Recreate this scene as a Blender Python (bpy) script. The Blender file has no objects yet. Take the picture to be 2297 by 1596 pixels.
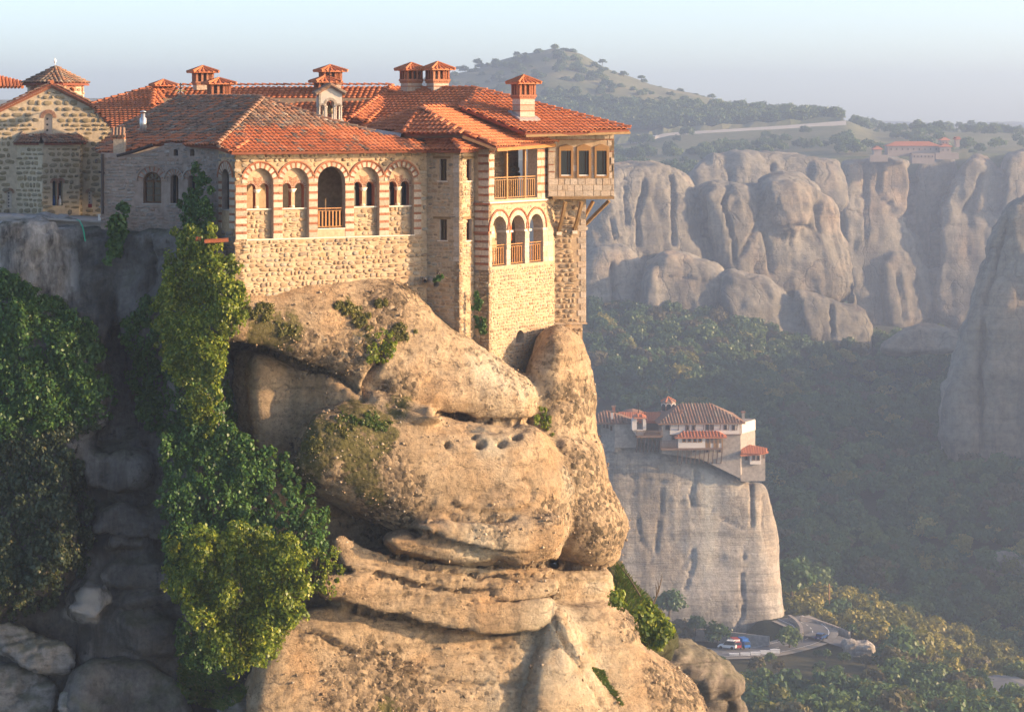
import bpy, math, random
import numpy as np
from mathutils import Vector, Matrix
from mathutils.geometry import tessellate_polygon
from mathutils.bvhtree import BVHTree
R = math.radians
rng = np.random.default_rng(7)
random.seed(7)
scene = bpy.context.scene
COL = scene.collection

# ------------------------------------------------------------------ camera
F, CX, V0, CAMZ = 5760.0, 1148.0, 261.0, 130.0      # focal length, centre and eye line measured on the photograph
cam_data = bpy.data.cameras.new("camera")
cam = bpy.data.objects.new("camera", cam_data); COL.objects.link(cam)
cam.location = (0, 0, CAMZ); cam.rotation_euler = (R(90), 0, 0)
cam_data.sensor_fit = 'HORIZONTAL'; cam_data.sensor_width = 36.0
cam_data.lens = 36.0 * F / 2296.0
cam_data.shift_y = -(798.0 - V0) / 2296.0
cam_data.clip_start = 1.0; cam_data.clip_end = 20000.0
scene.camera = cam

# ------------------------------------------------------------------ sky, sun, exposure
SUN_AZ, SUN_EL = 82.0, 13.0          # degrees to the right of the way back to the camera; height
sdir = Vector((math.sin(R(SUN_AZ)) * math.cos(R(SUN_EL)), -math.cos(R(SUN_AZ)) * math.cos(R(SUN_EL)), math.sin(R(SUN_EL))))
world = bpy.data.worlds.new("World"); scene.world = world; world.use_nodes = True
wn = world.node_tree; wn.nodes.clear()
wo = wn.nodes.new("ShaderNodeOutputWorld"); wb = wn.nodes.new("ShaderNodeBackground"); sk = wn.nodes.new("ShaderNodeTexSky")
sk.sky_type = 'NISHITA'; sk.sun_disc = False
sk.sun_elevation = R(SUN_EL); sk.sun_rotation = math.atan2(sdir.x, sdir.y)
sk.altitude = 600; sk.air_density = 0.52; sk.dust_density = 1.5; sk.ozone_density = 0.0
wb.inputs['Strength'].default_value = 0.0866
wn.links.new(sk.outputs[0], wb.inputs[0]); wn.links.new(wb.outputs[0], wo.inputs[0])
sun_l = bpy.data.lights.new("sun", 'SUN'); sun_l.energy = 2.5; sun_l.angle = R(0.6); sun_l.color = (1.0, 0.67, 0.38)
sun = bpy.data.objects.new("sun", sun_l); COL.objects.link(sun)
sun.location = (60, -20, 220); sun.rotation_euler = sdir.to_track_quat('Z', 'Y').to_euler()
vs = scene.view_settings
vs.view_transform = 'Standard'; vs.look = 'None'; vs.exposure = 2.0; vs.gamma = 1.0; vs.use_curve_mapping = False
cy = scene.cycles
cy.max_bounces = 6; cy.diffuse_bounces = 3; cy.glossy_bounces = 2; cy.transmission_bounces = 3
cy.transparent_max_bounces = 8; cy.volume_bounces = 0; cy.use_denoising = True
cy.caustics_reflective = False; cy.caustics_refractive = False

# ------------------------------------------------------------------ helpers
def pt(u, v, d):
    return Vector(((u - CX) / F * d, d, CAMZ + (V0 - v) / F * d))
def pix(p):
    return (CX + F * p[0] / p[1], V0 - F * (p[2] - CAMZ) / p[1])
def zoomer(x0, y0, k):
    return lambda X, Y: ((x0 + X / k) / 1.3066, (y0 + Y / k) / 1.3066)
Z1 = zoomer(0, 130, 2.901); Z2 = zoomer(600, 130, 2.901); Z3 = zoomer(1150, 130, 2.901)
Z4 = zoomer(600, 600, 2.901); Z5 = zoomer(1150, 530, 2.901); Z6 = zoomer(650, 780, 2.901); Z7 = zoomer(1200, 1080, 2.901)
Z8 = zoomer(700, 1500, 2.729); ZR = zoomer(1700, 1130, 3.534); ZL = zoomer(1700, 1500, 2.729); ZF = zoomer(2200, 1400, 2.33)
ZC = zoomer(1700, 400, 1.767); ZG = zoomer(0, 600, 2.66)

def link(o, parent=None):
    COL.objects.link(o)
    if parent is not None:
        o.parent = parent
        base = parent['_w'] if '_w' in parent else (0, 0, 0)
        o.matrix_parent_inverse = Matrix.Translation(Vector(base)).inverted()
        o['_w'] = (0.0, 0.0, 0.0)
    return o
def tag(o, label=None, cat=None, group=None, kind=None):
    if label: o['label'] = label
    if cat: o['category'] = cat
    if group: o['group'] = group
    if kind: o['kind'] = kind
    return o
def thing(name, loc, label, cat, group=None):
    o = bpy.data.objects.new(name, None); o.empty_display_size = 0.3
    COL.objects.link(o); o.location = loc; o['_w'] = tuple(loc)
    return tag(o, label, cat, group)

class MB:
    """collects shapes, builds one mesh object"""
    def __init__(s): s.v = []; s.f = []; s.mi = []; s.r = []; s.m = 0; s.rnd = 0.0
    def add(s, vs, fs):
        b = len(s.v); s.v += [tuple(p) for p in vs]
        for f in fs:
            s.f.append(tuple(i + b for i in f)); s.mi.append(s.m); s.r.append(s.rnd)
        return s
    def box(s, c, ex, ey, ez):
        c = Vector(c); ex = Vector(ex); ey = Vector(ey); ez = Vector(ez)
        vs = [c + sx * ex + sy * ey + sz * ez for sz in (-1, 1) for sy in (-1, 1) for sx in (-1, 1)]
        return s.add(vs, [(0, 2, 3, 1), (4, 5, 7, 6), (0, 1, 5, 4), (2, 6, 7, 3), (0, 4, 6, 2), (1, 3, 7, 5)])
    def abox(s, a, b):
        c = [(a[i] + b[i]) / 2 for i in range(3)]; h = [abs(b[i] - a[i]) / 2 for i in range(3)]
        return s.box(c, (h[0], 0, 0), (0, h[1], 0), (0, 0, h[2]))
    def bar(s, a, b, w, h=None, up=(0, 0, 1)):
        a = Vector(a); b = Vector(b); h = h or w; d = b - a; L = d.length
        if L < 1e-6: return s
        d /= L; x = d.cross(Vector(up))
        if x.length < 1e-4: x = d.cross(Vector((1, 0, 0)))
        x.normalize(); y = x.cross(d)
        return s.box((a + b) / 2, x * w / 2, d * L / 2, y * h / 2)
    def tube(s, pts, rads, n=6, cap=True):
        pts = [Vector(p) for p in pts]
        if not hasattr(rads, '__len__'): rads = [rads] * len(pts)
        rings = []; ref = Vector((0.3, 0.9, 0.1)).normalized()
        for i, p in enumerate(pts):
            t = (pts[min(i + 1, len(pts) - 1)] - pts[max(i - 1, 0)])
            if t.length < 1e-6: t = Vector((0, 0, 1))
            t.normalize(); x = t.cross(ref)
            if x.length < 0.05: x = t.cross(Vector((1, 0, 0)))
            x.normalize(); y = t.cross(x)
            rings.append([p + (x * math.cos(a) + y * math.sin(a)) * rads[i] for a in [2 * math.pi * k / n for k in range(n)]])
        vs = [q for r in rings for q in r]; fs = []
        for i in range(len(pts) - 1):
            for k in range(n):
                fs.append((i * n + k, i * n + (k + 1) % n, (i + 1) * n + (k + 1) % n, (i + 1) * n + k))
        if cap:
            fs.append(tuple(range(n - 1, -1, -1))); fs.append(tuple((len(pts) - 1) * n + k for k in range(n)))
        return s.add(vs, fs)
    def lathe(s, c, prof, n=12):
        c = Vector(c)
        return s.tube([c + Vector((0, 0, z)) for r, z in prof], [max(r, 1e-3) for r, z in prof], n)
    def prism(s, poly, off):
        """planar polygon (3D pts) extruded by the vector off"""
        n = len(poly); off = Vector(off)
        vs = [Vector(p) for p in poly] + [Vector(p) + off for p in poly]
        fs = [tuple(range(n)), tuple(range(2 * n - 1, n - 1, -1))]
        fs += [((k + 1) % n, k, n + k, n + (k + 1) % n) for k in range(n)]
        return s.add(vs, fs)
    def build(s, name, mats, parent=None, smooth=False):
        me = bpy.data.meshes.new(name); me.from_pydata(s.v, [], s.f)
        if not isinstance(mats, (list, tuple)): mats = [mats]
        for m in mats: me.materials.append(m)
        if len(mats) > 1: me.polygons.foreach_set('material_index', s.mi)
        if smooth: me.polygons.foreach_set('use_smooth', [True] * len(s.f))
        if any(s.r):
            a = me.attributes.new('rnd', 'FLOAT', 'FACE'); a.data.foreach_set('value', s.r)
        me.update()
        return link(bpy.data.objects.new(name, me), parent)

def np_mesh(name, V, Fq, mat, smooth=True, attrs=None):
    V = np.asarray(V, dtype=np.float32); Fq = np.asarray(Fq, dtype=np.int32)
    me = bpy.data.meshes.new(name); k = Fq.shape[1]
    me.vertices.add(len(V)); me.vertices.foreach_set('co', V.ravel())
    me.loops.add(Fq.size); me.loops.foreach_set('vertex_index', Fq.ravel())
    me.polygons.add(len(Fq)); me.polygons.foreach_set('loop_start', np.arange(0, Fq.size, k, dtype=np.int32))
    if smooth: me.polygons.foreach_set('use_smooth', np.ones(len(Fq), dtype=bool))
    for m in (mat if isinstance(mat, (list, tuple)) else [mat]): me.materials.append(m)
    for an, (dom, val) in (attrs or {}).items():
        a = me.attributes.new(an, 'FLOAT', dom); a.data.foreach_set('value', np.asarray(val, dtype=np.float32))
    me.update(calc_edges=True); me.validate()
    return me

# ---- value noise
def _hash(ix, iy, iz, s):
    h = (ix.astype(np.uint32) * np.uint32(374761393) + iy.astype(np.uint32) * np.uint32(668265263)
         + iz.astype(np.uint32) * np.uint32(2246822519) + np.uint32((s * 974634777) & 0xffffffff))
    h ^= h >> np.uint32(13); h *= np.uint32(1274126177); h ^= h >> np.uint32(16)
    return (h & np.uint32(0xffffff)).astype(np.float32) / np.float32(0xffffff)
def vnoise(p, seed=0):
    i = np.floor(p).astype(np.int64); f = (p - i).astype(np.float32); f = f * f * f * (f * (f * 6 - 15) + 10)
    o = 0
    for dx in (0, 1):
        wx = f[:, 0] if dx else 1 - f[:, 0]
        for dy in (0, 1):
            wy = f[:, 1] if dy else 1 - f[:, 1]
            for dz in (0, 1):
                wz = f[:, 2] if dz else 1 - f[:, 2]
                o = o + wx * wy * wz * _hash(i[:, 0] + dx, i[:, 1] + dy, i[:, 2] + dz, seed)
    return o * 2 - 1
def fbm(p, octv=4, seed=0, gain=0.5):
    a = 1.0; o = 0; q = np.array(p, dtype=np.float64)
    for k in range(octv):
        o = o + a * vnoise(q, seed + k * 17); q = q * 2.03 + 5.1; a *= gain
    return o
# ------------------------------------------------------------------ materials
class NM:
    """tiny node-graph helper"""
    def __init__(s, name):
        s.m = bpy.data.materials.new(name); s.m.use_nodes = True; s.t = s.m.node_tree
        s.b = s.t.nodes['Principled BSDF']; s.out = s.t.nodes['Material Output']
        s.b.inputs['Roughness'].default_value = 0.9
        s.b.inputs['Specular IOR Level'].default_value = 0.25
        s._pos = None
    def n(s, typ, **kw):
        x = s.t.nodes.new(typ)
        for k, v in kw.items(): setattr(x, k, v)
        return x
    def l(s, a, b): s.t.links.new(a, b)
    def put(s, sock, v):
        if isinstance(v, (int, float)): sock.default_value = v
        elif isinstance(v, (tuple, list)): sock.default_value = tuple(v) + ((1,) if len(v) == 3 and len(sock.default_value) == 4 else ())
        else: s.l(v, sock)
    def pos(s):
        if s._pos is None: s._pos = s.n('ShaderNodeNewGeometry').outputs['Position']
        return s._pos
    def mapped(s, scale, rot=(0, 0, 0), src=None):
        m = s.n('ShaderNodeMapping'); s.l(src or s.pos(), m.inputs[0])
        m.inputs['Scale'].default_value = scale; m.inputs['Rotation'].default_value = rot
        return m.outputs[0]
    def noise(s, scale, detail=4, rough=0.55, vec=None, dist=0.0):
        x = s.n('ShaderNodeTexNoise'); s.l(vec or s.pos(), x.inputs['Vector'])
        x.inputs['Scale'].default_value = scale; x.inputs['Detail'].default_value = detail
        x.inputs['Roughness'].default_value = rough; x.inputs['Distortion'].default_value = dist
        return x.outputs['Fac']
    def vor(s, scale, vec=None, feature='F1', out='Distance', rand=1.0):
        x = s.n('ShaderNodeTexVoronoi', feature=feature); s.l(vec or s.pos(), x.inputs['Vector'])
        x.inputs['Scale'].default_value = scale; x.inputs['Randomness'].default_value = rand
        return x.outputs[out]
    def ramp(s, fac, stops, interp='LINEAR'):
        x = s.n('ShaderNodeValToRGB'); s.put(x.inputs[0], fac); r = x.color_ramp; r.interpolation = interp
        while len(r.elements) < len(stops): r.elements.new(0.5)
        for e, (p, c) in zip(r.elements, stops):
            e.position = p; e.color = (c, c, c, 1) if isinstance(c, (int, float)) else tuple(c) + (1,)
        return x.outputs[0]
    def mix(s, fac, a, b, mode='MIX'):
        x = s.n('ShaderNodeMix', data_type='RGBA', blend_type=mode)
        s.put(x.inputs['Factor'], fac); s.put(x.inputs[6], a); s.put(x.inputs[7], b)
        return x.outputs[2]
    def math(s, op, a, b=0.0, c=0.0):
        x = s.n('ShaderNodeMath', operation=op); s.put(x.inputs[0], a); s.put(x.inputs[1], b); s.put(x.inputs[2], c)
        return x.outputs[0]
    def rnd(s):
        a = s.n('ShaderNodeAttribute', attribute_name='rnd'); o = s.n('ShaderNodeObjectInfo')
        return s.math('FRACT', s.math('ADD', s.math('MULTIPLY', a.outputs['Fac'], 1.0), o.outputs['Random']))
    def attr(s, name):
        return s.n('ShaderNodeAttribute', attribute_name=name).outputs['Fac']
    def bump(s, h, strength=0.5, dist=0.05, prev=None):
        x = s.n('ShaderNodeBump'); s.put(x.inputs['Height'], h)
        x.inputs['Strength'].default_value = strength; x.inputs['Distance'].default_value = dist
        if prev is not None: s.l(prev, x.inputs['Normal'])
        return x.outputs[0]
    def fin(s, col=None, rough=None, normal=None, metal=None):
        if col is not None: s.put(s.b.inputs['Base Color'], col)
        if rough is not None: s.put(s.b.inputs['Roughness'], rough)
        if metal is not None: s.put(s.b.inputs['Metallic'], metal)
        if normal is not None: s.l(normal, s.b.inputs['Normal'])
        return s.m

def piece_mat(name, stops, bump=0.25, scale=14.0, rough=0.9, wear=0.25):
    """stone, brick or tile: one colour per piece out of a ramp, mottled and pitted"""
    k = NM(name); base = k.ramp(k.rnd(), stops, 'LINEAR')
    nz = k.noise(scale, 5, 0.65)
    col = k.mix(wear, base, k.mix(1.0, base, k.ramp(nz, [(0.25, 0.35), (0.75, 1.5)]), 'MULTIPLY'))
    return k.fin(col, rough, k.bump(nz, bump, 0.03))

M = {}
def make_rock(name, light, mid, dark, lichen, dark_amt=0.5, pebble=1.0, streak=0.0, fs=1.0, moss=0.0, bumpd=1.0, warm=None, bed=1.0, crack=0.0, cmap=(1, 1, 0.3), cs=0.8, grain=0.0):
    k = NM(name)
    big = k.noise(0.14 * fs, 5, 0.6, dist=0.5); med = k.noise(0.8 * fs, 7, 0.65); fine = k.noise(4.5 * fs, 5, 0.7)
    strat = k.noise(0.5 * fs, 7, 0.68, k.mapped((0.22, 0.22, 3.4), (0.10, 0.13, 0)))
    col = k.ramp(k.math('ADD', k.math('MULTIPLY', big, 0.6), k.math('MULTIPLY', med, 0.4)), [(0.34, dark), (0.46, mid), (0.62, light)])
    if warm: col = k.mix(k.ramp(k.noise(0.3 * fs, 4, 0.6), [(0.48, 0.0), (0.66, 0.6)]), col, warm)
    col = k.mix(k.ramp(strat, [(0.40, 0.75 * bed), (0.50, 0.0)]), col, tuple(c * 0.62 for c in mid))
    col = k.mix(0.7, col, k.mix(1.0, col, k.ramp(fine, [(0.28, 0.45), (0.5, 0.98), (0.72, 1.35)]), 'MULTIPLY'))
    gr = None
    if grain > 0:                                       # gritty conglomerate: dark pits and pale grains
        gr = k.noise(8.0 * fs, 3, 0.85); gm = k.ramp(k.noise(0.45 * fs, 4, 0.65), [(0.38, 0.25), (0.60, 1.0)])
        col = k.mix(k.math('MULTIPLY', k.ramp(gr, [(0.36, grain), (0.46, 0.0)]), gm), col, tuple(c * 0.55 for c in dark))
        col = k.mix(k.math('MULTIPLY', k.ramp(gr, [(0.58, 0.0), (0.68, grain * 0.7)]), gm), col, tuple(min(0.62, c * 1.25) for c in light))
    la = k.attr('lichen')
    # rough conglomerate: dark lichen film with pale and brown pebbles standing out of it
    sp = k.noise(1.9 * fs, 9, 0.78); lev = k.math('ADD', sp, k.math('ADD', k.math('MULTIPLY', la, 0.46), k.math('MULTIPLY', k.math('SUBTRACT', big, 0.5), 0.5)))
    msk = k.ramp(lev, [(0.66 - 0.10 * dark_amt, 0.0), (0.74 - 0.10 * dark_amt, 1.0)])
    peb = k.vor(4.2 * fs, out='Color'); pb = k.vor(4.2 * fs)
    pc = k.ramp(k.math('ADD', k.math('MULTIPLY', peb, 0.6), k.math('MULTIPLY', fine, 0.4)), [(0.30, lichen), (0.50, dark), (0.64, mid), (0.82, light)])
    col = k.mix(k.math('MULTIPLY', msk, 0.85), col, pc)
    if streak > 0:
        st = k.noise(0.35 * fs, 6, 0.72, k.mapped((1.5, 1.5, 0.06)))
        col = k.mix(k.ramp(st, [(0.47, 0.0), (0.62, streak)]), col, tuple(c * 0.6 for c in dark))
        col = k.mix(k.ramp(st, [(0.30, streak * 0.6), (0.43, 0.0)]), col, tuple(min(0.62, c * 1.25) for c in light))
    if moss > 0:
        g = k.n('ShaderNodeNewGeometry'); sep = k.n('ShaderNodeSeparateXYZ'); k.l(g.outputs['Normal'], sep.inputs[0])
        up = k.math('ADD', sep.outputs[2], k.math('MULTIPLY', k.math('SUBTRACT', med, 0.5), 1.6))
        col = k.mix(k.ramp(up, [(0.45, 0.0), (0.8, moss)]), col, k.mix(fine, (0.035, 0.05, 0.012), (0.10, 0.11, 0.03)))
    ma = k.attr('moss')
    col = k.mix(k.ramp(k.math('MULTIPLY', ma, k.math('ADD', k.math('MULTIPLY', med, 1.5), k.math('MULTIPLY', k.math('SUBTRACT', sp, 0.5), 2.6))), [(0.40, 0.0), (0.62, 0.85)]), col, k.mix(fine, (0.03, 0.035, 0.01), (0.13, 0.12, 0.03)))
    pa = k.attr('pale'); col = k.mix(k.math('MULTIPLY', pa, k.ramp(k.noise(0.5 * fs, 6, 0.7, k.mapped((1.4, 1.4, 0.35))), [(0.36, 0.0), (0.54, 0.9)])), col, k.mix(fine, tuple(min(0.55, c * 1.7) for c in light), tuple(min(0.7, c * 2.6) for c in light)))
    ck = None
    if crack > 0:                                       # fine open cracks
        wob = k.n('ShaderNodeVectorMath', operation='ADD'); nv = k.n('ShaderNodeTexNoise'); nv.inputs['Scale'].default_value = 0.6 * fs; nv.inputs['Detail'].default_value = 5; k.l(k.pos(), nv.inputs['Vector'])
        sv = k.n('ShaderNodeVectorMath', operation='SCALE'); k.l(nv.outputs['Color'], sv.inputs[0]); sv.inputs['Scale'].default_value = 2.2 / fs; k.l(k.pos(), wob.inputs[0]); k.l(sv.outputs[0], wob.inputs[1])
        ed = k.vor(crack, k.mapped(cmap, (0.08, 0.12, 0.3), wob.outputs[0]), 'DISTANCE_TO_EDGE')
        ck = k.math('MULTIPLY', k.ramp(ed, [(0.0, 1.0), (0.035, 0.0)]), k.ramp(k.noise(0.5 * fs, 4, 0.6), [(0.42, 0.0), (0.58, 1.0)]))
        col = k.mix(k.math('MULTIPLY', ck, cs), col, tuple(c * 0.35 for c in dark))
    b1 = k.bump(strat, 0.7 * bumpd * bed, 0.30 / fs)
    b2 = k.bump(sp, 0.7 * bumpd, 0.22 / fs, b1)
    b3 = k.bump(k.math('MULTIPLY', k.ramp(pb, [(0.0, 1.0), (0.6, 0.0)]), k.math('ADD', 0.12, msk)), 0.6 * pebble * bumpd, 0.12 / fs, b2)
    if gr is not None: b3 = k.bump(gr, 0.55, 0.10, b3)
    if ck is not None: b3 = k.bump(k.math('SUBTRACT', 1.0, ck), cs, 0.25 / fs, b3)
    return k.fin(col, 0.95, b3)

M['rock'] = make_rock('sandstone', (0.47, 0.365, 0.245), (0.34, 0.25, 0.155), (0.19, 0.14, 0.09), (0.04, 0.032, 0.02), 0.62, 1.0, bed=0.6, grain=0.75, warm=(0.42, 0.255, 0.125), crack=0.34, cmap=(0.16, 0.16, 1.7), cs=0.32)
M['rock_stained'] = make_rock('weathered grey rock', (0.20, 0.19, 0.18), (0.115, 0.108, 0.10), (0.055, 0.05, 0.047), (0.02, 0.019, 0.018), 0.45, 0.8, streak=0.75, fs=0.9, moss=0.35, bed=0.15)  # grey stone with dark stains of its own
M['rock_pale'] = make_rock('pale grey rock', (0.40, 0.38, 0.36), (0.30, 0.28, 0.26), (0.15, 0.14, 0.12), (0.05, 0.05, 0.04), 0.25, 0.5, fs=0.9, moss=0.5)
M['rock_grey'] = make_rock('grey brown rock', (0.27, 0.23, 0.19), (0.19, 0.16, 0.13), (0.09, 0.075, 0.06), (0.03, 0.03, 0.025), 0.5, 0.8, moss=0.3)
M['cliff_near'] = make_rock('streaked grey cliff', (0.54, 0.49, 0.43), (0.42, 0.385, 0.335), (0.25, 0.235, 0.215), (0.11, 0.105, 0.10), 0.1, 0.4, streak=0.8, fs=0.25, bed=0.9, warm=(0.40, 0.31, 0.22), crack=0.10, cmap=(1, 1, 0.08), cs=0.15)
M['cliff_far'] = make_rock('grey brown cliff', (0.34, 0.31, 0.25), (0.25, 0.23, 0.185), (0.15, 0.14, 0.12), (0.06, 0.058, 0.05), 0.3, 0.3, streak=0.7, fs=0.11, warm=(0.40, 0.285, 0.185), bed=0.5, crack=0.06, cmap=(1, 1, 0.2), cs=0.35)

def soil(name, a, b, c, fs):
    k = NM(name); n1 = k.noise(0.02 * fs, 6, 0.6); n2 = k.noise(0.25 * fs, 6, 0.7)
    col = k.ramp(k.math('ADD', k.math('MULTIPLY', n1, 0.6), k.math('MULTIPLY', n2, 0.4)), [(0.36, a), (0.5, b), (0.64, c)])
    return k.fin(col, 1.0, k.bump(n2, 0.6, 1.0))
M['forest_floor'] = soil('forest floor', (0.03, 0.035, 0.015), (0.05, 0.05, 0.02), (0.09, 0.075, 0.035), 1.0)
M['dry_grass'] = soil('dry grass', (0.085, 0.11, 0.048), (0.16, 0.165, 0.08), (0.25, 0.225, 0.12), 0.9)
M['stone'] = piece_mat('rubble stone', [(0.0, (0.27, 0.19, 0.115)), (0.2, (0.37, 0.275, 0.175)), (0.45, (0.45, 0.35, 0.235)), (0.65, (0.33, 0.295, 0.235)), (0.8, (0.44, 0.28, 0.15)), (0.9, (0.22, 0.185, 0.145)), (1.0, (0.40, 0.315, 0.21))], 0.5, 9, wear=0.55)
M['church_stone'] = piece_mat('church stone', [(0.0, (0.24, 0.195, 0.12)), (0.3, (0.33, 0.27, 0.165)), (0.6, (0.27, 0.235, 0.165)), (0.8, (0.38, 0.30, 0.175)), (1.0, (0.22, 0.19, 0.13))], 0.55, 7, wear=0.6)
M['old_stone'] = piece_mat('grey rubble stone', [(0.0, (0.20, 0.18, 0.17)), (0.25, (0.34, 0.31, 0.28)), (0.5, (0.27, 0.235, 0.21)), (0.75, (0.31, 0.225, 0.18)), (1.0, (0.25, 0.25, 0.24))], 0.55, 8, wear=0.6)
M['ashlar'] = piece_mat('pale cut limestone', [(0.0, (0.42, 0.345, 0.27)), (0.5, (0.53, 0.445, 0.36)), (0.85, (0.47, 0.36, 0.26)), (1.0, (0.36, 0.30, 0.23))], 0.45, 10, wear=0.5)
M['brick'] = piece_mat('thin red brick', [(0.0, (0.27, 0.10, 0.055)), (0.5, (0.36, 0.145, 0.08)), (1.0, (0.40, 0.19, 0.115))], 0.3, 14, wear=0.4)
M['tile'] = piece_mat('new clay tile', [(0.0, (0.42, 0.135, 0.058)), (0.4, (0.54, 0.185, 0.08)), (0.8, (0.48, 0.165, 0.075)), (1.0, (0.59, 0.23, 0.115))], 0.15, 9, 0.75, wear=0.35)
M['old_tile'] = piece_mat('weathered clay tile', [(0.0, (0.20, 0.125, 0.085)), (0.25, (0.32, 0.17, 0.105)), (0.5, (0.25, 0.19, 0.145)), (0.7, (0.40, 0.20, 0.115)), (0.88, (0.12, 0.095, 0.075)), (1.0, (0.42, 0.33, 0.25))], 0.4, 8, 0.9, wear=0.6)
def flat(name, col, rough=0.8, metal=0.0, var=0.25, scale=3.0, bump=0.1):
    k = NM(name); nz = k.noise(scale, 5, 0.6)
    c = k.mix(var, col, k.mix(1.0, col, k.ramp(nz, [(0.3, 0.55), (0.7, 1.35)]), 'MULTIPLY'))
    return k.fin(c, rough, k.bump(nz, bump, 0.02), metal)
M['mortar'] = flat('sandy mortar', (0.45, 0.33, 0.215), 0.95, var=0.5, scale=5, bump=0.6)
M['church_mortar'] = flat('pale mortar', (0.55, 0.46, 0.33), 0.95, var=0.4, scale=5, bump=0.5)
M['old_mortar'] = flat('grey pink mortar', (0.31, 0.25, 0.215), 0.95, var=0.6, scale=2.5, bump=0.6)
M['plaster'] = flat('lime plaster', (0.66, 0.60, 0.52), 0.9, var=0.2)
M['marble'] = flat('white stone', (0.66, 0.58, 0.48), 0.7, var=0.2)
M['wood'] = flat('varnished wood', (0.36, 0.165, 0.05), 0.5, var=0.3, scale=8)
M['dark_wood'] = flat('dark brown wood', (0.10, 0.05, 0.025), 0.6, var=0.4, scale=8)
M['brown_paint'] = flat('brown paint', (0.33, 0.185, 0.075), 0.5, var=0.2)
M['beam'] = flat('grey brown timber', (0.24, 0.155, 0.075), 0.8, var=0.4, scale=6)
M['zinc'] = flat('zinc sheet', (0.55, 0.55, 0.56), 0.4, 0.7, 0.3, 6)
M['lead'] = flat('lead flashing', (0.42, 0.37, 0.36), 0.6, 0.0, 0.3, 6)
M['rust'] = flat('rusty steel', (0.23, 0.075, 0.035), 0.8, 0.2, 0.5, 9)
M['gutter'] = flat('dark pipe', (0.06, 0.045, 0.04), 0.5, 0.3)
M['interior'] = flat('shade-painted room plaster', (0.16, 0.12, 0.09), 0.95, var=0.3)  # darkness inside rooms is put into the colour
M['concrete'] = flat('concrete', (0.36, 0.33, 0.30), 0.9, var=0.4, scale=2)
M['asphalt'] = flat('asphalt', (0.17, 0.17, 0.175), 0.85, var=0.3, scale=0.6)
M['roadside'] = flat('gravel verge', (0.30, 0.275, 0.24), 0.95, var=0.3, scale=0.5)
M['white_paint'] = flat('white paint', (0.8, 0.8, 0.78), 0.6, var=0.1)
M['terracotta'] = flat('terracotta pot', (0.42, 0.13, 0.075), 0.7, var=0.2)
M['hose'] = flat('green hose', (0.01, 0.30, 0.17), 0.4, var=0.1)
M['red_cloth'] = flat('red cloth', (0.55, 0.11, 0.03), 0.9); M['cream_cloth'] = flat('cream cloth', (0.55, 0.52, 0.33), 0.9); M['white_cloth'] = flat('white cloth', (0.8, 0.78, 0.74), 0.9)
M['bronze'] = flat('bronze', (0.20, 0.15, 0.08), 0.4, 0.8)
M['gilt'] = flat('gilded metal', (0.75, 0.50, 0.15), 0.35, 0.8)
M['bark'] = flat('bark', (0.12, 0.09, 0.06), 0.95, var=0.5, scale=6, bump=0.5)
M['far_white'] = flat('whitewash', (0.66, 0.60, 0.55), 0.9, var=0.1, scale=0.4)
M['far_cream'] = flat('cream masonry', (0.36, 0.29, 0.24), 0.95, var=0.2, scale=0.3)
M['pebble'] = piece_mat('river pebble', [(0.0, (0.24, 0.16, 0.09)), (0.35, (0.36, 0.26, 0.16)), (0.7, (0.46, 0.36, 0.25)), (0.85, (0.16, 0.12, 0.085)), (1.0, (0.52, 0.45, 0.36))], 0.2, 10)
M['far_stone'] = flat('weathered masonry', (0.36, 0.315, 0.275), 0.95, var=0.7, scale=1.3, bump=0.5)
M['far_wood'] = flat('weathered wood', (0.19, 0.12, 0.08), 0.8)
M['blue_paint'] = flat('blue car paint', (0.02, 0.07, 0.22), 0.3, 0.2); M['blue_tarp'] = flat('blue cab', (0.03, 0.16, 0.50), 0.5)
M['red_paint'] = flat('red paint', (0.4, 0.05, 0.05), 0.5); M['rubber'] = flat('rubber', (0.02, 0.02, 0.02), 0.8)
def glass(name, col, rough):
    k = NM(name); k.b.inputs['Specular IOR Level'].default_value = 0.6
    return k.fin(col, rough)
M['glass'] = glass('window glass', (0.02, 0.024, 0.03), 0.06)
M['gold_glass'] = glass('glass painted as sunlit curtain', (0.16, 0.10, 0.045), 0.12)  # glow of a sunlit curtain painted into the pane, no curtain behind
def leaf(name, stops, trans=0.35, tree=False):
    k = NM(name); k.t.nodes.remove(k.b)
    fac = k.math('ADD', k.math('MULTIPLY', k.n('ShaderNodeObjectInfo').outputs['Random'], 0.75), k.math('MULTIPLY', k.attr('rnd'), 0.25)) if tree else k.rnd()
    col = k.ramp(fac, stops)
    nz = k.noise(1.1, 3, 0.5); col = k.mix(0.5, col, k.mix(1.0, col, k.ramp(nz, [(0.3, 0.6), (0.7, 1.4)]), 'MULTIPLY'))
    d = k.n('ShaderNodeBsdfDiffuse'); t = k.n('ShaderNodeBsdfTranslucent'); g = k.n('ShaderNodeBsdfGlossy'); g.inputs['Roughness'].default_value = 0.45
    k.l(col, d.inputs[0]); k.l(k.mix(0.45, col, (0.20, 0.24, 0.02)), t.inputs[0]); g.inputs[0].default_value = (0.8, 0.8, 0.8, 1)
    m1 = k.n('ShaderNodeMixShader'); m1.inputs[0].default_value = trans; k.l(d.outputs[0], m1.inputs[1]); k.l(t.outputs[0], m1.inputs[2])
    m2 = k.n('ShaderNodeMixShader'); m2.inputs[0].default_value = 0.035; k.l(m1.outputs[0], m2.inputs[1]); k.l(g.outputs[0], m2.inputs[2])
    k.l(m2.outputs[0], k.out.inputs[0]); return k.m
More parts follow.
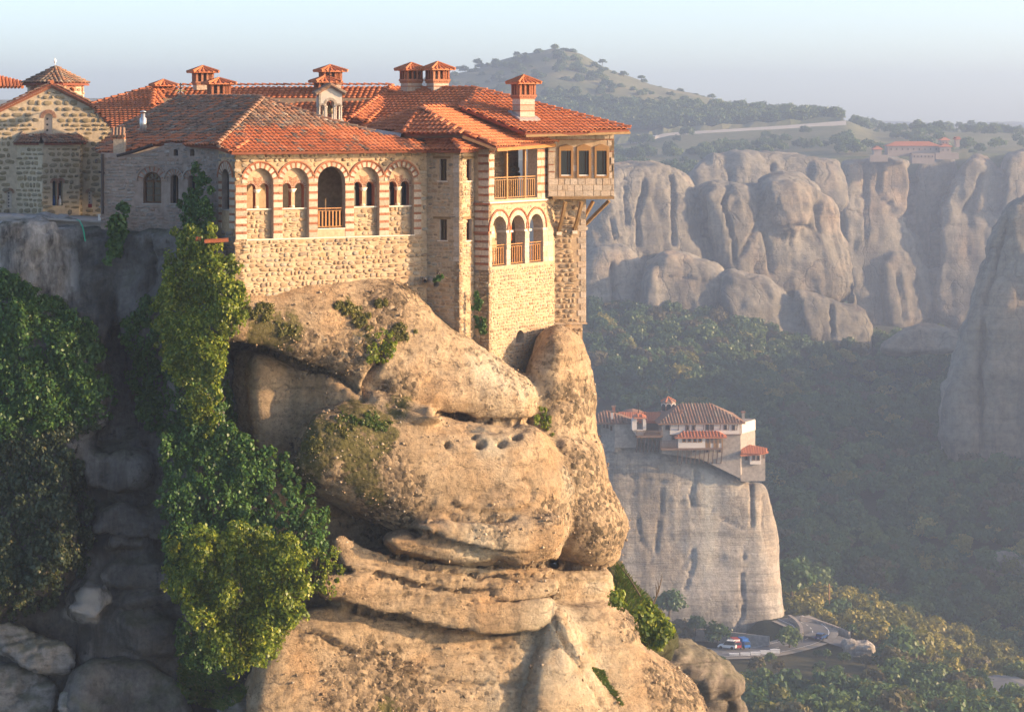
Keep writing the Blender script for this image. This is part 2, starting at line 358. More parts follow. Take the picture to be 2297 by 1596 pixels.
M['ivy'] = leaf('ivy leaves', [(0.0, (0.030, 0.088, 0.021)), (0.5, (0.06, 0.15, 0.034)), (1.0, (0.11, 0.21, 0.045))])
M['ivy_dull'] = leaf('dull grey green leaves', [(0.0, (0.035, 0.060, 0.034)), (0.5, (0.065, 0.10, 0.055)), (0.9, (0.10, 0.13, 0.075)), (1.0, (0.17, 0.15, 0.06))])
M['bush'] = leaf('sun-tinted green leaves', [(0.0, (0.08, 0.15, 0.015)), (0.5, (0.19, 0.26, 0.022)), (1.0, (0.40, 0.42, 0.04))], 0.45)  # yellow of leaves in sun is painted into this ramp
M['grass'] = leaf('grass blades', [(0.0, (0.05, 0.11, 0.015)), (0.6, (0.09, 0.16, 0.02)), (1.0, (0.22, 0.20, 0.06))])
M['dry_tuft'] = leaf('dry olive leaves', [(0.0, (0.10, 0.11, 0.025)), (0.6, (0.19, 0.185, 0.045)), (1.0, (0.36, 0.30, 0.09))])
M['tree_a'] = leaf('dark oak leaves', [(0.0, (0.024, 0.060, 0.022)), (0.5, (0.054, 0.112, 0.038)), (1.0, (0.105, 0.175, 0.056))], 0.25, True)
M['tree_b'] = leaf('green oak leaves', [(0.0, (0.05, 0.105, 0.032)), (0.5, (0.095, 0.165, 0.048)), (1.0, (0.16, 0.21, 0.06))], 0.25, True)
M['tree_c'] = leaf('sun-tinted yellow leaves', [(0.0, (0.11, 0.13, 0.028)), (0.5, (0.24, 0.22, 0.042)), (1.0, (0.40, 0.33, 0.065))], 0.3, True)  # yellow of the sunlit spur put into the leaf colour
M['tree_d'] = leaf('brown autumn leaves', [(0.0, (0.09, 0.075, 0.035)), (0.5, (0.13, 0.11, 0.05)), (1.0, (0.17, 0.15, 0.06))], 0.25, True)
# ------------------------------------------------------------------ sculpted rock: rounded solids joined on a grid, then surfaced
def surface_nets(G, org, h):
    s = G < 0; nx, ny, nz = G.shape
    c = s[:-1, :-1, :-1].astype(np.int8)
    cnt = np.zeros((nx - 1, ny - 1, nz - 1), np.int8)
    offs = [(a, b, d) for a in (0, 1) for b in (0, 1) for d in (0, 1)]
    for a, b, d in offs: cnt += s[a:nx - 1 + a, b:ny - 1 + b, d:nz - 1 + d]
    I, J, K = np.nonzero((cnt > 0) & (cnt < 8)); n = len(I)
    vals = [G[I + a, J + b, K + d] for a, b, d in offs]
    acc = np.zeros((n, 3), np.float32); num = np.zeros(n, np.float32)
    for x in range(8):
        for y in range(x + 1, 8):
            A = np.array(offs[x]); B = np.array(offs[y])
            if np.abs(A - B).sum() != 1: continue
            va, vb = vals[x], vals[y]; cr = (va < 0) != (vb < 0)
            t = np.where(cr, va / np.where(cr, va - vb, 1), 0)
            p = A[None, :] + t[:, None] * (B - A)[None, :]
            acc += np.where(cr[:, None], p, 0); num += cr
    V = (np.stack([I, J, K], 1) + acc / num[:, None]) * h + np.array(org)[None, :]
    idx = np.full((nx - 1, ny - 1, nz - 1), -1, np.int32); idx[I, J, K] = np.arange(n)
    Q = []
    for ax in range(3):
        sl0 = [slice(1, -1)] * 3; sl1 = [slice(1, -1)] * 3
        sl0[ax] = slice(0, -1); sl1[ax] = slice(1, None)
        a = s[tuple(sl0)]; b = s[tuple(sl1)]
        E = np.nonzero(a != b); sg = a[E]
        e = [E[0], E[1], E[2]]
        for q in range(3):
            if q != ax: e[q] = e[q] + 1
        o1, o2 = [q for q in range(3) if q != ax]
        def cell(d1, d2):
            k = list(e); k[o1] = k[o1] - d1; k[o2] = k[o2] - d2
            return idx[k[0], k[1], k[2]]
        q4 = np.stack([cell(1, 1), cell(0, 1), cell(0, 0), cell(1, 0)], 1)
        flip = ~sg if ax != 1 else sg
        q4[flip] = q4[flip][:, ::-1]
        Q.append(q4)
    Q = np.concatenate(Q); n = len(V)
    E = np.concatenate([Q[:, [0, 1]], Q[:, [1, 2]], Q[:, [2, 3]], Q[:, [3, 0]]])
    deg = np.bincount(E[:, 0], minlength=n)[:, None] + 1e-9
    for it in range(4):                                   # even out the grid steps
        A = np.stack([np.bincount(E[:, 0], V[E[:, 1], c], n) for c in range(3)], 1) / deg
        V = V + (0.6 if it % 2 == 0 else -0.45) * (A - V)
    return V, Q

def chaikin(P, n=2):
    P = np.array(P, float)
    for _ in range(n):
        N = np.roll(P, -1, 0); P = np.stack([0.75 * P + 0.25 * N, 0.25 * P + 0.75 * N], 1).reshape(-1, 2)
    return P
def poly_sd(P, X, Y):
    """signed distance to the polygon P (negative inside)"""
    d = np.full(X.shape, 1e9); ins = np.zeros(X.shape, bool)
    for (ax, ay), (bx, by) in zip(P, np.roll(P, -1, 0)):
        ex, ey = bx - ax, by - ay; wx, wy = X - ax, Y - ay
        t = np.clip((wx * ex + wy * ey) / (ex * ex + ey * ey + 1e-9), 0, 1)
        d = np.minimum(d, (wx - ex * t) ** 2 + (wy - ey * t) ** 2)
        cnd = (ay > Y) != (by > Y)
        ins ^= cnd & (X < ex * (Y - ay) / (ey if abs(ey) > 1e-9 else 1e-9) + ax)
    d = np.sqrt(d); return np.where(ins, -d, d)

def rock_solid(lobes, lo, hi, h, k=0.3):
    """lobes: (outline in picture units, depth, half thickness, rounding, slant right, slant up[, edge stretch])"""
    lo = np.array(lo, float); hi = np.array(hi, float); n = np.ceil((hi - lo) / h).astype(int) + 1
    xs, ys, zs = [lo[a] + h * np.arange(n[a]) for a in range(3)]
    G = np.full(tuple(n), 2.0, np.float32)
    for lb in lobes:
        poly, d, ht, r, sx, sz = lb[:6]
        P = chaikin(poly, 2); step = 2.0 * max(1.0, h / 0.16 * d / 120 * 0 + 1.0)
        m = 60 + 2.5 * h * F / d
        a0, a1 = P.min(0) - m, P.max(0) + m
        gu = np.arange(a0[0], a1[0] + step, step); gv = np.arange(a0[1], a1[1] + step, step)
        U, Vv = np.meshgrid(gu, gv, indexing='ij'); T = poly_sd(P, U, Vv).astype(np.float32)
        c = P.mean(0); xc = (c[0] - CX) / F * d; zc = CAMZ + (V0 - c[1]) / F * d
        # block of the grid this lobe can touch
        span = ht + 1 + abs(sx) * (a1[0] - a0[0]) / F * d / 2 + abs(sz) * (a1[1] - a0[1]) / F * d / 2
        y0, y1 = d - span, d + span
        xr = [(a - CX) / F * y for a in (a0[0], a1[0]) for y in (y0, y1)]; zr = [CAMZ + (V0 - a) / F * y for a in (a0[1], a1[1]) for y in (y0, y1)]
        def rg(arr, a, b):
            return slice(max(0, int(np.searchsorted(arr, a)) - 1), min(len(arr), int(np.searchsorted(arr, b)) + 1))
        SX, SY, SZ = rg(xs, min(xr), max(xr)), rg(ys, y0, y1), rg(zs, min(zr), max(zr))
        x = xs[SX][:, None, None]; y = ys[SY][None, :, None]; z = zs[SZ][None, None, :]
        if x.size == 0 or y.size == 0 or z.size == 0: continue
        iu = (CX + F * x / y - gu[0]) / step; iv = (V0 - F * (z - CAMZ) / y - gv[0]) / step
        iu, iv = np.broadcast_arrays(iu.astype(np.float32), iv.astype(np.float32))
        ok = (iu >= 0) & (iv >= 0) & (iu < len(gu) - 1.01) & (iv < len(gv) - 1.01)
        iu = np.clip(iu, 0, len(gu) - 1.01); iv = np.clip(iv, 0, len(gv) - 1.01)
        a = iu.astype(np.int32); b = iv.astype(np.int32); fu = iu - a; fv = iv - b
        sd = (T[a, b] * (1 - fu) * (1 - fv) + T[a + 1, b] * fu * (1 - fv) + T[a, b + 1] * (1 - fu) * fv + T[a + 1, b + 1] * fu * fv)
        sd = np.where(ok, sd, 60.0) * (d / F)
        nrm = math.sqrt(1 + sx * sx + sz * sz)
        qy = np.abs(y - (d + sx * (x - xc) + sz * (z - zc))) / nrm - ht + r
        qx = sd + r
        e = np.minimum(np.maximum(qx, qy), 0) + np.sqrt(np.maximum(qx, 0) ** 2 + np.maximum(qy, 0) ** 2) - r
        blk = G[SX, SY, SZ]; kk = lb[6] if len(lb) > 6 else k
        hh = np.maximum(kk - np.abs(blk - e), 0) / kk
        G[SX, SY, SZ] = np.minimum(blk, e) - hh * hh * kk * 0.25
    G[0] = G[-1] = 2; G[:, 0] = 2; G[:, -1] = 2; G[:, :, 0] = 2; G[:, :, -1] = 2
    return surface_nets(G, lo, h)

def normals_of(V, Q):
    a = V[Q[:, 2]] - V[Q[:, 0]]; b = V[Q[:, 3]] - V[Q[:, 1]]; fn = np.cross(a, b)
    N = np.zeros_like(V)
    for k in range(4): np.add.at(N, Q[:, k], fn)
    return N / (np.linalg.norm(N, axis=1, keepdims=True) + 1e-9)
def seg_dist(U, W, line):
    """distance to a polyline and the side of it (positive = below it in the picture)"""
    best = np.full(U.shape, 1e9); side = np.zeros(U.shape); tt = np.zeros(U.shape); n = len(line) - 1
    for i in range(n):
        (ax, ay), (bx, by) = line[i], line[i + 1]; ex, ey = bx - ax, by - ay
        wx, wy = U - ax, W - ay; t = np.clip((wx * ex + wy * ey) / (ex * ex + ey * ey + 1e-9), 0, 1)
        d = np.hypot(wx - ex * t, wy - ey * t); m = d < best
        best = np.where(m, d, best); side = np.where(m, np.sign(ex * wy - ey * wx), side); tt = np.where(m, (i + t) / n, tt)
    return best, side, tt
def crease(V, N, D, line, width, depth, lip=0.0):
    """carve a crack along a line seen from the front; lip bulges the rock above it"""
    U = CX + F * V[:, 0] / V[:, 1]; W = V0 - F * (V[:, 2] - CAMZ) / V[:, 1]
    L = np.array(line, float); pad = width * 4
    m = (U > L[:, 0].min() - pad) & (U < L[:, 0].max() + pad) & (W > L[:, 1].min() - pad) & (W < L[:, 1].max() + pad) & (N[:, 1] < 0.35)
    if not m.any(): return
    w = width * (1 + 0.35 * vnoise(np.stack([U[m] * 0.03, W[m] * 0.03, W[m] * 0], 1), 5))
    d, s, t = seg_dist(U[m], W[m], line)
    fade = np.clip(np.minimum(t, 1 - t) * 8, 0.15, 1) if len(line) > 1 else 1
    D[m] += fade * (-depth * np.exp(-(d / w) ** 2))
    if lip: D[m] += fade * lip * np.where(s < 0, np.exp(-(d / (w * 3)) ** 2) * (1 - np.exp(-(d / (w * 0.7)) ** 2)), -0.8 * np.exp(-(d / (w * 2.2)) ** 2))
BVHS = []
def rock_object(name, V, Q, mat, attrs=None, keep=True):
    me = np_mesh(name, V, Q, mat, True, attrs)
    o = bpy.data.objects.new(name, me); COL.objects.link(o); o['kind'] = 'structure'
    if keep: BVHS.append((name, BVHTree.FromPolygons([tuple(p) for p in V.tolist()], Q.tolist())))
    return o
def hit(u, v, names=None):
    d = (pt(u, v, 1.0) - Vector((0, 0, CAMZ))).normalized(); best = None
    for nm, b in BVHS:
        if names and nm not in names: continue
        r = b.ray_cast(Vector((0, 0, CAMZ)), d)
        if r[0] is not None and (best is None or r[3] < best[3]): best = r
    return (best[0], best[1]) if best else (None, None)
# ------------------------------------------------------------------ the monastery's rock
def lob(poly, front, ht, r, sx=0.6, sz=0.2, k=0.3):
    nrm = math.sqrt(1 + sx * sx + sz * sz)
    return (poly, front + ht * nrm, ht, r, sx, sz, k)
zz = lambda Z, pts: [Z(*p) for p in pts]
U_ = [(500, 700), (512, 655), (560, 643), (640, 640), (700, 628), (800, 622), (890, 632), (940, 680), (1000, 727), (1040, 750), (1095, 780), (1156, 829), (1187, 850), (1203, 874), (1211, 906), (1193, 943), (1150, 948), (1090, 940), (1000, 928), (930, 915), (893, 908), (858, 899), (846, 880), (832, 872), (814, 892), (788, 860), (735, 822), (669, 811), (603, 783), (561, 770), (520, 770), (494, 745)]
V_ = [(516, 800), (540, 770), (640, 790), (760, 830), (830, 870), (900, 895), (1000, 925), (980, 960), (860, 960), (760, 960), (690, 980), (664, 1012), (630, 1026), (590, 1014), (545, 988), (522, 960), (515, 890)]
M_ = [(648, 1030), (661, 980), (682, 935), (722, 920), (790, 903), (860, 908), (930, 925), (1000, 936), (1090, 944), (1190, 948), (1221, 969), (1246, 995), (1264, 1038), (1280, 1064), (1287, 1090), (1285, 1130), (1281, 1164), (1270, 1202), (1254, 1233), (1243, 1256), (1180, 1264), (1100, 1264), (1040, 1252), (960, 1217), (900, 1192), (830, 1167), (760, 1140), (712, 1110), (685, 1085), (656, 1062)]
lip1 = [(1012, 1118), (1040, 1095), (1080, 1080), (1172, 1066), (1190, 1092), (1194, 1125), (1160, 1142), (1100, 1142), (1040, 1140)]
lip2 = [(985, 1164), (1050, 1160), (1120, 1168), (1190, 1164), (1240, 1150), (1272, 1160), (1262, 1222), (1225, 1254), (1150, 1262), (1070, 1238), (990, 1210), (912, 1188)]
lip3 = [(850, 1205), (905, 1192), (985, 1206), (1060, 1232), (1130, 1254), (1060, 1262), (960, 1252), (886, 1236)]
B1 = [(740, 1205), (777, 1201), (886, 1243), (957, 1257), (1041, 1268), (1147, 1268), (1238, 1266), (1250, 1284), (1147, 1293), (1063, 1286), (998, 1281), (906, 1262), (816, 1278), (755, 1265)]
B2 = [(745, 1255), (816, 1262), (906, 1262), (998, 1283), (1063, 1288), (1147, 1296), (1252, 1288), (1250, 1330), (1147, 1348), (1066, 1327), (985, 1320), (928, 1310), (872, 1294), (790, 1282)]
B3 = [(720, 1290), (800, 1280), (872, 1296), (928, 1312), (1066, 1329), (1147, 1350), (1246, 1334), (1238, 1384), (1190, 1410), (1147, 1414), (1069, 1413), (1013, 1406), (942, 1395), (872, 1378), (802, 1364), (740, 1352), (712, 1325)]
L_ = [(600, 1420), (660, 1378), (746, 1350), (872, 1372), (1013, 1400), (1147, 1408), (1232, 1375), (1262, 1350), (1300, 1420), (1350, 1520), (1400, 1600), (1440, 1720), (560, 1720), (548, 1596), (570, 1500)]
L2 = [(705, 1440), (760, 1440), (790, 1462), (914, 1486), (1000, 1530), (1147, 1540), (1250, 1560), (1300, 1720), (700, 1720), (740, 1560), (690, 1480)]
L3 = [(1200, 1420), (1245, 1352), (1268, 1350), (1300, 1422), (1350, 1520), (1400, 1604), (1440, 1720), (1150, 1720)]
C_ = [(1180, 850), (1192, 810), (1207, 772), (1228, 744), (1255, 735), (1292, 758), (1303, 780), (1315, 827), (1331, 879), (1327, 927), (1327, 974), (1347, 1009), (1365, 1085), (1392, 1130), (1412, 1170), (1408, 1195), (1394, 1240), (1375, 1268), (1340, 1276), (1290, 1270), (1240, 1262), (1200, 1200), (1180, 1000)]
C2 = [(1225, 960), (1330, 985), (1350, 1020), (1368, 1090), (1392, 1130), (1412, 1170), (1408, 1195), (1394, 1240), (1372, 1268), (1300, 1268), (1240, 1240)]
N_ = [(1220, 1262), (1300, 1272), (1362, 1274), (1377, 1297), (1378, 1317), (1369, 1346), (1346, 1366), (1290, 1366), (1225, 1352)]
S_ = [(1230, 1350), (1300, 1352), (1368, 1348), (1399, 1375), (1425, 1397), (1434, 1417), (1432, 1437), (1458, 1456), (1497, 1482), (1534, 1513), (1562, 1543), (1581, 1568), (1596, 1596), (1650, 1720), (1300, 1720), (1260, 1500)]
S2 = [(1380, 1372), (1399, 1375), (1426, 1397), (1435, 1417), (1430, 1440), (1395, 1436), (1360, 1410)]
CORE = [(540, 790), (640, 800), (860, 900), (1190, 900), (1235, 1100), (1235, 1400), (1100, 1500), (620, 1500), (600, 1400), (580, 1100)]
BACK = [(430, 560), (620, 660), (720, 900), (720, 1500), (480, 1500), (430, 900)]
lobes = [lob(CORE, 123.2, 4.0, 1.0, 0.45, 0.1), lob(BACK, 125.0, 3.0, 0.8, 0.2, 0.1), lob(U_, 121.2, 4.4, 1.5, 0.47, 0.45, 0.12), lob(V_, 121.5, 3.0, 0.9, -0.35, 0.1, 0.1),
         lob(M_, 119.4, 4.8, 2.6, 0.36, 0.06, 0.12), lob(lip2, 119.25, 2.6, 0.8, 0.38, 0.08, 0.45), lob(lip3, 118.6, 2.0, 0.5, 0.36, 0.1, 0.1),
         lob(B1, 119.7, 3.2, 0.35, 0.38, 0.15, 0.08), lob(B2, 119.3, 3.4, 0.45, 0.38, 0.1, 0.08), lob(B3, 118.8, 3.8, 0.6, 0.38, 0.0, 0.08),
         lob(L_, 119.3, 5.2, 1.2, 0.42, 0.30, 0.2), lob(L2, 118.7, 3.0, 0.6, 0.45, 0.30, 0.3), lob(L3, 121.0, 3.0, 1.6, 0.7, 0.35, 0.2),
         lob(C_, 126.2, 3.2, 2.0, 0.45, 0.06, 0.12), lob(C2, 125.6, 3.2, 1.7, 0.45, 0.0, 0.2), lob(N_, 126.4, 2.6, 0.7, 0.45, 0.0, 0.1),
         lob(S_, 124.0, 4.6, 1.5, 0.55, 0.55, 0.25), lob(S2, 126.2, 1.6, 0.6, 0.5, 0.3, 0.3)]
VX = 0.17
V, Q = rock_solid(lobes, (-15.2, 110.0, CAMZ - 29.8), (11.6, 137.0, CAMZ - 6.8), VX, 0.2)
N = normals_of(V, Q); D = np.zeros(len(V))
D += 0.20 * fbm(V * 0.2, 2, 1) + 0.07 * fbm(V * 0.8, 3, 9) + 0.045 * fbm(V * 2.4, 3, 33)
D -= 0.12 * np.clip(0.10 - np.abs(fbm(V * np.array([0.35, 0.35, 0.6])[None, :], 3, 71)), 0, 1) * 10 * 0.5       # random seams
# thin horizontal beds in the lower rock
W_ = V0 - F * (V[:, 2] - CAMZ) / V[:, 1]
bed = np.clip((W_ - 1190) / 60, 0, 1) * np.interp(W_, [1400, 1480], [0.11, 0.09]) * fbm(np.stack([V[:, 0] * 0.10 + V[:, 2] * 0.12, V[:, 1] * 0.10, V[:, 2] * 1.9], 1), 4, 51)
D += bed
cr = [([(814, 900), (822, 860), (850, 812), (872, 750)], 7, 0.7, 0.0), ([(858, 905), (900, 905), (960, 921), (1071, 938), (1150, 944), (1195, 940)], 5, 0.35, 0.1),
      ([(497, 772), (561, 772), (603, 786), (669, 815), (735, 830), (790, 862), (814, 892)], 6, 0.55, 0.15),
      ([(900, 1184), (984, 1201), (1055, 1224), (1119, 1238), (1180, 1240)], 4, 0.75, 0.25), ([(992, 1154), (1098, 1163), (1155, 1160)], 5, 0.45, 0.2),
      ([(777, 1201), (830, 1221), (886, 1241), (957, 1255), (1041, 1266), (1147, 1266), (1240, 1262)], 3.5, 0.5, 0.15),
      ([(906, 1259), (956, 1271), (998, 1280), (1063, 1285), (1147, 1294), (1245, 1290)], 3, 0.35, 0.12), ([(816, 1278), (872, 1291), (928, 1308), (985, 1318), (1066, 1325), (1120, 1326)], 3, 0.4, 0.12),
      ([(1030, 1338), (1083, 1344), (1147, 1348), (1240, 1335)], 3, 0.3, 0.1), ([(746, 1353), (802, 1364), (872, 1378), (942, 1395), (1013, 1406), (1069, 1413), (1147, 1414), (1200, 1408)], 4, 0.6, 0.2),
      ([(640, 1409), (704, 1417), (732, 1431), (760, 1448), (800, 1462)], 4, 0.45, 0.1), ([(788, 1459), (858, 1470), (914, 1484), (980, 1500)], 3, 0.25, 0.08), ([(985, 1524), (1069, 1532), (1147, 1532), (1200, 1530)], 3, 0.25, 0.08),
      ([(1172, 1067), (1193, 1093), (1193, 1125)], 4, 0.16, 0.0), ([(1010, 1120), (1040, 1142), (1100, 1147), (1160, 1142), (1195, 1128)], 5, 0.18, 0.18), ([(1240, 1262), (1300, 1272), (1362, 1271)], 4, 0.5, 0.1), ([(1260, 1300), (1320, 1304), (1375, 1300)], 3, 0.25, 0.05),
      ([(1215, 930), (1250, 905), (1290, 895)], 5, 0.3, 0.0), ([(1232, 1380), (1270, 1440), (1320, 1520), (1370, 1596)], 6, 0.35, 0.0), ([(690, 930), (672, 975), (652, 1030)], 7, 0.6, 0.0), ([(1040, 955), (1100, 965), (1190, 960)], 9, 0.22, 0.0),
      ([(880, 1500), (960, 1512), (1010, 1530)], 3, 0.2, 0.06), ([(1050, 1470), (1130, 1478), (1200, 1470)], 2.5, 0.15, 0.05), ([(1010, 1440), (1090, 1452), (1180, 1440)], 2.5, 0.15, 0.05)]
for base_, n_ in ((5, 2), (6, 2), (7, 3), (9, 3), (10, 2), (11, 3), (12, 3)):           # thin wavy beds between the main partings
    for q in range(n_):
        cr.append(([(u + 12 * q, v + 11 + 13 * q + 3 * math.sin(u * .02 + q)) for u, v in cr[base_][0]], 2.2, 0.13, 0.07))
for ln, w, dp, lp in cr: crease(V, N, D, ln, w, dp, lp)
U0 = CX + F * V[:, 0] / V[:, 1]
for hu, hv, hr, hd in [(1078, 994, 9, 0.8), (1125, 994, 8, 0.7), (1158, 978, 9, 0.8), (1065, 976, 6, 0.5), (1003, 995, 6, 0.5), (1160, 950, 4, 0.3), (1120, 960, 4, 0.3), (1040, 955, 4, 0.3)]:
    D -= np.where(N[:, 1] < 0.2, hd * np.exp(-(((U0 - hu) ** 2 + (W_ - hv) ** 2) / hr ** 2) ** 2), 0)
# keep the rock clear of the walls' feet
V2 = V + N * D[:, None]
pl = lambda u, v, r: np.exp(-((U0 - u) ** 2 + (W_ - v) ** 2) / (r * r))
lich = sum(pl(*q) for q in [(690, 790, 45), (780, 800, 40), (860, 690, 40), (830, 770, 40), (900, 640, 30), (720, 1000, 50), (800, 1010, 60), (850, 1060, 60), (760, 960, 40), (900, 870, 35), (690, 1050, 40), (900, 1100, 40), (1330, 1150, 50), (1300, 1050, 40), (1350, 1200, 40), (820, 1550, 70), (900, 1580, 60), (840, 1480, 40), (1290, 900, 40), (1230, 1150, 30), (1410, 1410, 25), (1530, 1560, 45), (1480, 1520, 30), (1100, 1190, 35), (870, 1130, 60)])
mos = sum(pl(*q) for q in [(830, 990, 50), (800, 920, 45), (690, 1050, 45), (840, 1110, 40), (900, 905, 35), (640, 720, 40), (780, 690, 35), (700, 1000, 35), (870, 1590, 40), (760, 1000, 30), (720, 960, 35), (860, 960, 40), (800, 1060, 40), (640, 760, 40), (580, 740, 40), (820, 760, 35)])
MROCK = (V2, Q, np.clip(lich, 0, 1), N)
rock_object('monastery_rock', V2, Q, M['rock'], {'lichen': ('POINT', np.clip(lich, 0, 1)), 'moss': ('POINT', np.clip(mos, 0, 1)), 'pale': ('POINT', np.clip(0.36 * sum(pl(*q) for q in [(1300, 1480, 90), (1235, 1400, 60), (1262, 1090, 35), (1180, 880, 45), (1090, 830, 55), (1340, 1310, 30), (1150, 1540, 70), (1100, 1000, 40), (1060, 1230, 60)]), 0, 0.6))})

# pebbles standing proud of the conglomerate (too many to count)
prs = np.random.default_rng(5); Vr, Qr, lr, Nr = MROCK; fc = Vr[Qr].mean(1); fl_ = lr[Qr].mean(1); fn_ = Nr[Qr].mean(1)
pm = fbm(fc * 0.45, 3, 91); w = np.clip(0.10 + fl_ * 1.3 + np.clip(pm, -.2, .6) * 0.9, 0, 2) * (fn_[:, 1] < 0.2); w /= w.sum()
sel = prs.choice(len(fc), 8000, p=w); cc_ = fc[sel] + prs.normal(0, .08, (8000, 3)); sz_ = 0.026 + 0.07 * prs.random(8000) ** 3; cc_ = cc_ - fn_[sel] * sz_[:, None] * 0.5
oc = np.array([(1, 0, 0), (-1, 0, 0), (0, 1, 0), (0, -1, 0), (0, 0, 1), (0, 0, -1)], float); of = np.array([(0, 2, 4), (2, 1, 4), (1, 3, 4), (3, 0, 4), (2, 0, 5), (1, 2, 5), (3, 1, 5), (0, 3, 5)])
PV = cc_[:, None, :] + (oc[None] * prs.uniform(.55, 1.25, (8000, 1, 3)) + prs.normal(0, .12, (8000, 6, 3))) * sz_[:, None, None]
PF = (of[None] + 6 * np.arange(8000)[:, None, None]).reshape(-1, 3)
po = bpy.data.objects.new('pebbles', np_mesh('pebbles', PV.reshape(-1, 3), PF, M['pebble'], True, {'rnd': ('FACE', np.repeat(prs.random(8000), 8))})); COL.objects.link(po); tag(po, 'pebbles set in the sunlit conglomerate rock', 'pebbles', None, 'stuff')

# ------------------------------------------------------------------ the shaded gorge on the left
G1 = [(-200, 508), (60, 498), (270, 506), (345, 522), (400, 532), (500, 545), (520, 640), (505, 760), (540, 1000), (600, 1200), (640, 1400), (640, 1740), (-200, 1740)]
G2 = [(-200, 660), (60, 668), (190, 740), (235, 850), (250, 950), (190, 1010), (150, 1100), (170, 1280), (110, 1370), (-200, 1400)]
G3 = [(372, 560), (500, 560), (505, 700), (470, 800), (500, 1000), (560, 1100), (600, 1200), (600, 1400), (560, 1470), (440, 1470), (400, 1300), (400, 1000), (380, 800), (365, 680)]
G4 = [(175, 960), (260, 980), (330, 1000), (380, 1060), (390, 1300), (400, 1480), (380, 1600), (360, 1740), (150, 1740), (160, 1500), (205, 1290), (170, 1100)]
S_e = [(140, 1372), (160, 1335), (186, 1306), (215, 1318), (236, 1286), (248, 1325), (238, 1366), (222, 1402), (180, 1392)]
G6 = [(215, 515), (280, 512), (345, 520), (400, 526), (470, 536), (508, 560), (508, 700), (480, 800), (380, 820), (280, 720), (220, 620)]
G5 = [(30, 505), (130, 502), (150, 600), (130, 700), (60, 690), (-40, 640), (-40, 508)]
lobes = [lob(G1, 123.6, 3.5, 0.6, -0.15, 0.12, 0.3), lob(G2, 120.6, 3.5, 1.8, -0.10, 0.10, 0.6), lob(G3, 119.6, 3.0, 1.4, 0.05, 0.14, 0.5), lob(G4, 121.9, 2.5, 1.0, 0.1, 0.15, 0.5), lob(G5, 122.9, 2.5, 0.6, 0, 0, 0.4), lob(G6, 121.7, 2.5, 0.5, -0.55, 0.05, 0.3), lob(S_e, 120.6, 2.2, 0.5, 0.2, 0.4, 0.5), lob([(165, 1010), (255, 1000), (335, 1035), (320, 1085), (255, 1105), (195, 1110)], 121.0, 2.0, 0.6, 0.1, 0.3, 0.7), lob([(205, 1135), (300, 1120), (392, 1160), (392, 1215), (300, 1232), (240, 1225)], 121.2, 2.0, 0.6, 0.25, 0.25, 0.7), lob([(250, 1262), (320, 1245), (400, 1262), (405, 1345), (310, 1362), (262, 1330)], 120.9, 2.0, 0.6, -0.1, 0.25, 0.7), lob([(250, 1395), (330, 1375), (405, 1400), (410, 1470), (300, 1465)], 120.5, 2.0, 0.6, 0.1, 0.3, 0.7), lob([(120, 500), (200, 504), (310, 510), (310, 640), (255, 780), (160, 740), (125, 600)], 123.2, 2.0, 0.4, -0.1, 0.1, 0.3)]

V, Q = rock_solid(lobes, (-27.5, 112.0, CAMZ - 30.0), (-10.2, 134.0, CAMZ - 4.0), 0.2, 0.3)
N = normals_of(V, Q); D = 0.4 * fbm(V * 0.3, 4, 3) + 0.16 * fbm(V * np.array([1.2, 1.2, 1.8])[None, :], 4, 19) - 0.5 * np.clip(0.10 - np.abs(fbm(V * np.array([.3, .3, .8])[None, :], 3, 29)), 0, 1) * 8 * 0.5
for ln, w, dp in [([(240, 640), (262, 760), (285, 900), (300, 980)], 14, 1.0), ([(205, 1290), (260, 1330), (330, 1320), (390, 1340)], 7, 0.6), ([(200, 1100), (300, 1120), (380, 1110)], 7, 0.5), ([(210, 1200), (300, 1215), (390, 1230)], 6, 0.5), ([(150, 520), (165, 640), (200, 700)], 10, 0.35), ([(330, 530), (345, 600), (320, 680)], 10, 0.5)]:
    crease(V, N, D, ln, w, dp)
Ug = CX + F * V[:, 0] / V[:, 1]; Wg = V0 - F * (V[:, 2] - CAMZ) / V[:, 1]; pale = np.clip((720 - Wg) / 60, 0, 1) * np.clip((190 - Ug) / 30, 0, 1)
pale = np.clip(pale + 1.0 * np.clip(-poly_sd(chaikin(S_e), Ug, Wg) / 6 + 1, 0, 1) + 0.8 * np.exp(-((Ug - 200) ** 2 + (Wg - 1270) ** 2) / 30 ** 2), 0, 1)
rock_object('gorge_rock', V + N * D[:, None], Q, M['rock_stained'], {'pale': ('POINT', pale)})
# pale boulders and slabs at the foot of the gorge
S_a = [(-30, 1398), (30, 1395), (110, 1420), (168, 1462), (160, 1490), (140, 1508), (80, 1495), (-30, 1450)]
S_b = [(-30, 1480), (50, 1492), (130, 1535), (136, 1570), (105, 1600), (60, 1740), (-30, 1740)]
S_c = [(136, 1540), (190, 1482), (250, 1462), (340, 1478), (420, 1530), (436, 1640), (430, 1740), (200, 1740), (150, 1600)]
S_d = [(136, 1566), (150, 1545), (200, 1562), (260, 1590), (330, 1640), (330, 1740), (150, 1740)]
S_f = [(490, 1600), (530, 1566), (585, 1555), (620, 1580), (640, 1640), (600, 1740), (490, 1740)]
V, Q = rock_solid([lob(S_a, 121.0, 1.6, 0.12, 0.35, 0.7), lob(S_b, 120.6, 1.9, 0.12, 0.3, 0.7), lob(S_d, 119.8, 1.3, 0.15, 0.3, 0.5), lob(S_f, 117.6, 1.3, 0.15, 0.2, 0.6)], (-26, 111, CAMZ - 31), (-9, 126, CAMZ - 20), 0.17, 0.05)
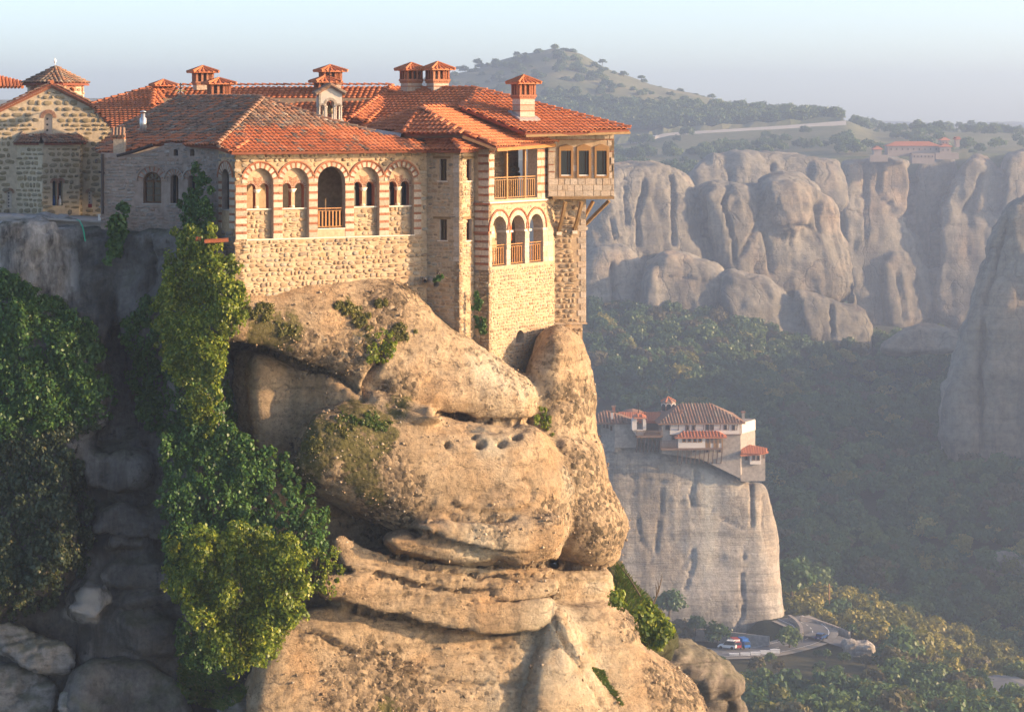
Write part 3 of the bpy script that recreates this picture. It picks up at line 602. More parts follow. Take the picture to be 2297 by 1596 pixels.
N = normals_of(V, Q); rock_object('pale_boulders', V + N * (0.30 * fbm(V * 0.9, 4, 8) + 0.06 * fbm(V * 2.6, 3, 28) - 0.25 * np.clip(0.12 - np.abs(fbm(V * np.array([.5, .5, 1.1])[None, :], 2, 88)), 0, 1) * 8)[:, None], Q, M['rock_pale'])
V, Q = rock_solid([lob(S_c, 119.4, 2.2, 0.6, 0.15, 0.55)], (-24, 112, CAMZ - 31), (-12, 130, CAMZ - 20), 0.2, 0.05)
N = normals_of(V, Q); rock_object('dark_boulder', V + N * (0.25 * fbm(V * 0.6, 4, 18) + 0.06 * fbm(V * 2.4, 3, 38))[:, None], Q, M['rock_stained'])
# the grey outcrop and the grassy bank behind the rock on the right
O_ = zz(ZL, [(560, 1060), (790, 1000), (930, 1070), (1100, 1140), (1240, 1240), (1315, 1350), (1295, 1440), (1220, 1485), (1060, 1495), (960, 1480), (800, 1400), (600, 1300)])
O2 = zz(ZL, [(960, 1480), (1195, 1490), (1180, 1580), (1190, 1900), (900, 1900)]); O3 = zz(ZL, [(1195, 1490), (1262, 1462), (1330, 1590), (1420, 1900), (1215, 1900)])
V, Q = rock_solid([lob(O_, 146, 3.6, 1.5, 0.3, 0.5), lob(O2, 147, 2.4, 0.5, 0.4, 0), lob(O3, 147.3, 1.8, 0.6, 0.4, 0)], (6, 138, CAMZ - 36), (17, 158, CAMZ - 29 + 2), 0.2, 0.05)
N = normals_of(V, Q); rock_object('grey_outcrop', V + N * (0.25 * fbm(V * 0.7, 4, 48) + 0.08 * fbm(V * 2.4, 3, 58))[:, None], Q, M['rock_grey'])
K_ = zz(ZL, [(200, 330), (290, 400), (480, 660), (600, 760), (700, 900), (790, 1010), (780, 1100), (600, 1200), (300, 1100), (150, 800), (180, 500)])
V, Q = rock_solid([lob(K_, 139, 2.5, 0.8, 0.5, 0.6)], (2, 128, CAMZ - 32), (13, 152, CAMZ - 23), 0.25, 0.05)
N = normals_of(V, Q); rock_object('grassy_bank', V + N * (0.3 * fbm(V * 0.8, 4, 68))[:, None], Q, M['forest_floor'])
# centre lines of the valley roads
def spline(P, n=8):
    P = [Vector(p) for p in P]; out = []
    for i in range(len(P) - 1):
        a, b, c, d = P[max(i - 1, 0)], P[i], P[i + 1], P[min(i + 2, len(P) - 1)]
        for k in range(n):
            t = k / n; out.append(0.5 * ((2 * b) + (c - a) * t + (2 * a - 5 * b + 4 * c - d) * t * t + (3 * b - a - 3 * c + d) * t ** 3))
    return out + [P[-1]]
ZRD = -124.0
def rp(u, v, zr=None):
    """a point of the valley road: all of it lies near one height"""
    z = zr if zr is not None else ZRD; d = z * F / (V0 - v); return Vector(((u - CX) / F * d, d, CAMZ + z))
RC = [rp(1540, 1466, -121.5), rp(1620, 1468, -121.8), rp(1700, 1464, -122.2), rp(1760, 1452, -122.4), rp(1805, 1438, -122.3), rp(1822, 1422, -121.4), rp(1812, 1407, -120.6), rp(1790, 1396, -120.0), rp(1772, 1388, -119.6)]
C = spline(RC, 8)
C2 = spline([rp(1955, 1462, -123.6), rp(1900, 1448, -122.8), rp(1860, 1434, -122.0), rp(1822, 1422, -121.4)], 8)
C3 = spline([rp(2205, 1530, -124), rp(2245, 1545, -124), rp(2300, 1575, -124), rp(2360, 1615, -124)], 8)
ROADP = np.array([(p.x, p.y, p.z) for p in C + C2 + C3])
# ------------------------------------------------------------------ ground sheet: valley, plateau, hill
ROWS = [  # depth, [(u, v) ...]
 (330, [(0, 1950), (2600, 1950)]), (420, [(0, 1740), (2600, 1740)]), (500, [(0, 1620), (1600, 1605), (2000, 1600), (2300, 1640)]),
 (560, [(0, 1510), (1600, 1500), (1800, 1500), (2000, 1515), (2250, 1590), (2500, 1600)]), (600, [(0, 1460), (1600, 1462), (1800, 1452), (1950, 1468), (2200, 1560), (2500, 1590)]),
 (640, [(0, 1440), (1600, 1435), (1760, 1415), (1900, 1420), (2000, 1448), (2200, 1530), (2500, 1560)]), (700, [(0, 1370), (1600, 1370), (1760, 1360), (2000, 1410), (2300, 1480)]),
 (800, [(0, 1160), (1330, 1160), (1800, 1150), (2050, 1200), (2300, 1190)]), (900, [(0, 900), (1330, 905), (1800, 960), (2050, 1010), (2300, 1020)]),
 (1000, [(0, 730), (1330, 735), (1600, 765), (1800, 860), (2000, 900), (2150, 830), (2300, 900)]), (1080, [(0, 690), (1500, 695), (1750, 760), (1950, 820), (2100, 770), (2300, 850)]),
 (1200, [(0, 660), (1330, 660), (1700, 700), (2100, 740), (2300, 780)]), (1330, [(0, 430), (1330, 430), (1700, 430), (1840, 520), (1890, 735), (2100, 745), (2300, 760)]),
 (1400, [(0, 380), (1330, 380), (1700, 385), (1840, 430), (1880, 730), (2000, 745), (2300, 760)]), (1442, [(0, 370), (1330, 372), (1700, 372), (1840, 380), (1880, 730), (2000, 745), (2300, 760)]), (1460, [(0, 360), (1330, 362), (1500, 366), (1700, 362), (1900, 356), (2300, 352)]),
 (1600, [(0, 340), (1330, 345), (1500, 345), (1700, 336), (1900, 322), (2000, 330), (2300, 326)]), (1700, [(0, 320), (1330, 326), (1430, 322), (1500, 306), (1600, 300), (1750, 291), (1900, 279), (1960, 300), (2300, 310)]),
 (1712, [(0, 318), (1330, 325), (1430, 320), (1500, 303), (1600, 297), (1750, 287), (1900, 276), (1960, 297), (2300, 308)]),
 (1724, [(0, 300), (1330, 305), (1400, 303), (1500, 292), (1600, 287), (1750, 280), (1900, 271), (1960, 296), (2300, 307)]),
 (1850, [(0, 250), (900, 222), (1100, 200), (1240, 182), (1400, 200), (1600, 240), (1750, 262), (1900, 271), (1960, 296), (2300, 304)]),
 (2000, [(0, 230), (860, 205), (940, 180), (1000, 163), (1060, 152), (1120, 137), (1190, 118), (1240, 110), (1300, 122), (1350, 145), (1420, 172), (1480, 193), (1600, 226), (1700, 245), (1790, 260), (1890, 269), (1960, 296), (2300, 300)]),
 (2200, [(0, 240), (900, 240), (1240, 190), (1600, 250), (1900, 285), (2300, 299)]), (2600, [(0, 290), (2300, 297)]), (3400, [(0, 288), (2300, 290)]), (4550, [(0, 278), (2300, 278)])]
RY = np.array([r[0] for r in ROWS], float)
def ground_v(u, y):
    u = np.asarray(u, float); y = np.asarray(y, float)
    rows = np.stack([np.interp(u, [p[0] for p in r[1]], [(V0 - p[1]) / F * r[0] for p in r[1]]) for r in ROWS])
    j = np.clip(np.searchsorted(RY, y) - 1, 0, len(RY) - 2); t = np.clip((y - RY[j]) / (RY[j + 1] - RY[j]), 0, 1)
    i = np.arange(u.size).reshape(u.shape)
    rr = rows.reshape(len(ROWS), -1); jf = j.ravel(); ii = np.arange(u.size)
    return (rr[jf, ii] * (1 - t.ravel()) + rr[jf + 1, ii] * t.ravel()).reshape(u.shape)
def ground(x, y, rough=True):
    """height of the ground at a place"""
    x = np.asarray(x, float); y = np.asarray(y, float)
    z = CAMZ + ground_v(CX + F * x / y, y)
    if rough:
        amp = np.interp(y, [330, 560, 700, 1000, 1300, 1500, 1690, 1730, 2000, 3000], [1.5, 0.6, 3, 4, 3, 2, 0.6, 0.8, 2.5, 4])
        z = z + amp * fbm(np.stack([x.ravel() * 0.02, y.ravel() * 0.02, 0 * x.ravel()], 1), 3, 77).reshape(x.shape)
    m = (y < 720).ravel()                               # a level bench for the road
    if m.any():
        zr_ = z.ravel(); X_, Y_ = x.ravel()[m], y.ravel()[m]; dd = np.hypot(X_[:, None] - ROADP[None, :, 0], Y_[:, None] - ROADP[None, :, 1]); j = dd.argmin(1); w = np.clip((15 - dd.min(1)) / 8, 0, 1); w = w * w * (3 - 2 * w)
        zr_[m] = zr_[m] * (1 - w) + (ROADP[j, 2] - 0.1) * w; z = zr_.reshape(x.shape)
    return z
ys = np.concatenate([np.arange(330, 520, 10.0), np.arange(520, 660, 2.5), np.arange(660, 1690, 10.0), np.arange(1690, 1740, 3.0), np.arange(1740, 2300, 10.0), np.geomspace(2310, 4550, 16)])
us = np.concatenate([np.linspace(-2500, 700, 12), np.arange(760, 2500, 14.0), np.linspace(2550, 5200, 14)])
UU, YY = np.meshgrid(us, ys, indexing='ij'); XX = (UU - CX) / F * YY; ZZ = ground(XX, YY)
nu, ny = UU.shape; idx = np.arange(nu * ny).reshape(nu, ny)
FQ = np.stack([idx[:-1, :-1], idx[1:, :-1], idx[1:, 1:], idx[:-1, 1:]], -1).reshape(-1, 4)
cy_ = YY[:-1, :-1].ravel(); cu_ = UU[:-1, :-1].ravel()
me = np_mesh('ground', np.stack([XX, YY, ZZ], -1).reshape(-1, 3), FQ, [M['forest_floor'], M['dry_grass']], True)
me.polygons.foreach_set('material_index', (cy_ > 1440).astype(np.int32))
go = bpy.data.objects.new('ground', me); COL.objects.link(go); go['kind'] = 'structure'

# a wooded mountain outside the picture to the right: its shadow fills the valley
mx = np.linspace(0, 1, 40); my = np.linspace(250, 1750, 60); MX, MY = np.meshgrid(mx, my, indexing='ij')
top = np.interp(MY, [250, 480, 560, 630, 690, 760, 900, 1000, 1100, 1300, 1500, 1750], [-120, -116, -112, -100, -55, -12, -6, -16, -40, -50, -70, -100])
MXX = 40 + MY * 0.23 + MX * 460; prof = np.sin(np.clip(MX, 0, 1) * math.pi) ** 0.8
MZ = CAMZ - 135 + (top + 135) * prof + 9 * fbm(np.stack([MXX.ravel() * 0.02, MY.ravel() * 0.02, MX.ravel() * 0], 1), 4, 21).reshape(MX.shape) * prof
nu, ny = MX.shape; idx = np.arange(nu * ny).reshape(nu, ny)
FQ = np.stack([idx[:-1, :-1], idx[1:, :-1], idx[1:, 1:], idx[:-1, 1:]], -1).reshape(-1, 4)
me = np_mesh('mountain', np.stack([MXX, MY, MZ], -1).reshape(-1, 3), FQ, M['forest_floor'])
o = bpy.data.objects.new('mountain', me); COL.objects.link(o); o['kind'] = 'structure'

# ------------------------------------------------------------------ far cliffs
def cliff(name, lobes, lo, hi, h, mat, creases, k=2.0, a1=2.5, a2=0.8, seed=0, fl=0.9):
    V, Q = rock_solid(lobes, lo, hi, h, k); N = normals_of(V, Q)
    s = 12.0 / h * 0.1
    D = a1 * fbm(V * 0.035, 3, seed) + a2 * fbm(V * 0.14, 4, seed + 3)
    D += fl * fbm(V * np.array([0.11, 0.11, 0.012])[None, :], 4, seed + 7)      # upright flutes
    D += 0.5 * a2 * fbm(V * np.array([0.02, 0.02, 0.30])[None, :], 3, seed + 11)
    rid = 1 - np.abs(fbm(V * np.array([0.07, 0.07, 0.014])[None, :], 3, seed + 21)) * 6
    D -= fl * 0.9 * np.clip(rid, 0, 1)                 # fissures
    for ln, w, dp in creases: crease(V, N, D, ln, w, dp)
    return rock_object(name, V + N * D[:, None], Q, mat)
zc = lambda pts: zz(ZC, pts)
d1 = zc([(40, 240), (160, 150), (340, 128), (450, 150), (540, 200), (590, 270), (628, 300), (645, 420), (684, 640), (640, 780), (0, 780), (0, 300)])
d1b = zc([(630, 310), (700, 330), (750, 400), (790, 550), (808, 700), (760, 780), (660, 760), (640, 500)])
d2 = zc([(590, 262), (700, 235), (760, 250), (830, 240), (915, 262), (940, 230), (1000, 205), (1120, 198), (1220, 250), (1262, 300), (1300, 310), (1362, 372), (1350, 480), (1392, 540), (1412, 740), (1390, 850), (1200, 880), (900, 850), (740, 760), (640, 420)])
d2b = zc([(920, 250), (1000, 205), (1120, 198), (1220, 250), (1260, 320), (1255, 480), (1100, 560), (960, 480)])
d3 = zc([(1395, 770), (1430, 732), (1480, 760), (1500, 800), (1530, 812), (1570, 930), (1400, 900)])
s1 = zc([(0, 620), (170, 555), (250, 580), (322, 680), (318, 830), (270, 930), (0, 930)])
s2 = zc([(330, 700), (420, 600), (520, 602), (720, 680), (735, 760), (720, 900), (560, 940), (380, 940), (310, 880)])
s3 = zc([(728, 720), (800, 690), (950, 720), (1050, 760), (1110, 850), (1160, 1000), (1190, 1100), (900, 1060), (728, 930)])
s4 = zc([(1070, 780), (1200, 790), (1310, 830), (1400, 860), (1530, 890), (1565, 950), (1660, 1030), (1500, 1120), (1180, 1120)])
cliff('rock_pillars', [lob(d1, 1100, 22, 12, 0.35, 0.25), lob(d1b, 1106, 16, 9, 0.45, 0.2), lob(d2, 1112, 24, 11, 0.35, 0.2), lob(d2b, 1108, 16, 10, 0.4, 0.2), lob(d3, 1122, 8, 5, 0.4, 0.1),
      lob(s1, 1070, 14, 5, 0.3, 0.2), lob(s2, 1064, 14, 4, 0.3, 0.25), lob(s3, 1066, 14, 5, 0.35, 0.3), lob(s4, 1072, 12, 5, 0.35, 0.3)],
      (22, 1030, CAMZ - 104), (150, 1185, CAMZ - 12), 1.3, M['cliff_far'],
      [(zc([(335, 200), (325, 300), (290, 420), (310, 600)]), 3.2, 6), (zc([(470, 170), (490, 260), (480, 420), (495, 600)]), 3.2, 6), (zc([(640, 330), (650, 500), (690, 660)]), 3.5, 6), (zc([(770, 260), (740, 340), (790, 520), (810, 700)]), 3.5, 6),
       (zc([(925, 250), (930, 400), (980, 560), (1000, 720)]), 3.2, 5), (zc([(1255, 310), (1250, 420), (1260, 500)]), 3, 5), (zc([(1000, 490), (1120, 470), (1250, 490)]), 3, 3), (zc([(160, 420), (180, 540)]), 3, 4), (zc([(160, 640), (170, 900)]), 3, 5), (zc([(1110, 830), (1150, 1000)]), 3, 5), (zc([(1300, 850), (1310, 1050)]), 3, 5), (zc([(820, 640), (930, 440)]), 3, 3), (zc([(380, 720), (560, 730), (720, 760)]), 2, 2), (zc([(230, 200), (240, 480)]), 3, 3)], 2.0, 2.0, 0.9, 5)
b1 = zc([(540, 190), (680, 95), (900, 82), (1100, 104), (1300, 110), (1400, 200), (1400, 420), (540, 420)])
cliff('wooded_cliff', [lob(b1, 1290, 20, 7, 0.2, 0.35)], (60, 1250, CAMZ - 70), (170, 1370, CAMZ - 14), 1.8, M['cliff_far'], [(zc([(1000, 120), (980, 260)]), 3, 5), (zc([(760, 100), (780, 240)]), 3, 5), (zc([(1190, 130), (1180, 260)]), 3, 4)], 2.0, 2.0, 1.2, 15, 0.8)
f1 = zc([(1335, 150), (1400, 112), (1500, 102), (1640, 105), (1712, 140), (1720, 300), (1700, 420), (1780, 560), (1832, 680), (1836, 990), (1600, 1080), (1400, 900), (1350, 500)])
f1b = zc([(1560, 620), (1660, 560), (1760, 590), (1825, 680), (1834, 960), (1600, 1040), (1560, 800)])
f2 = zc([(1722, 150), (1800, 112), (1950, 108), (1940, 200), (1880, 300), (1830, 400), (1838, 700), (1720, 700)])
f3 = zc([(1845, 420), (1950, 200), (2020, 104), (2120, 118), (2160, 200), (2190, 150), (2240, 78), (2420, 70), (2460, 700), (2300, 1000), (1830, 1000), (1840, 700)])
f4 = zc([(2190, 160), (2235, 80), (2430, 72), (2440, 500), (2160, 420)])
cliff('plateau_cliffs', [lob(f1, 1400, 24, 4, 0.3, 0.06), lob(f1b, 1396, 16, 5, 0.4, 0.1), lob(f2, 1432, 14, 3, 0.1, 0.05), lob(f3, 1405, 26, 4, 0.2, 0.08), lob(f4, 1408, 18, 3, 0.4, 0.05)],
      (150, 1330, CAMZ - 145), (310, 1500, CAMZ - 12), 1.9, M['cliff_far'],
      [(zc([(1715, 130), (1720, 300), (1700, 420), (1760, 560), (1830, 700)]), 4, 9), (zc([(1845, 400), (1840, 700)]), 5, 12), (zc([(1560, 120), (1550, 300)]), 3, 5), (zc([(1480, 120), (1490, 330), (1470, 600)]), 3, 4), (zc([(1380, 300), (1560, 320), (1640, 360)]), 2.5, 3), (zc([(2180, 160), (2200, 300), (2150, 420)]), 3.5, 7), (zc([(1750, 720), (1780, 950)]), 3, 5), (zc([(2090, 180), (2050, 300), (1980, 400)]), 4, 6), (zc([(1640, 680), (1680, 960)]), 3, 3)], 3.0, 1.4, 1.2, 25, 0.7)
r1 = [(2252, 470), (2330, 440), (2470, 450), (2470, 1140), (2230, 1110), (2112, 1040), (2096, 900), (2140, 790), (2180, 680), (2212, 580), (2218, 520)]
r1b = [(2205, 700), (2260, 560), (2400, 520), (2470, 1140), (2200, 1100), (2190, 900)]
cliff('side_cliff', [lob(r1, 868, 18, 6, -0.15, 0.15), lob(r1b, 864, 16, 8, 0.0, 0.1)], (130, 835, CAMZ - 140), (205, 925, CAMZ - 24), 1.3, M['cliff_far'], [([(2205, 700), (2195, 850), (2200, 1030)], 4, 5), ([(2260, 480), (2225, 600), (2205, 700)], 4, 4)], 2.0, 2.0, 1.0, 35)
r2 = zc([(1560, 1075), (1640, 1010), (1730, 968), (1800, 957), (1950, 985), (2000, 1040), (2000, 1130), (1560, 1130)])
cliff('saddle_rock', [lob(r2, 985, 12, 4, 0, 0.5)], (100, 960, CAMZ - 112), (190, 1020, CAMZ - 78), 1.5, M['cliff_far'], [], 2.0, 1.5, 1.0, 45)
r3 = [(2210, 1262), (2232, 1234), (2275, 1236), (2300, 1262), (2300, 1300), (2215, 1300)]
cliff('forest_rock', [lob(r3, 760, 4, 2, 0, 0.3)], (130, 745, CAMZ - 142), (160, 780, CAMZ - 126), 0.9, M['cliff_far'], [], 1.0, 0.7, 0.6, 55, 0.3)
# the pillar that carries the small monastery
RP = [(1338, 985), (1400, 985), (1440, 990), (1500, 1003), (1560, 1018), (1640, 1050), (1668, 1078), (1714, 1078), (1725, 1120), (1741, 1190), (1748, 1270), (1763, 1380), (1757, 1418), (1742, 1438), (1690, 1444), (1600, 1430), (1560, 1412), (1400, 1430), (1320, 1330), (1338, 1100)]
RP2 = [(1672, 1085), (1714, 1080), (1726, 1120), (1742, 1190), (1749, 1270), (1763, 1380), (1757, 1418), (1735, 1430), (1700, 1400), (1690, 1250), (1680, 1150)]
zr = lambda pts: zz(ZR, pts)
cliff('pillar_rock', [lob(RP, 612, 13, 5, 0.08, 0.12), lob(RP2, 614, 9, 4, 0.0, 0.05)], (18, 595, CAMZ - 134), (72, 655, CAMZ - 73), 0.62, M['cliff_near'],
      [(zr([(1185, 820), (1180, 1000), (1140, 1150), (1190, 1300)]), 2.2, 0.9), (zr([(870, 750), (850, 1000), (840, 1300), (810, 1560)]), 1.5, 0.5), (zr([(380, 880), (480, 930), (640, 960), (1000, 1020)]), 2, 0.6), (zr([(640, 700), (800, 750), (950, 770), (1090, 810)]), 2, 0.5), (zr([(1440, 1370), (1600, 1440), (1700, 1500)]), 2, 0.6), (zr([(1760, 970), (1780, 1200), (1790, 1500)]), 2.5, 1.2), (zr([(400, 1060), (700, 1150), (1200, 1240), (1500, 1330)]), 1.8, 0.4), (zr([(1890, 1100), (1890, 1500)]), 2, 0.6),
       (zz(ZL, [(650, 0), (625, 120), (605, 350)]), 2, 0.7), (zz(ZL, [(905, 280), (890, 350), (900, 430), (870, 530), (830, 640)]), 2.2, 0.9), (zz(ZL, [(1300, 180), (1310, 450), (1290, 520), (1310, 720), (1290, 850), (1250, 900), (1260, 980)]), 2.4, 1.0), (zz(ZL, [(460, 0), (480, 220), (560, 320), (565, 420)]), 2, 0.7), (zz(ZL, [(700, 380), (900, 500)]), 1.6, 0.4)], 1.0, 0.5, 0.30, 65, 0.22)

# ------------------------------------------------------------------ haze
hz = MB(); hz.abox((-3300, -40, CAMZ - 165), (3300, 4620, CAMZ + 75)); k = NM('haze')
k.t.nodes.remove(k.b); pv = k.n('ShaderNodeVolumePrincipled')
pv.inputs['Color'].default_value = (0.60, 0.745, 1.0, 1); pv.inputs['Density'].default_value = 0.00034; pv.inputs['Anisotropy'].default_value = 0.35
k.l(pv.outputs[0], k.out.inputs['Volume'])
HZ = hz.build('haze', k.m); HZ['kind'] = 'stuff'
# ------------------------------------------------------------------ building kit
class Fr:
    """an upright wall plane: origin, direction along it; local (s, h) with h the height"""
    def __init__(s, o, ang):
        s.o = Vector((o[0], o[1], 0)); s.a = ang; s.e = Vector((math.cos(R(ang)), math.sin(R(ang)), 0)); s.n = Vector((math.sin(R(ang)), -math.cos(R(ang)), 0))
    def P(s, t, h, out=0.0): 
        p = s.o + s.e * t + s.n * out; return Vector((p.x, p.y, h))
    def hitp(s, u, v, out=0.0):
        d = Vector(((u - CX) / F, 1, (V0 - v) / F)); t = (s.n.dot(s.o) + out) / (s.n.x * d.x + s.n.y * d.y)
        return Vector((d.x * t, d.y * t, CAMZ + d.z * t))
    def loc(s, u, v, out=0.0):
        p = s.hitp(u, v, out); return ((p - s.o).dot(s.e), p.z)
    def locs(s, pts, out=0.0): return [s.loc(u, v, out) for u, v in pts]
    def Mx(s, t, h, w, hh, dp, out=0.0, rot=0.0):
        """matrix that places a unit piece (x along, y outward, z up) on the wall"""
        c, sn = math.cos(rot), math.sin(rot); up = Vector((0, 0, 1))
        x = (s.e * c + up * sn) * w; z = (up * c - s.e * sn) * hh; y = s.n * dp; p = s.P(t, h, out)
        return Matrix(((x.x, y.x, z.x, p.x), (x.y, y.y, z.y, p.y), (x.z, y.z, z.z, p.z), (0, 0, 0, 1)))

class Proto:
    def __init__(s, name, V, Fc, mat, smooth=False):
        s.name = name; s.V = np.array(V, float); s.mat = mat; s.smooth = smooth
        tri = []
        for f in Fc:
            for k in range(1, len(f) - 1): tri.append((f[0], f[k], f[k + 1]))
        s.T = np.array(tri, int)
        me = bpy.data.meshes.new(name); me.from_pydata([tuple(p) for p in V], [], [tuple(f) for f in Fc]); me.materials.append(mat)
        if smooth: me.polygons.foreach_set('use_smooth', [True] * len(Fc))
        me.update(); s.me = me
def proto_mat(p, mat):
    q = Proto.__new__(Proto); q.name = p.name; q.V = p.V; q.T = p.T; q.mat = mat; q.smooth = p.smooth
    q.me = p.me.copy(); q.me.materials.clear(); q.me.materials.append(mat); return q
def stone_proto(seed, mat, n=9, sq=0.5):
    r = random.Random(seed); rings = []
    ang = [2 * math.pi * (k + r.uniform(-0.25, 0.25)) / n for k in range(n)]; rad = [r.uniform(0.86, 1.06) for _ in range(n)]
    def ring(f, y):
        o = []
        for a, q in zip(ang, rad):
            c, s_ = math.cos(a), math.sin(a); m = (abs(c) ** (2 + 3 * sq) + abs(s_) ** (2 + 3 * sq)) ** (-1 / (2 + 3 * sq))
            o.append((0.5 * f * q * m * c, y, 0.5 * f * q * m * s_))
        return o
    V = ring(1.0, 0) + ring(0.93, 0.62) + ring(0.62, 1.0); Fc = []
    for k in range(2):
        for i in range(n): Fc.append((k * n + i, k * n + (i + 1) % n, (k + 1) * n + (i + 1) % n, (k + 1) * n + i))
    Fc.append(tuple(2 * n + i for i in range(n)))
    return Proto('stone', V, [f[::-1] for f in Fc], mat, True)
def block_proto(name, mat, b=0.06):
    """a cut block with worn (chamfered) front edges"""
    V = [(x, 0, z) for x, z in ((-.5, -.5), (.5, -.5), (.5, .5), (-.5, .5))] + [(x, 1 - 3 * b, z) for x, z in ((-.5, -.5), (.5, -.5), (.5, .5), (-.5, .5))] + [(x * (1 - 2 * b), 1, z * (1 - 2 * b)) for x, z in ((-.5, -.5), (.5, -.5), (.5, .5), (-.5, .5))]
    Fc = [(k * 4 + i, k * 4 + (i + 1) % 4, k * 4 + 4 + (i + 1) % 4, k * 4 + 4 + i) for k in range(2) for i in range(4)] + [(8, 9, 10, 11)]
    return Proto(name, V, Fc, mat)
def tile_proto(mat, name='tile'):
    """barrel tile: x across, y up the slope, z off the roof; the lower end lifts over the next tile"""
    n = 5; V = []; Fc = []
    for j, (y, w, h, z) in enumerate(((-0.56, 0.53, 0.62, 0.30), (0.56, 0.46, 0.50, 0.02))):
        for i in range(n + 1):
            a = math.pi * i / n; V.append((w * math.cos(a), y, z + h * math.sin(a)))
    for i in range(n): Fc.append((i, i + 1, n + 2 + i, n + 1 + i))
    b = len(V)
    for i in range(n + 1):
        a = math.pi * i / n; V.append((0.43 * math.cos(a), -0.56, 0.22 + 0.48 * math.sin(a)))
    for i in range(n): Fc.append((i, b + i, b + i + 1, i + 1))
    return Proto(name, V, Fc, mat, False)
PST = {k: [stone_proto(s, M[k]) for s in range(8)] for k in ('stone', 'old_stone', 'church_stone')}
PBL = {k: block_proto(nm, M[k]) for k, nm in (('ashlar', 'stone_block'), ('brick', 'brick'), ('old_stone', 'stone_block'), ('marble', 'stone_block'))}
PTL = {k: tile_proto(M[k]) for k in ('tile', 'old_tile')}
PRD = {k: tile_proto(M[k], 'ridge_tile') for k in ('tile', 'old_tile')}

class Pieces:
    """all the loose pieces of one building: the 300 of a kind that show largest become objects, the rest one mesh"""
    def __init__(s, root): s.root = root; s.L = {}
    def add(s, kind, parent, proto, Mx): s.L.setdefault(kind, []).append((parent, proto, Mx))
    def done(s, rest_names, most=300):
        for kind, lst in s.L.items():
            def size(it):
                m = it[2]; return -(m.col[0].length * max(m.col[1].length, m.col[2].length)) / (m.translation.y ** 2)
            lst.sort(key=size)
            for parent, pr, m in lst[:most]:
                o = bpy.data.objects.new(kind, pr.me); link(o, parent); o.matrix_basis = m
            rest = lst[most:]
            if not rest: continue
            VV, TT, MI, RN = [], [], [], []; b = 0; mats = []
            for parent, pr, m in rest:
                A = np.array(m); VV.append(pr.V @ A[:3, :3].T + A[:3, 3]); TT.append(pr.T + b); b += len(pr.V)
                if pr.mat not in mats: mats.append(pr.mat)
                MI += [mats.index(pr.mat)] * len(pr.T); RN += [random.random()] * len(pr.T)
            me = np_mesh(rest_names.get(kind, kind), np.concatenate(VV), np.concatenate(TT), mats, rest[0][1].smooth, {'rnd': ('FACE', RN)})
            me.polygons.foreach_set('material_index', np.array(MI, np.int32))
            o = bpy.data.objects.new(rest_names.get(kind, kind), me); link(o, s.root); o['kind'] = 'stuff'

def arch(sc, h0, hs, w, n=10):
    """opening outline: sill h0, spring hs, half width w"""
    return [(sc - w, h0), (sc + w, h0)] + [(sc + w * math.cos(math.pi * k / n), hs + w * math.sin(math.pi * k / n)) for k in range(n + 1)]
def rect(s0, s1, h0, h1): return [(s0, h0), (s1, h0), (s1, h1), (s0, h1)]
def ccw(P):
    a = sum(P[i][0] * P[(i + 1) % len(P)][1] - P[(i + 1) % len(P)][0] * P[i][1] for i in range(len(P)))
    return P if a > 0 else P[::-1]
def wall(name, parent, fr, outer, holes, mats, thick=0.5, out=0.0, rim=True):
    mb = MB(); outer = ccw(list(outer)); holes = [ccw(list(h)) for h in holes]
    loops = [outer] + [h[::-1] for h in holes]; flatp = [p for lp in loops for p in lp]
    tr = tessellate_polygon([[Vector((p[0], p[1], 0)) for p in lp] for lp in loops])
    V = [fr.P(p[0], p[1], out) for p in flatp]; T = []
    for t in tr:
        a, b, c = [Vector(flatp[i]) for i in t]
        T.append(tuple(t) if (b - a).cross(c - a) > 0 else tuple(t)[::-1])
    mb.add(V, T)
    for k, lp in enumerate(loops):
        if k == 0 and not rim: continue
        mb.m = 1 if (k > 0 and len(mats) > 1) else 0; n = len(lp)
        vs = [fr.P(p[0], p[1], out) for p in lp] + [fr.P(p[0], p[1], out - thick) for p in lp]
        mb.add(vs, [(i, n + i, n + (i + 1) % n, (i + 1) % n) for i in range(n)])
    return mb.build(name, mats, parent)
def stones(pc, parent, fr, region, excl, w=0.34, h=0.23, kind='stone', out=0.0, dp=0.05, gap=0.03, jit=1.0, seed=1, split=0.18):
    rs = np.random.default_rng(seed); reg = np.array(ccw(list(region))); hs0, hs1 = reg[:, 1].min(), reg[:, 1].max(); s0, s1 = reg[:, 0].min(), reg[:, 0].max()
    C = []; y = hs0 + 0.02
    while y < hs1:
        rh = h * rs.uniform(0.75, 1.3); x = s0 + rs.uniform(-w, 0)
        while x < s1:
            ww = w * rs.uniform(0.55, 1.6)
            if rs.random() < split and ww > 0.8 * w:      # two thin stones on top of each other
                C.append((x + ww / 2, y + rh * 0.27, ww, rh * 0.46)); C.append((x + ww / 2, y + rh * 0.77, ww, rh * 0.44))
            else: C.append((x + ww / 2, y + rh / 2, ww, rh))
            x += ww
        y += rh
    C = np.array(C); m = np.minimum(C[:, 2], C[:, 3])
    ok = poly_sd(reg, C[:, 0], C[:, 1]) < -0.32 * m
    for e in excl:
        e = np.array(ccw(list(e))); ok &= poly_sd(e, C[:, 0], C[:, 1]) > 0.42 * m
    for s_, h_, ww, hh in C[ok]:
        if rs.random() < 0.03: continue
        pc.add('stone', parent, PST[kind][rs.integers(8)], fr.Mx(s_ + rs.normal(0, 0.012), h_ + rs.normal(0, 0.015) * jit, max(0.05, ww - gap), max(0.04, hh - gap * rs.uniform(0.6, 1.5)), dp * rs.uniform(0.5, 1.4), out - 0.004, rs.normal(0, 0.05) * jit))
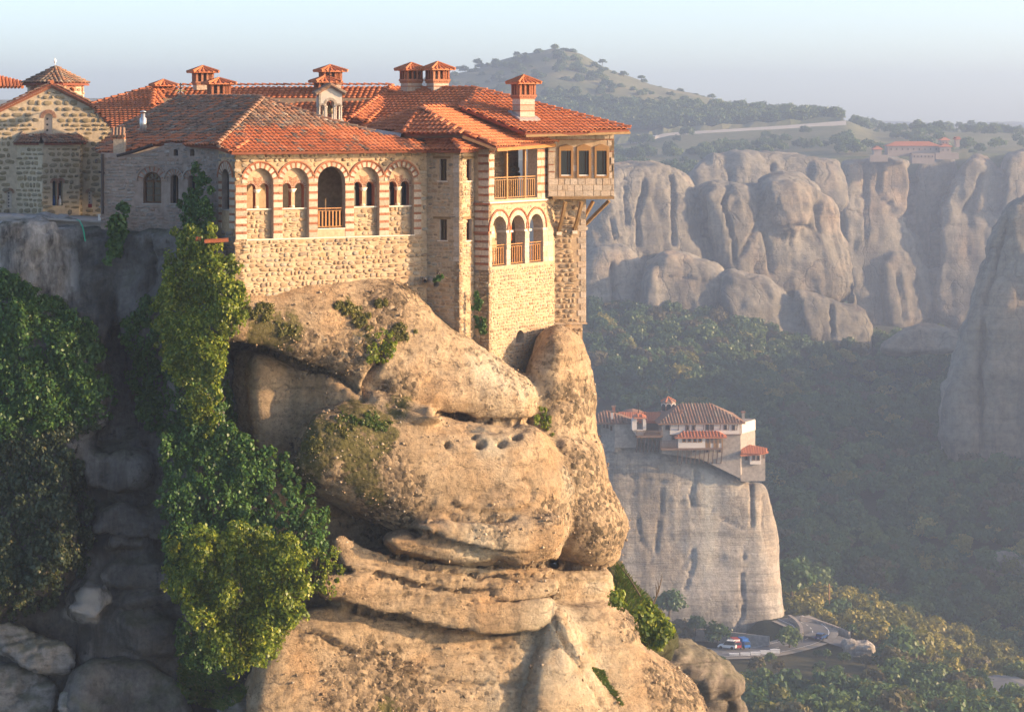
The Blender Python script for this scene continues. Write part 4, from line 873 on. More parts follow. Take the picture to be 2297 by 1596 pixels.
def bands(pc, parent, fr, s0, s1, h0, h1, out=0.0, hw=0.27, hb=0.055, nb=2, dp=0.03, seed=0, top='brick'):
    """courses of pale blocks between double layers of thin brick"""
    rs = random.Random(seed); y = h0; W = s1 - s0
    while y < h1 - 0.08:
        hh = min(hw, h1 - y); n = max(1, round(W / 0.42)); cuts = [s0 + W * (k + (rs.uniform(-0.18, 0.18) if 0 < k < n else 0)) / n for k in range(n + 1)]
        for a, b in zip(cuts, cuts[1:]):
            pc.add('stone_block', parent, PBL['ashlar'], fr.Mx((a + b) / 2, y + hh / 2, b - a - 0.016, hh - 0.014, dp * rs.uniform(0.6, 1.2), out - 0.003))
        y += hh
        for k in range(nb):
            if y + hb > h1: break
            n = max(1, round(W / 0.32)); o = rs.random() * 0.3
            cuts = sorted([s0, s1] + [s0 + W * (k2 + o) / n for k2 in range(1, n)])
            for a, b in zip(cuts, cuts[1:]):
                if b - a < 0.04: continue
                pc.add('brick', parent, PBL['brick'], fr.Mx((a + b) / 2, y + hb / 2, b - a - 0.012, hb - 0.012, dp * rs.uniform(0.7, 1.4), out - 0.003))
            y += hb
def wedge_proto(r0, r1, da, mat, name, dep=1.0):
    V = []
    for y in (0, dep):
        for rr, a in ((r0, -da), (r1, -da), (r1, da), (r0, da)): V.append((rr * math.sin(a), y, rr * math.cos(a)))
    Fc = [(4, 7, 6, 5), (0, 1, 5, 4), (1, 2, 6, 5), (2, 3, 7, 6), (3, 0, 4, 7)]
    return Proto(name, V, [f[::-1] for f in Fc], mat)
def voussoirs(pc, parent, fr, sc, hs, r0, r1, out=0.0, dp=0.035, pat=((13, 'ashlar'), (3.2, 'brick'), (3.2, 'brick')), a0=0.0):
    """arch ring of pale wedges with pairs of bricks between"""
    tot = sum(p[0] for p in pat); span = 180 - 2 * a0; n = max(1, round((span - pat[0][0]) / tot)); sc_ = span / (n * tot + pat[0][0]); a = -90 + a0; seq = list(pat) * n + [pat[0]]
    cache = {}
    for w, mk in seq:
        w *= sc_; key = (round(w, 2), mk)
        if key not in cache: cache[key] = wedge_proto(r0, r1, R(w / 2) - 0.006 / r1, M[mk], 'voussoir')
        mid = a + w / 2; pc.add('voussoir', parent, cache[key], fr.Mx(sc, hs, 1, 1, dp, out - 0.003, R(-mid))); a += w
def arc_moulding(name, parent, fr, sc, hs, r, w, mat, out=0.0, teeth=0, a0=0.0, dp=0.07):
    """a narrow brick moulding round an arch with a row of brick teeth under it"""
    mb = MB(); n = 22
    def q(rr, a, o): return fr.P(sc + rr * math.sin(a), hs + rr * math.cos(a), o)
    A = [R(-90 + a0) + R(180 - 2 * a0) * k / n for k in range(n + 1)]
    for a, b in zip(A, A[1:]):
        vs = [q(r, a, out), q(r, b, out), q(r + w, b, out), q(r + w, a, out), q(r, a, out + dp), q(r, b, out + dp), q(r + w, b, out + dp), q(r + w, a, out + dp)]
        mb.add(vs, [(4, 5, 6, 7), (0, 1, 5, 4), (2, 3, 7, 6)])
    for k in range(teeth):
        a = R(-90 + a0) + R(180 - 2 * a0) * (k + 0.5) / teeth; da = R(180 - 2 * a0) / teeth * 0.28
        vs = [q(r - w * 0.9, a - da, out), q(r - w * 0.9, a + da, out), q(r, a + da, out), q(r, a - da, out), q(r - w * 0.9, a - da, out + dp * .7), q(r - w * 0.9, a + da, out + dp * .7), q(r, a + da, out + dp * .7), q(r, a - da, out + dp * .7)]
        mb.add(vs, [(4, 5, 6, 7), (0, 1, 5, 4), (1, 2, 6, 5), (3, 0, 4, 7)])
    return mb.build(name, mat, parent)
def wbox(mb, fr, s0, s1, h0, h1, o0, o1):
    c = fr.P((s0 + s1) / 2, (h0 + h1) / 2, (o0 + o1) / 2); return mb.box(c, fr.e * abs(s1 - s0) / 2, fr.n * abs(o1 - o0) / 2, Vector((0, 0, abs(h1 - h0) / 2)))
def part_box(name, parent, mat, fr, s0, s1, h0, h1, o0, o1):
    return wbox(MB(), fr, s0, s1, h0, h1, o0, o1).build(name, mat, parent)

class Roof:
    """a roof plane: eave point, eave direction, pitch; outline given where it shows in the picture"""
    def __init__(s, E, ang, pitch):
        s.E = Vector(E); s.a = Vector((math.cos(R(ang)), math.sin(R(ang)), 0)); out = Vector((math.sin(R(ang)), -math.cos(R(ang)), 0))
        s.b = -out * math.cos(R(pitch)) + Vector((0, 0, math.sin(R(pitch)))); s.n = s.a.cross(s.b).normalized()
        if s.n.z < 0: s.n = -s.n
    def hit(s, u, v):
        d = Vector(((u - CX) / F, 1, (V0 - v) / F)); o = Vector((0, 0, CAMZ)); t = s.n.dot(s.E - o) / s.n.dot(d); return o + d * t
    def build(s, pc, parent_root, pts, kind=lambda x, y, r: 'tile', tw=0.25, tl=0.36, name='roof', base=None, seed=0, jit=0.01):
        W3 = [s.hit(u, v) for u, v in pts]; c = Vector(s.E)
        P2 = np.array([((w - c).dot(s.a), (w - c).dot(s.b)) for w in W3]); s.P2 = P2; s.W3 = W3
        mb = MB(); mb.prism(W3 if Vector((1, 0, 0)) is None else W3, -s.n * 0.14); ro = mb.build(name, base or M['lead_red'], parent_root); s.ob = ro
        rs = np.random.default_rng(seed); x0, x1 = P2[:, 0].min(), P2[:, 0].max(); y0, y1 = P2[:, 1].min(), P2[:, 1].max()
        gx = np.arange(x0 + tw / 2, x1, tw); gy = np.arange(y0 + tl / 2 - 0.06, y1, tl); X, Y = np.meshgrid(gx, gy, indexing='ij'); X = X.ravel(); Y = Y.ravel()
        ok = poly_sd(np.array(ccw([tuple(p) for p in P2])), X, Y) < 0.03
        for x, y in zip(X[ok], Y[ok]):
            k = kind(x, y, rs); j = jit * (3 if k == 'old_tile' else 1)
            a = rs.normal(0, j); ca, sa = math.cos(a), math.sin(a); p = c + s.a * (x + rs.normal(0, j * 0.5)) + s.b * (y + rs.normal(0, j)) + s.n * 0.005
            ex = (s.a * ca + s.b * sa) * tw * 0.95; ey = (s.b * ca - s.a * sa) * tl; ez = s.n * tw * 0.62
            pc.add('tile', ro, PTL[k], Matrix(((ex.x, ey.x, ez.x, p.x), (ex.y, ey.y, ez.y, p.y), (ex.z, ey.z, ez.z, p.z), (0, 0, 0, 1))))
        return ro
def ridge(pc, parent, A, B, kind='tile', w=0.26, step=0.40, lift=0.05):
    """rounded ridge tiles laid end to end from A (low) to B (high)"""
    A = Vector(A); B = Vector(B); d = B - A; L = d.length; d.normalize(); x = d.cross(Vector((0, 0, 1)))
    if x.length < 0.01: return
    x.normalize(); z = x.cross(d); n = max(1, int(L / step))
    for k in range(n):
        p = A + d * (k + 0.5) * L / n + z * lift; ex = x * w; ey = d * (L / n); ez = z * w * 0.62
        pc.add('ridge_tile', parent, PRD[kind], Matrix(((ex.x, ey.x, ez.x, p.x), (ex.y, ey.y, ez.y, p.y), (ex.z, ey.z, ez.z, p.z), (0, 0, 0, 1))))
M['lead_red'] = flat('roof bedding', (0.22, 0.08, 0.05), 0.95, var=0.4)

def chimney(parent, u, d, vcap, veave, vlan, vband, vbase, wpx, ang=30, mats=('ashlar', 'brick', 'tile'), tilt=0.6):
    """masonry chimney with corbel bands, an open brick lantern and a tiled cap; a part of its building"""
    s = F / d; X = (u - CX) / s; z = lambda v: CAMZ + (V0 - v) / s; w = wpx / s / 1.25 / 2; fr = Fr((X, d), ang)
    def sq(mb, hw, z0, z1):
        c = Vector((X, d, (z0 + z1) / 2)); return mb.box(c, fr.e * hw, fr.n * hw, Vector((0, 0, (z1 - z0) / 2)))
    mb = MB(); rs = random.Random(int(u)); zz_ = z(vbase); zt = z(vband)
    while zz_ < zt - 0.02:
        mb.m = 0; mb.rnd = rs.random(); h2 = min(zz_ + 0.26, zt); sq(mb, w, zz_, h2); zz_ = h2
        if zz_ < zt - 0.05: mb.m = 1; sq(mb, w + 0.012, zz_, zz_ + 0.05); zz_ += 0.05
    sh = mb.build('chimney', [M[mats[0]], M[mats[1]]], parent)
    mb = MB(); mb.rnd = 0.4; zb = z(vband); zl = z(vlan); hb = (zl - zb); sq(mb, w * 1.10, zb, zb + hb * 0.4); sq(mb, w * 1.2, zb + hb * 0.5, zl)
    sq(mb, w * 0.98, zb + hb * 0.4, zb + hb * 0.5)
    for k in range(6):
        for fx, fy in ((1, 0), (-1, 0), (0, 1), (0, -1)):
            t = -1 + (k + 0.5) / 3; c = Vector((X, d, zb + hb * 0.45)) + (fr.e * fx + fr.n * fy) * w * 1.12 + (fr.e * fy + fr.n * fx) * t * w * 1.0
            mb.box(c, fr.e * w * 0.09, fr.n * w * 0.09, Vector((0, 0, hb * 0.06)))
    mb.build('brick_band', M[mats[1]], sh)
    ze = z(veave)
    mb = MB(); sq(mb, w * 0.62, zl, ze); mb.build('lantern_core', M['interior'], sh)
    first = None
    for fx, fy in ((1, 0), (-1, 0), (0, 1), (0, -1)):
        for k in range(4):
            if fy and k in (0, 3): continue
            t = -1 + 2 * k / 3.0; c = Vector((X, d, (zl + ze) / 2)) + (fr.e * fx + fr.n * fy) * w * 0.98 + (fr.e * fy + fr.n * fx) * t * w * 0.98
            mb = MB(); mb.rnd = rs.random(); mb.box(c, fr.e * w * 0.13, fr.n * w * 0.13, Vector((0, 0, (ze - zl) / 2))); mb.build('lantern_post', M[mats[1]], sh)
    mb = MB(); mb.rnd = 0.3; sq(mb, w * 1.2, ze, ze + 0.07); mb.m = 1; hw = w * 1.62; zc_ = ze + 0.07; za = z(vcap)
    cs = [Vector((X, d, zc_)) + fr.e * a * hw + fr.n * b * hw for a, b in ((-1, -1), (1, -1), (1, 1), (-1, 1))]; ap = Vector((X, d, za))
    mb.add(cs + [ap] + [c - Vector((0, 0, 0.05)) for c in cs], [(0, 1, 4), (1, 2, 4), (2, 3, 4), (3, 0, 4), (5, 8, 7, 6), (0, 5, 6, 1), (1, 6, 7, 2), (2, 7, 8, 3), (3, 8, 5, 0)])
    for i in range(4):
        a, b = cs[i], cs[(i + 1) % 4]; mb.rnd = rs.random(); mb.tube([a + Vector((0, 0, .02)), ap + Vector((0, 0, .03))], [0.085, 0.07], 6)
        for k in range(1, 5):
            t = k / 5; p = a.lerp(b, t); q = ap.lerp(p, 0.1 + 0.45 * abs(2 * t - 1)); mb.rnd = rs.random(); mb.tube([p, q], [0.065, 0.055], 6)
    mb.build('cap', [M[mats[1]], M[mats[2]]], sh)
    return sh
# ------------------------------------------------------------------ arcaded refectory wing
ref_base = pt(640, 640, 124)
REF = thing('refectory_wing', ref_base, 'stone refectory wing with five banded arches, patched brown tile roof and rounded grey apse', 'building')
pc = Pieces(REF)
A = Fr(pt(527, 0, 120), 33)
h_ledge = A.loc(560, 537)[1]; h_sill = A.loc(582, 469)[1]; h_spr = A.loc(582, 411)[1]; h_door = A.loc(740, 512)[1]; h_top = A.loc(740, 336)[1]
cen = [A.loc(u, 450)[0] for u in (583, 663, 743, 822, 900)]; RN = 0.70
outerA = A.locs([(527, 337), (957, 332), (957, 740), (890, 668), (527, 672)])
niches = [arch(c, h_ledge, h_spr, RN) for c in cen]
niches[2] = arch(cen[2], h_door, h_spr, RN + 0.05)
wA = wall('arcade_wall', REF, A, outerA, niches, [M['mortar'], M['ashlar']], 0.30)
# recessed window panels
h_sp2 = A.loc(582, 424)[1]; RL = 0.25
for i, c in enumerate(cen):
    if i == 2: continue
    lights = [arch(c + q * 0.345, h_sill + 0.02, h_sp2, RL) for q in (-1, 1)]
    pn = wall('window_panel', REF, A, arch(c, h_ledge - 0.02, h_spr, RN + 0.01, 12), lights, [M['mortar'], M['brick']], 0.28, -0.27)
    for q in (-1, 1):
        voussoirs(pc, pn, A, c + q * 0.345, h_sp2, RL, RL + 0.13, -0.27, 0.02, ((9, 'brick'), (7, 'ashlar')))
    mb = MB()                                                    # herringbone brick in the head
    for k in range(5):
        for q in (-1, 1):
            y = h_sp2 + 0.16 + k * 0.075; x = 0.045 + 0.0 * k
            mb.rnd = random.random(); a = A.P(c + q * 0.02, y, -0.262); b = A.P(c + q * (0.16 + 0.02 * k), y + 0.09, -0.262); mb.bar(a, b, 0.03, 0.03, A.n)
    mb.build('herringbone_brickwork', M['brick'], pn)
    col = MB(); p = A.P(c, h_sill + 0.03, -0.36)
    col.lathe(p, [(0.12, 0), (0.13, 0.05), (0.10, 0.10), (0.075, 0.15), (0.065, h_sp2 - h_sill - 0.32), (0.07, h_sp2 - h_sill - 0.26)], 12)
    col.add([A.P(c + x * 0.08, h_sp2 - 0.22, -0.36 + y * 0.08) for x, y in ((-1, -1), (1, -1), (1, 1), (-1, 1))] + [A.P(c + x * 0.16, h_sp2 - 0.02, -0.34 + y * 0.15) for x, y in ((-1, -1), (1, -1), (1, 1), (-1, 1))], [(0, 1, 5, 4), (1, 2, 6, 5), (2, 3, 7, 6), (3, 0, 4, 7), (4, 5, 6, 7)])
    col.build('column', M['marble'], pn, True)
    part_box('sill', pn, M['marble'], A, c - RN + 0.01, c + RN - 0.01, h_sill - 0.05, h_sill + 0.015, -0.30, -0.16)
    stones(pc, pn, A, rect(c - RN, c + RN, h_ledge, h_sill - 0.06), [], 0.29, 0.21, 'stone', -0.27, 0.06, seed=40 + i)
    if i in (3, 4):
        part_box('window', pn, M['glass'], A, c - 0.62, c + 0.62, h_sill, h_sp2 + 0.3, -0.62, -0.60)
part_box('ledge', REF, M['marble'], A, cen[0] - RN - 0.02, cen[-1] + RN + 0.05, h_ledge - 0.05, h_ledge + 0.004, -0.1, 0.05)
part_box('doorstep', REF, M['marble'], A, cen[2] - RN - 0.04, cen[2] + RN + 0.04, h_door - 0.05, h_door + 0.004, -0.35, 0.03)
# arches and striped piers
edges = [0.0] + [c for c in cen] + [A.loc(940, 450)[0]]
for i, c in enumerate(cen):
    rn = RN + (0.05 if i == 2 else 0)
    voussoirs(pc, wA, A, c, h_spr, rn, 0.955, 0.0, 0.03)
    arc_moulding('arch_moulding', wA, A, c, h_spr, 0.985, 0.055, M['brick'], 0.0, 26, 17 if i not in () else 0)
piers = [(0.02, cen[0] - RN)] + [(cen[i] + RN + (0.05 if i == 2 else 0), cen[i + 1] - RN - (0.05 if i == 1 else 0)) for i in range(4)] + [(cen[4] + RN, cen[4] + RN + 0.42)]
for i, (a, b) in enumerate(piers): bands(pc, wA, A, a, b, h_ledge + 0.0, h_spr, 0.0, 0.25, 0.058, 2, 0.03, i)
exA = [rect(cen[0] - 1.0, cen[-1] + 1.0, h_ledge - 0.06, h_spr), rect(-0.1, cen[0], h_ledge - 0.06, h_spr)] + [arch(c, h_spr - 0.1, h_spr, 1.03) for c in cen] + [rect(cen[4], cen[4] + RN + 0.42, h_ledge - 0.06, h_spr)]
stones(pc, wA, A, outerA, exA, 0.31, 0.215, 'stone', 0.0, 0.065, seed=3)
# gallery behind the arcade
L_A = A.loc(957, 450)[0]
part_box('gallery_back_wall', REF, M['mortar'], A, 0.3, L_A, h_ledge, h_top + 0.2, -2.7, -2.5)
part_box('gallery_floor', REF, M['concrete'], A, 0.3, L_A, h_door - 0.3, h_door - 0.05, -2.5, -0.31)
part_box('gallery_ceiling', REF, M['dark_wood'], A, 0.3, L_A, h_top - 0.12, h_top, -2.5, -0.31)
def railing(name, parent, fr, s0, s1, h0, h1, out, mat, nbar, rail=0.05, bw=0.035):
    mb = MB(); wbox(mb, fr, s0, s1, h1 - rail, h1, out - 0.03, out + 0.03); o = mb.build(name, mat, parent)
    part_box('bottom_rail', o, mat, fr, s0, s1, h0 + 0.04, h0 + 0.08, out - 0.02, out + 0.02); part_box('middle_rail', o, mat, fr, s0, s1, h1 - 0.16, h1 - 0.13, out - 0.015, out + 0.015)
    for k in range(nbar):
        s = s0 + (s1 - s0) * (k + 0.5) / nbar; part_box('baluster', o, mat, fr, s - bw / 2, s + bw / 2, h0 + 0.08, h1 - 0.13, out - 0.018, out + 0.018)
    return o
railing('railing', REF, A, cen[2] - RN - 0.02, cen[2] + RN - 0.1, h_door + 0.02, h_door + 0.98, -0.10, M['wood'], 7, 0.05, 0.075)
# brick eave course
def eave_course(name, parent, fr, s0, s1, h, out=0.0, mat=None):
    mb = MB(); wbox(mb, fr, s0, s1, h - 0.06, h, out, out + 0.07); wbox(mb, fr, s0, s1, h - 0.24, h - 0.18, out, out + 0.05); n = int((s1 - s0) / 0.16)
    for k in range(n):
        s = s0 + (s1 - s0) * (k + 0.5) / n; wbox(mb, fr, s - 0.035, s + 0.035, h - 0.18, h - 0.06, out, out + 0.10)
    return mb.build(name, mat or M['brick'], parent)
eave_course('eave_course', REF, A, 0.0, L_A, h_top + 0.02)
# shaded walls on the left: corner, apse, old wall with the timber window
def chain(start, segs):
    o = start; out = []
    for ang, u1 in segs:
        fr = Fr(o, ang); s1 = fr.loc(u1, 400)[0]; out.append((fr, s1)); o = fr.P(s1, 0)
    return out
# walking leftwards, so each frame starts at its left end
def left_walls(start, segs):
    p = Vector(start); out = []
    for ang, u1 in segs:
        tmp = Fr(p, ang); s1 = tmp.loc(u1, 400)[0]; q = tmp.P(s1, 0); fr = Fr(q, ang); out.append((fr, -s1)); p = q
    return out
LW = left_walls(A.P(0, 0), [(-57, 490), (-46, 452), (-32, 412), (-20, 368), (-8, 226)])
tops = [337, 331, 327, 322, 336]
lw_holes = []
def win_arch(fr, uc, v0, vs_, wpx): 
    a = fr.loc(uc - wpx, 440)[0]; b = fr.loc(uc + wpx, 440)[0]; return arch((a + b) / 2, fr.loc(uc, v0)[1], fr.loc(uc, vs_)[1], (b - a) / 2), ((a + b) / 2, fr.loc(uc, v0)[1], fr.loc(uc, vs_)[1], (b - a) / 2)
specs = {0: [(506, 469, 398, 8.5)], 1: [(462, 338, 332, 0)], 2: [(430, 456, 404, 8.0), (431, 350, 340, 5)], 3: [(391, 456, 402, 9.0), (394, 350, 340, 5)], 4: [(341, 456, 407, 20.5)]}
for i, ((fr, Lg), vt) in enumerate(zip(LW, tops)):
    ul = [490, 452, 412, 368, 226][i]; ur = [527, 490, 452, 412, 368][i]
    hb = fr.loc((ul + ur) / 2, 545 if i > 0 else 660)[1]; ht = fr.loc((ul + ur) / 2, vt)[1]
    ou = rect(0, Lg, hb, ht)
    if i == 4: ou = [(0, hb), (Lg, hb), (Lg, fr.loc(368, 326)[1]), (fr.loc(340, 336)[0], fr.loc(340, 336)[1]), (fr.loc(300, 348)[0], fr.loc(300, 346)[1]), (0, fr.loc(230, 343)[1])]
    hs = []; inf = []
    for sp in specs[i]:
        if sp[3] > 0: p, q = win_arch(fr, *sp); hs.append(p); inf.append(q)
    w = wall('apse_wall' if 0 < i < 4 else 'side_wall', REF, fr, ou, hs, [M['old_mortar'] if i else M['mortar'], M['old_mortar']], 0.45)
    ex = [[(x, y) for x, y in p] for p in hs]
    for k, (sc, h0, hs_, hw) in enumerate(inf):
        big = hs_ - h0 > 0.5
        if i == 0:
            voussoirs(pc, w, fr, sc, hs_, hw, hw + 0.34, 0, 0.03); arc_moulding('arch_moulding', w, fr, sc, hs_, hw + 0.35, 0.05, M['brick'], 0, 0)
            for a, b in ((0.02, sc - hw), (sc + hw, Lg - 0.02)): bands(pc, w, fr, a, b, h0 - 0.9, hs_, 0, 0.25, 0.058, 2, 0.03, 70)
            ex.append(rect(-1, 9, h0 - 0.95, hs_)); ex.append(arch(sc, hs_ - 0.05, hs_, hw + 0.42))
        elif big:
            voussoirs(pc, w, fr, sc, hs_, hw + 0.02, hw + 0.26, 0, 0.03, ((16, 'old_stone'), (5, 'brick'))); ex.append(arch(sc, h0, hs_, hw + 0.27))
            arc_moulding('arch_moulding', w, fr, sc, hs_, hw + 0.28, 0.06, M['old_stone'], 0, 0, 0, 0.10)
        wd = 0.30
        g = wall('window', w, fr, arch(sc, h0, hs_, hw + 0.01), [], [M['glass']], 0.02, -wd, False)
        if big:
            part_box('sill', w, M['concrete'], fr, sc - hw - 0.05, sc + hw + 0.05, h0 - 0.06, h0 - 0.003, -0.3, 0.05)
            if i == 4:                                           # timber window with six panes and a fanlight
                mb = MB(); t = 0.055
                ring = arch(sc, h0, hs_, hw); rin = arch(sc, h0 + t, hs_, hw - t)
                wall('frame', g, fr, arch(sc, h0, hs_, hw - 0.004), [arch(sc, h0 + 0.09, hs_, hw - 0.09)], [M['dark_wood']], 0.08, -wd + 0.09)
                for a, b in ((-0.03, 0.03),): part_box('mullion', g, M['dark_wood'], fr, sc + a, sc + b, h0, hs_, -wd + 0.02, -wd + 0.08)
                part_box('transom', g, M['dark_wood'], fr, sc - hw, sc + hw, hs_ - 0.05, hs_ + 0.05, -wd + 0.02, -wd + 0.085)
                for f in (0.36, 0.68): part_box('glazing_bar', g, M['dark_wood'], fr, sc - hw, sc + hw, h0 + (hs_ - h0) * f - 0.018, h0 + (hs_ - h0) * f + 0.018, -wd + 0.02, -wd + 0.06)
                for an in (45, 90, 135):
                    mb = MB(); mb.bar(fr.P(sc, hs_, -wd + 0.04), fr.P(sc + hw * math.cos(R(an)), hs_ + hw * math.sin(R(an)), -wd + 0.04), 0.04, 0.04, fr.n); mb.build('fanlight_bar', M['dark_wood'], g)
            else: part_box('glazing_bar', g, M['dark_wood'], fr, sc - 0.025, sc + 0.025, h0, hs_ + hw * 0.95, -wd + 0.01, -wd + 0.05)
    stones(pc, w, fr, ou, ex, 0.30 if i < 4 else 0.36, 0.16 if i else 0.22, 'old_stone', 0, 0.035, 0.035, 1.3, seed=20 + i)
# roofs
hold = lambda x, y, r: 'old_tile' if (y > 2.4 + 0.1 * math.sin(x * 9) or r.random() < 0.03) else ('tile' if r.random() < 0.9 else 'old_tile')
E1 = A.P(0, h_top + 0.16, 0.35)
R1 = Roof(E1, 33, 23)
r1o = R1.build(pc, REF, [(486, 329), (590, 223), (640, 241), (720, 268), (800, 290), (838, 300), (945, 318), (958, 336), (520, 341)], hold, seed=1)
R2 = Roof(LW[1][0].P(LW[1][1], h_top + 0.30, 0.3), -48, 21)
r2o = R2.build(pc, REF, [(486, 329), (590, 223), (403, 222), (268, 290), (212, 336), (262, 349), (345, 323), (400, 322)], lambda x, y, r: 'old_tile' if r.random() < (0.85 if y > 1.3 else 0.3) else 'tile', seed=2, jit=0.018)
ridge(pc, r1o, R1.hit(486, 328), R1.hit(590, 222), 'old_tile', 0.30); ridge(pc, r2o, R2.hit(403, 221), R2.hit(590, 221), 'old_tile', 0.30)
for a, b in (((838, 299), (720, 267)), ((720, 267), (590, 222))): ridge(pc, r1o, R1.hit(*a), R1.hit(*b), 'old_tile', 0.28)
ridge(pc, r1o, R1.hit(527, 338), R1.hit(556, 319), 'tile', 0.26); ridge(pc, r2o, R2.hit(268, 290), R2.hit(403, 221), 'old_tile', 0.26)
# little brick chimney with a barrel-tile hood, steel flue, gutter, downpipe, lamp
def pbox(mb, u0, u1, v0, v1, d, dp): 
    a = pt(u0, v1, d); b = pt(u1, v0, d); return mb.abox((a.x, d, a.z), (b.x, d + dp, b.z))
mb = MB(); mb.rnd = 0.3; pbox(mb, 254, 279, 312, 352, 124.2, 0.55); ch = mb.build('brick_chimney', [M['ashlar']], REF)
for k in range(4):
    mb = MB(); u = 253.5 + k * 7.6; mb.rnd = k * 0.2 + 0.1; mb.tube([pt(u, 306, 124.0), pt(u + 1, 288, 124.6)], [0.09, 0.08], 8); mb.build('hood_tile', M['old_tile'], ch)
mb = MB(); mb.rnd = 0.5; pbox(mb, 255, 259, 300, 312, 124.2, .5); pbox(mb, 274, 278, 300, 312, 124.2, .5); pbox(mb, 265, 268, 300, 312, 124.25, .1); mb.build('hood_post', M['brick'], ch)
mb = MB(); c = pt(321, 294, 127); mb.lathe(c, [(0.17, 0), (0.17, 0.62), (0.10, 0.68), (0.10, 0.86)], 14); fl = mb.build('steel_flue', M['zinc'], REF, True)
mb = MB(); mb.lathe(c + Vector((0, 0, 0.93)), [(0.17, 0), (0.14, 0.04), (0.02, 0.09)], 14); mb.build('flue_cap', M['zinc'], fl, True)
fr4, L4 = LW[4]
mb = MB(); mb.tube([fr4.hitp(262, 350, 0.33), fr4.hitp(300, 340, 0.33), fr4.hitp(342, 325, 0.33)], 0.07, 8); mb.build('gutter', M['gutter'], REF)
mb = MB(); mb.tube([fr4.hitp(230, 345, 0.1), fr4.hitp(230, 405, 0.12), fr4.hitp(230, 480, 0.12)], 0.07, 8); mb.tube([fr4.hitp(222, 386, .1), fr4.hitp(234, 388, .14)], .05, 6); mb.build('downpipe', M['gutter'], REF)
mb = MB(); mb.tube([fr4.hitp(222, 356, .05), fr4.hitp(216, 358, .5)], .015, 5); mb.lathe(fr4.hitp(216, 366, .5), [(0.03, 0), (0.07, 0.03), (0.07, .13), (.015, .2)], 8); mb.build('wall_lamp', M['gutter'], REF)
pc.done({'stone': 'rubble_stonework', 'tile': 'roof_tiles', 'brick': 'brick_courses', 'stone_block': 'pale_blocks', 'voussoir': 'arch_wedges', 'ridge_tile': 'ridge_tiles'})

# ------------------------------------------------------------------ tower, loggia and overhanging room
GW = thing('guest_wing', pt(1150, 800, 127), 'tall stone wing with tiled hip roof, wooden balcony and jutting room on struts', 'building')
pc = Pieces(GW)
P_A1 = A.P(L_A, 0); T1 = Fr(P_A1, -30); L_T1 = T1.loc(1030, 500)[0]
T2 = Fr(T1.P(L_T1, 0), 60); L_T2 = T2.loc(1063, 500)[0]
G1f = Fr(T2.P(L_T2, 0), -30); L_G1 = G1f.loc(1096, 500)[0]
G2f = Fr(G1f.P(L_G1, 0), 60); L_G2 = G2f.loc(1246, 500)[0]
def win_rect(fr, u0, u1, v0, v1): 
    a = fr.loc(u0, (v0 + v1) / 2)[0]; b = fr.loc(u1, (v0 + v1) / 2)[0]; um = (u0 + u1) / 2; return rect(a, b, fr.loc(um, v1)[1], fr.loc(um, v0)[1])
def small_window(w, fr, r, mat='gold_glass'):
    s0, s1, h0, h1 = r[0][0], r[1][0], r[0][1], r[2][1]
    g = part_box('window', w, M[mat], fr, s0, s1, h0, h1, -0.24, -0.22)
    for a, b, c, d in ((s0, s0 + .06, h0, h1), (s1 - .06, s1, h0, h1), (s0, s1, h0, h0 + .06), (s0, s1, h1 - .06, h1)): part_box('frame', g, M['dark_wood'], fr, a, b, c, d, -0.219, -0.14)
    sm = (s0 + s1) / 2; part_box('mullion', g, M['dark_wood'], fr, sm - .02, sm + .02, h0, h1, -0.219, -0.16); part_box('glazing_bar', g, M['dark_wood'], fr, s0, s1, h0 + (h1 - h0) * .62, h0 + (h1 - h0) * .66, -0.219, -0.165)
    part_box('lintel', w, M['beam'], fr, s0 - 0.35, s1 + 0.22, h1 + 0.02, h1 + 0.14, -0.05, 0.03); part_box('sill', w, M['marble'], fr, s0 - 0.1, s1 + 0.05, h0 - 0.05, h0 - 0.003, -0.2, 0.05)
for fr, Lg, u0, u1, hl, vb in ((T1, L_T1, 955, 1030, [(Z3(398, 975), Z3(460, 1160)), (Z5(400, 328), Z5(462, 505))], 770), (T2, L_T2, 1030, 1063, [(Z3(628, 975), Z3(672, 1160)), (Z5(628, 325), Z5(672, 505))], 790)):
    um = (u0 + u1) / 2; ht = fr.loc(um, 333)[1]; ou = rect(0, Lg, fr.loc(um, vb)[1], ht); holes = [win_rect(fr, a[0], b[0], a[1], b[1]) for a, b in hl]
    w = wall('tower_wall', GW, fr, ou, holes, [M['mortar'], M['ashlar']], 0.3)
    for r in holes: small_window(w, fr, r, 'gold_glass' if fr is T1 else 'glass')
    if fr is T1: bands(pc, w, fr, Lg - 0.34, Lg - 0.01, ou[0][1] + 4, ht - 0.3, 0, 0.24, 0.0, 0, 0.02, 9)
    stones(pc, w, fr, ou, [[(x, y) for x, y in h] for h in holes] + [rect(r[0][0] - 0.38, r[1][0] + 0.25, r[2][1], r[2][1] + 0.15) for r in holes] + ([rect(Lg - 0.35, Lg + 1, ou[0][1] + 4, ht)] if fr is T1 else []), 0.28, 0.17, 'stone', 0, 0.04, 0.03, seed=60)
    eave_course('eave_course', GW, fr, 0, Lg + (0.0 if fr is T2 else 0.0), ht + 0.02)
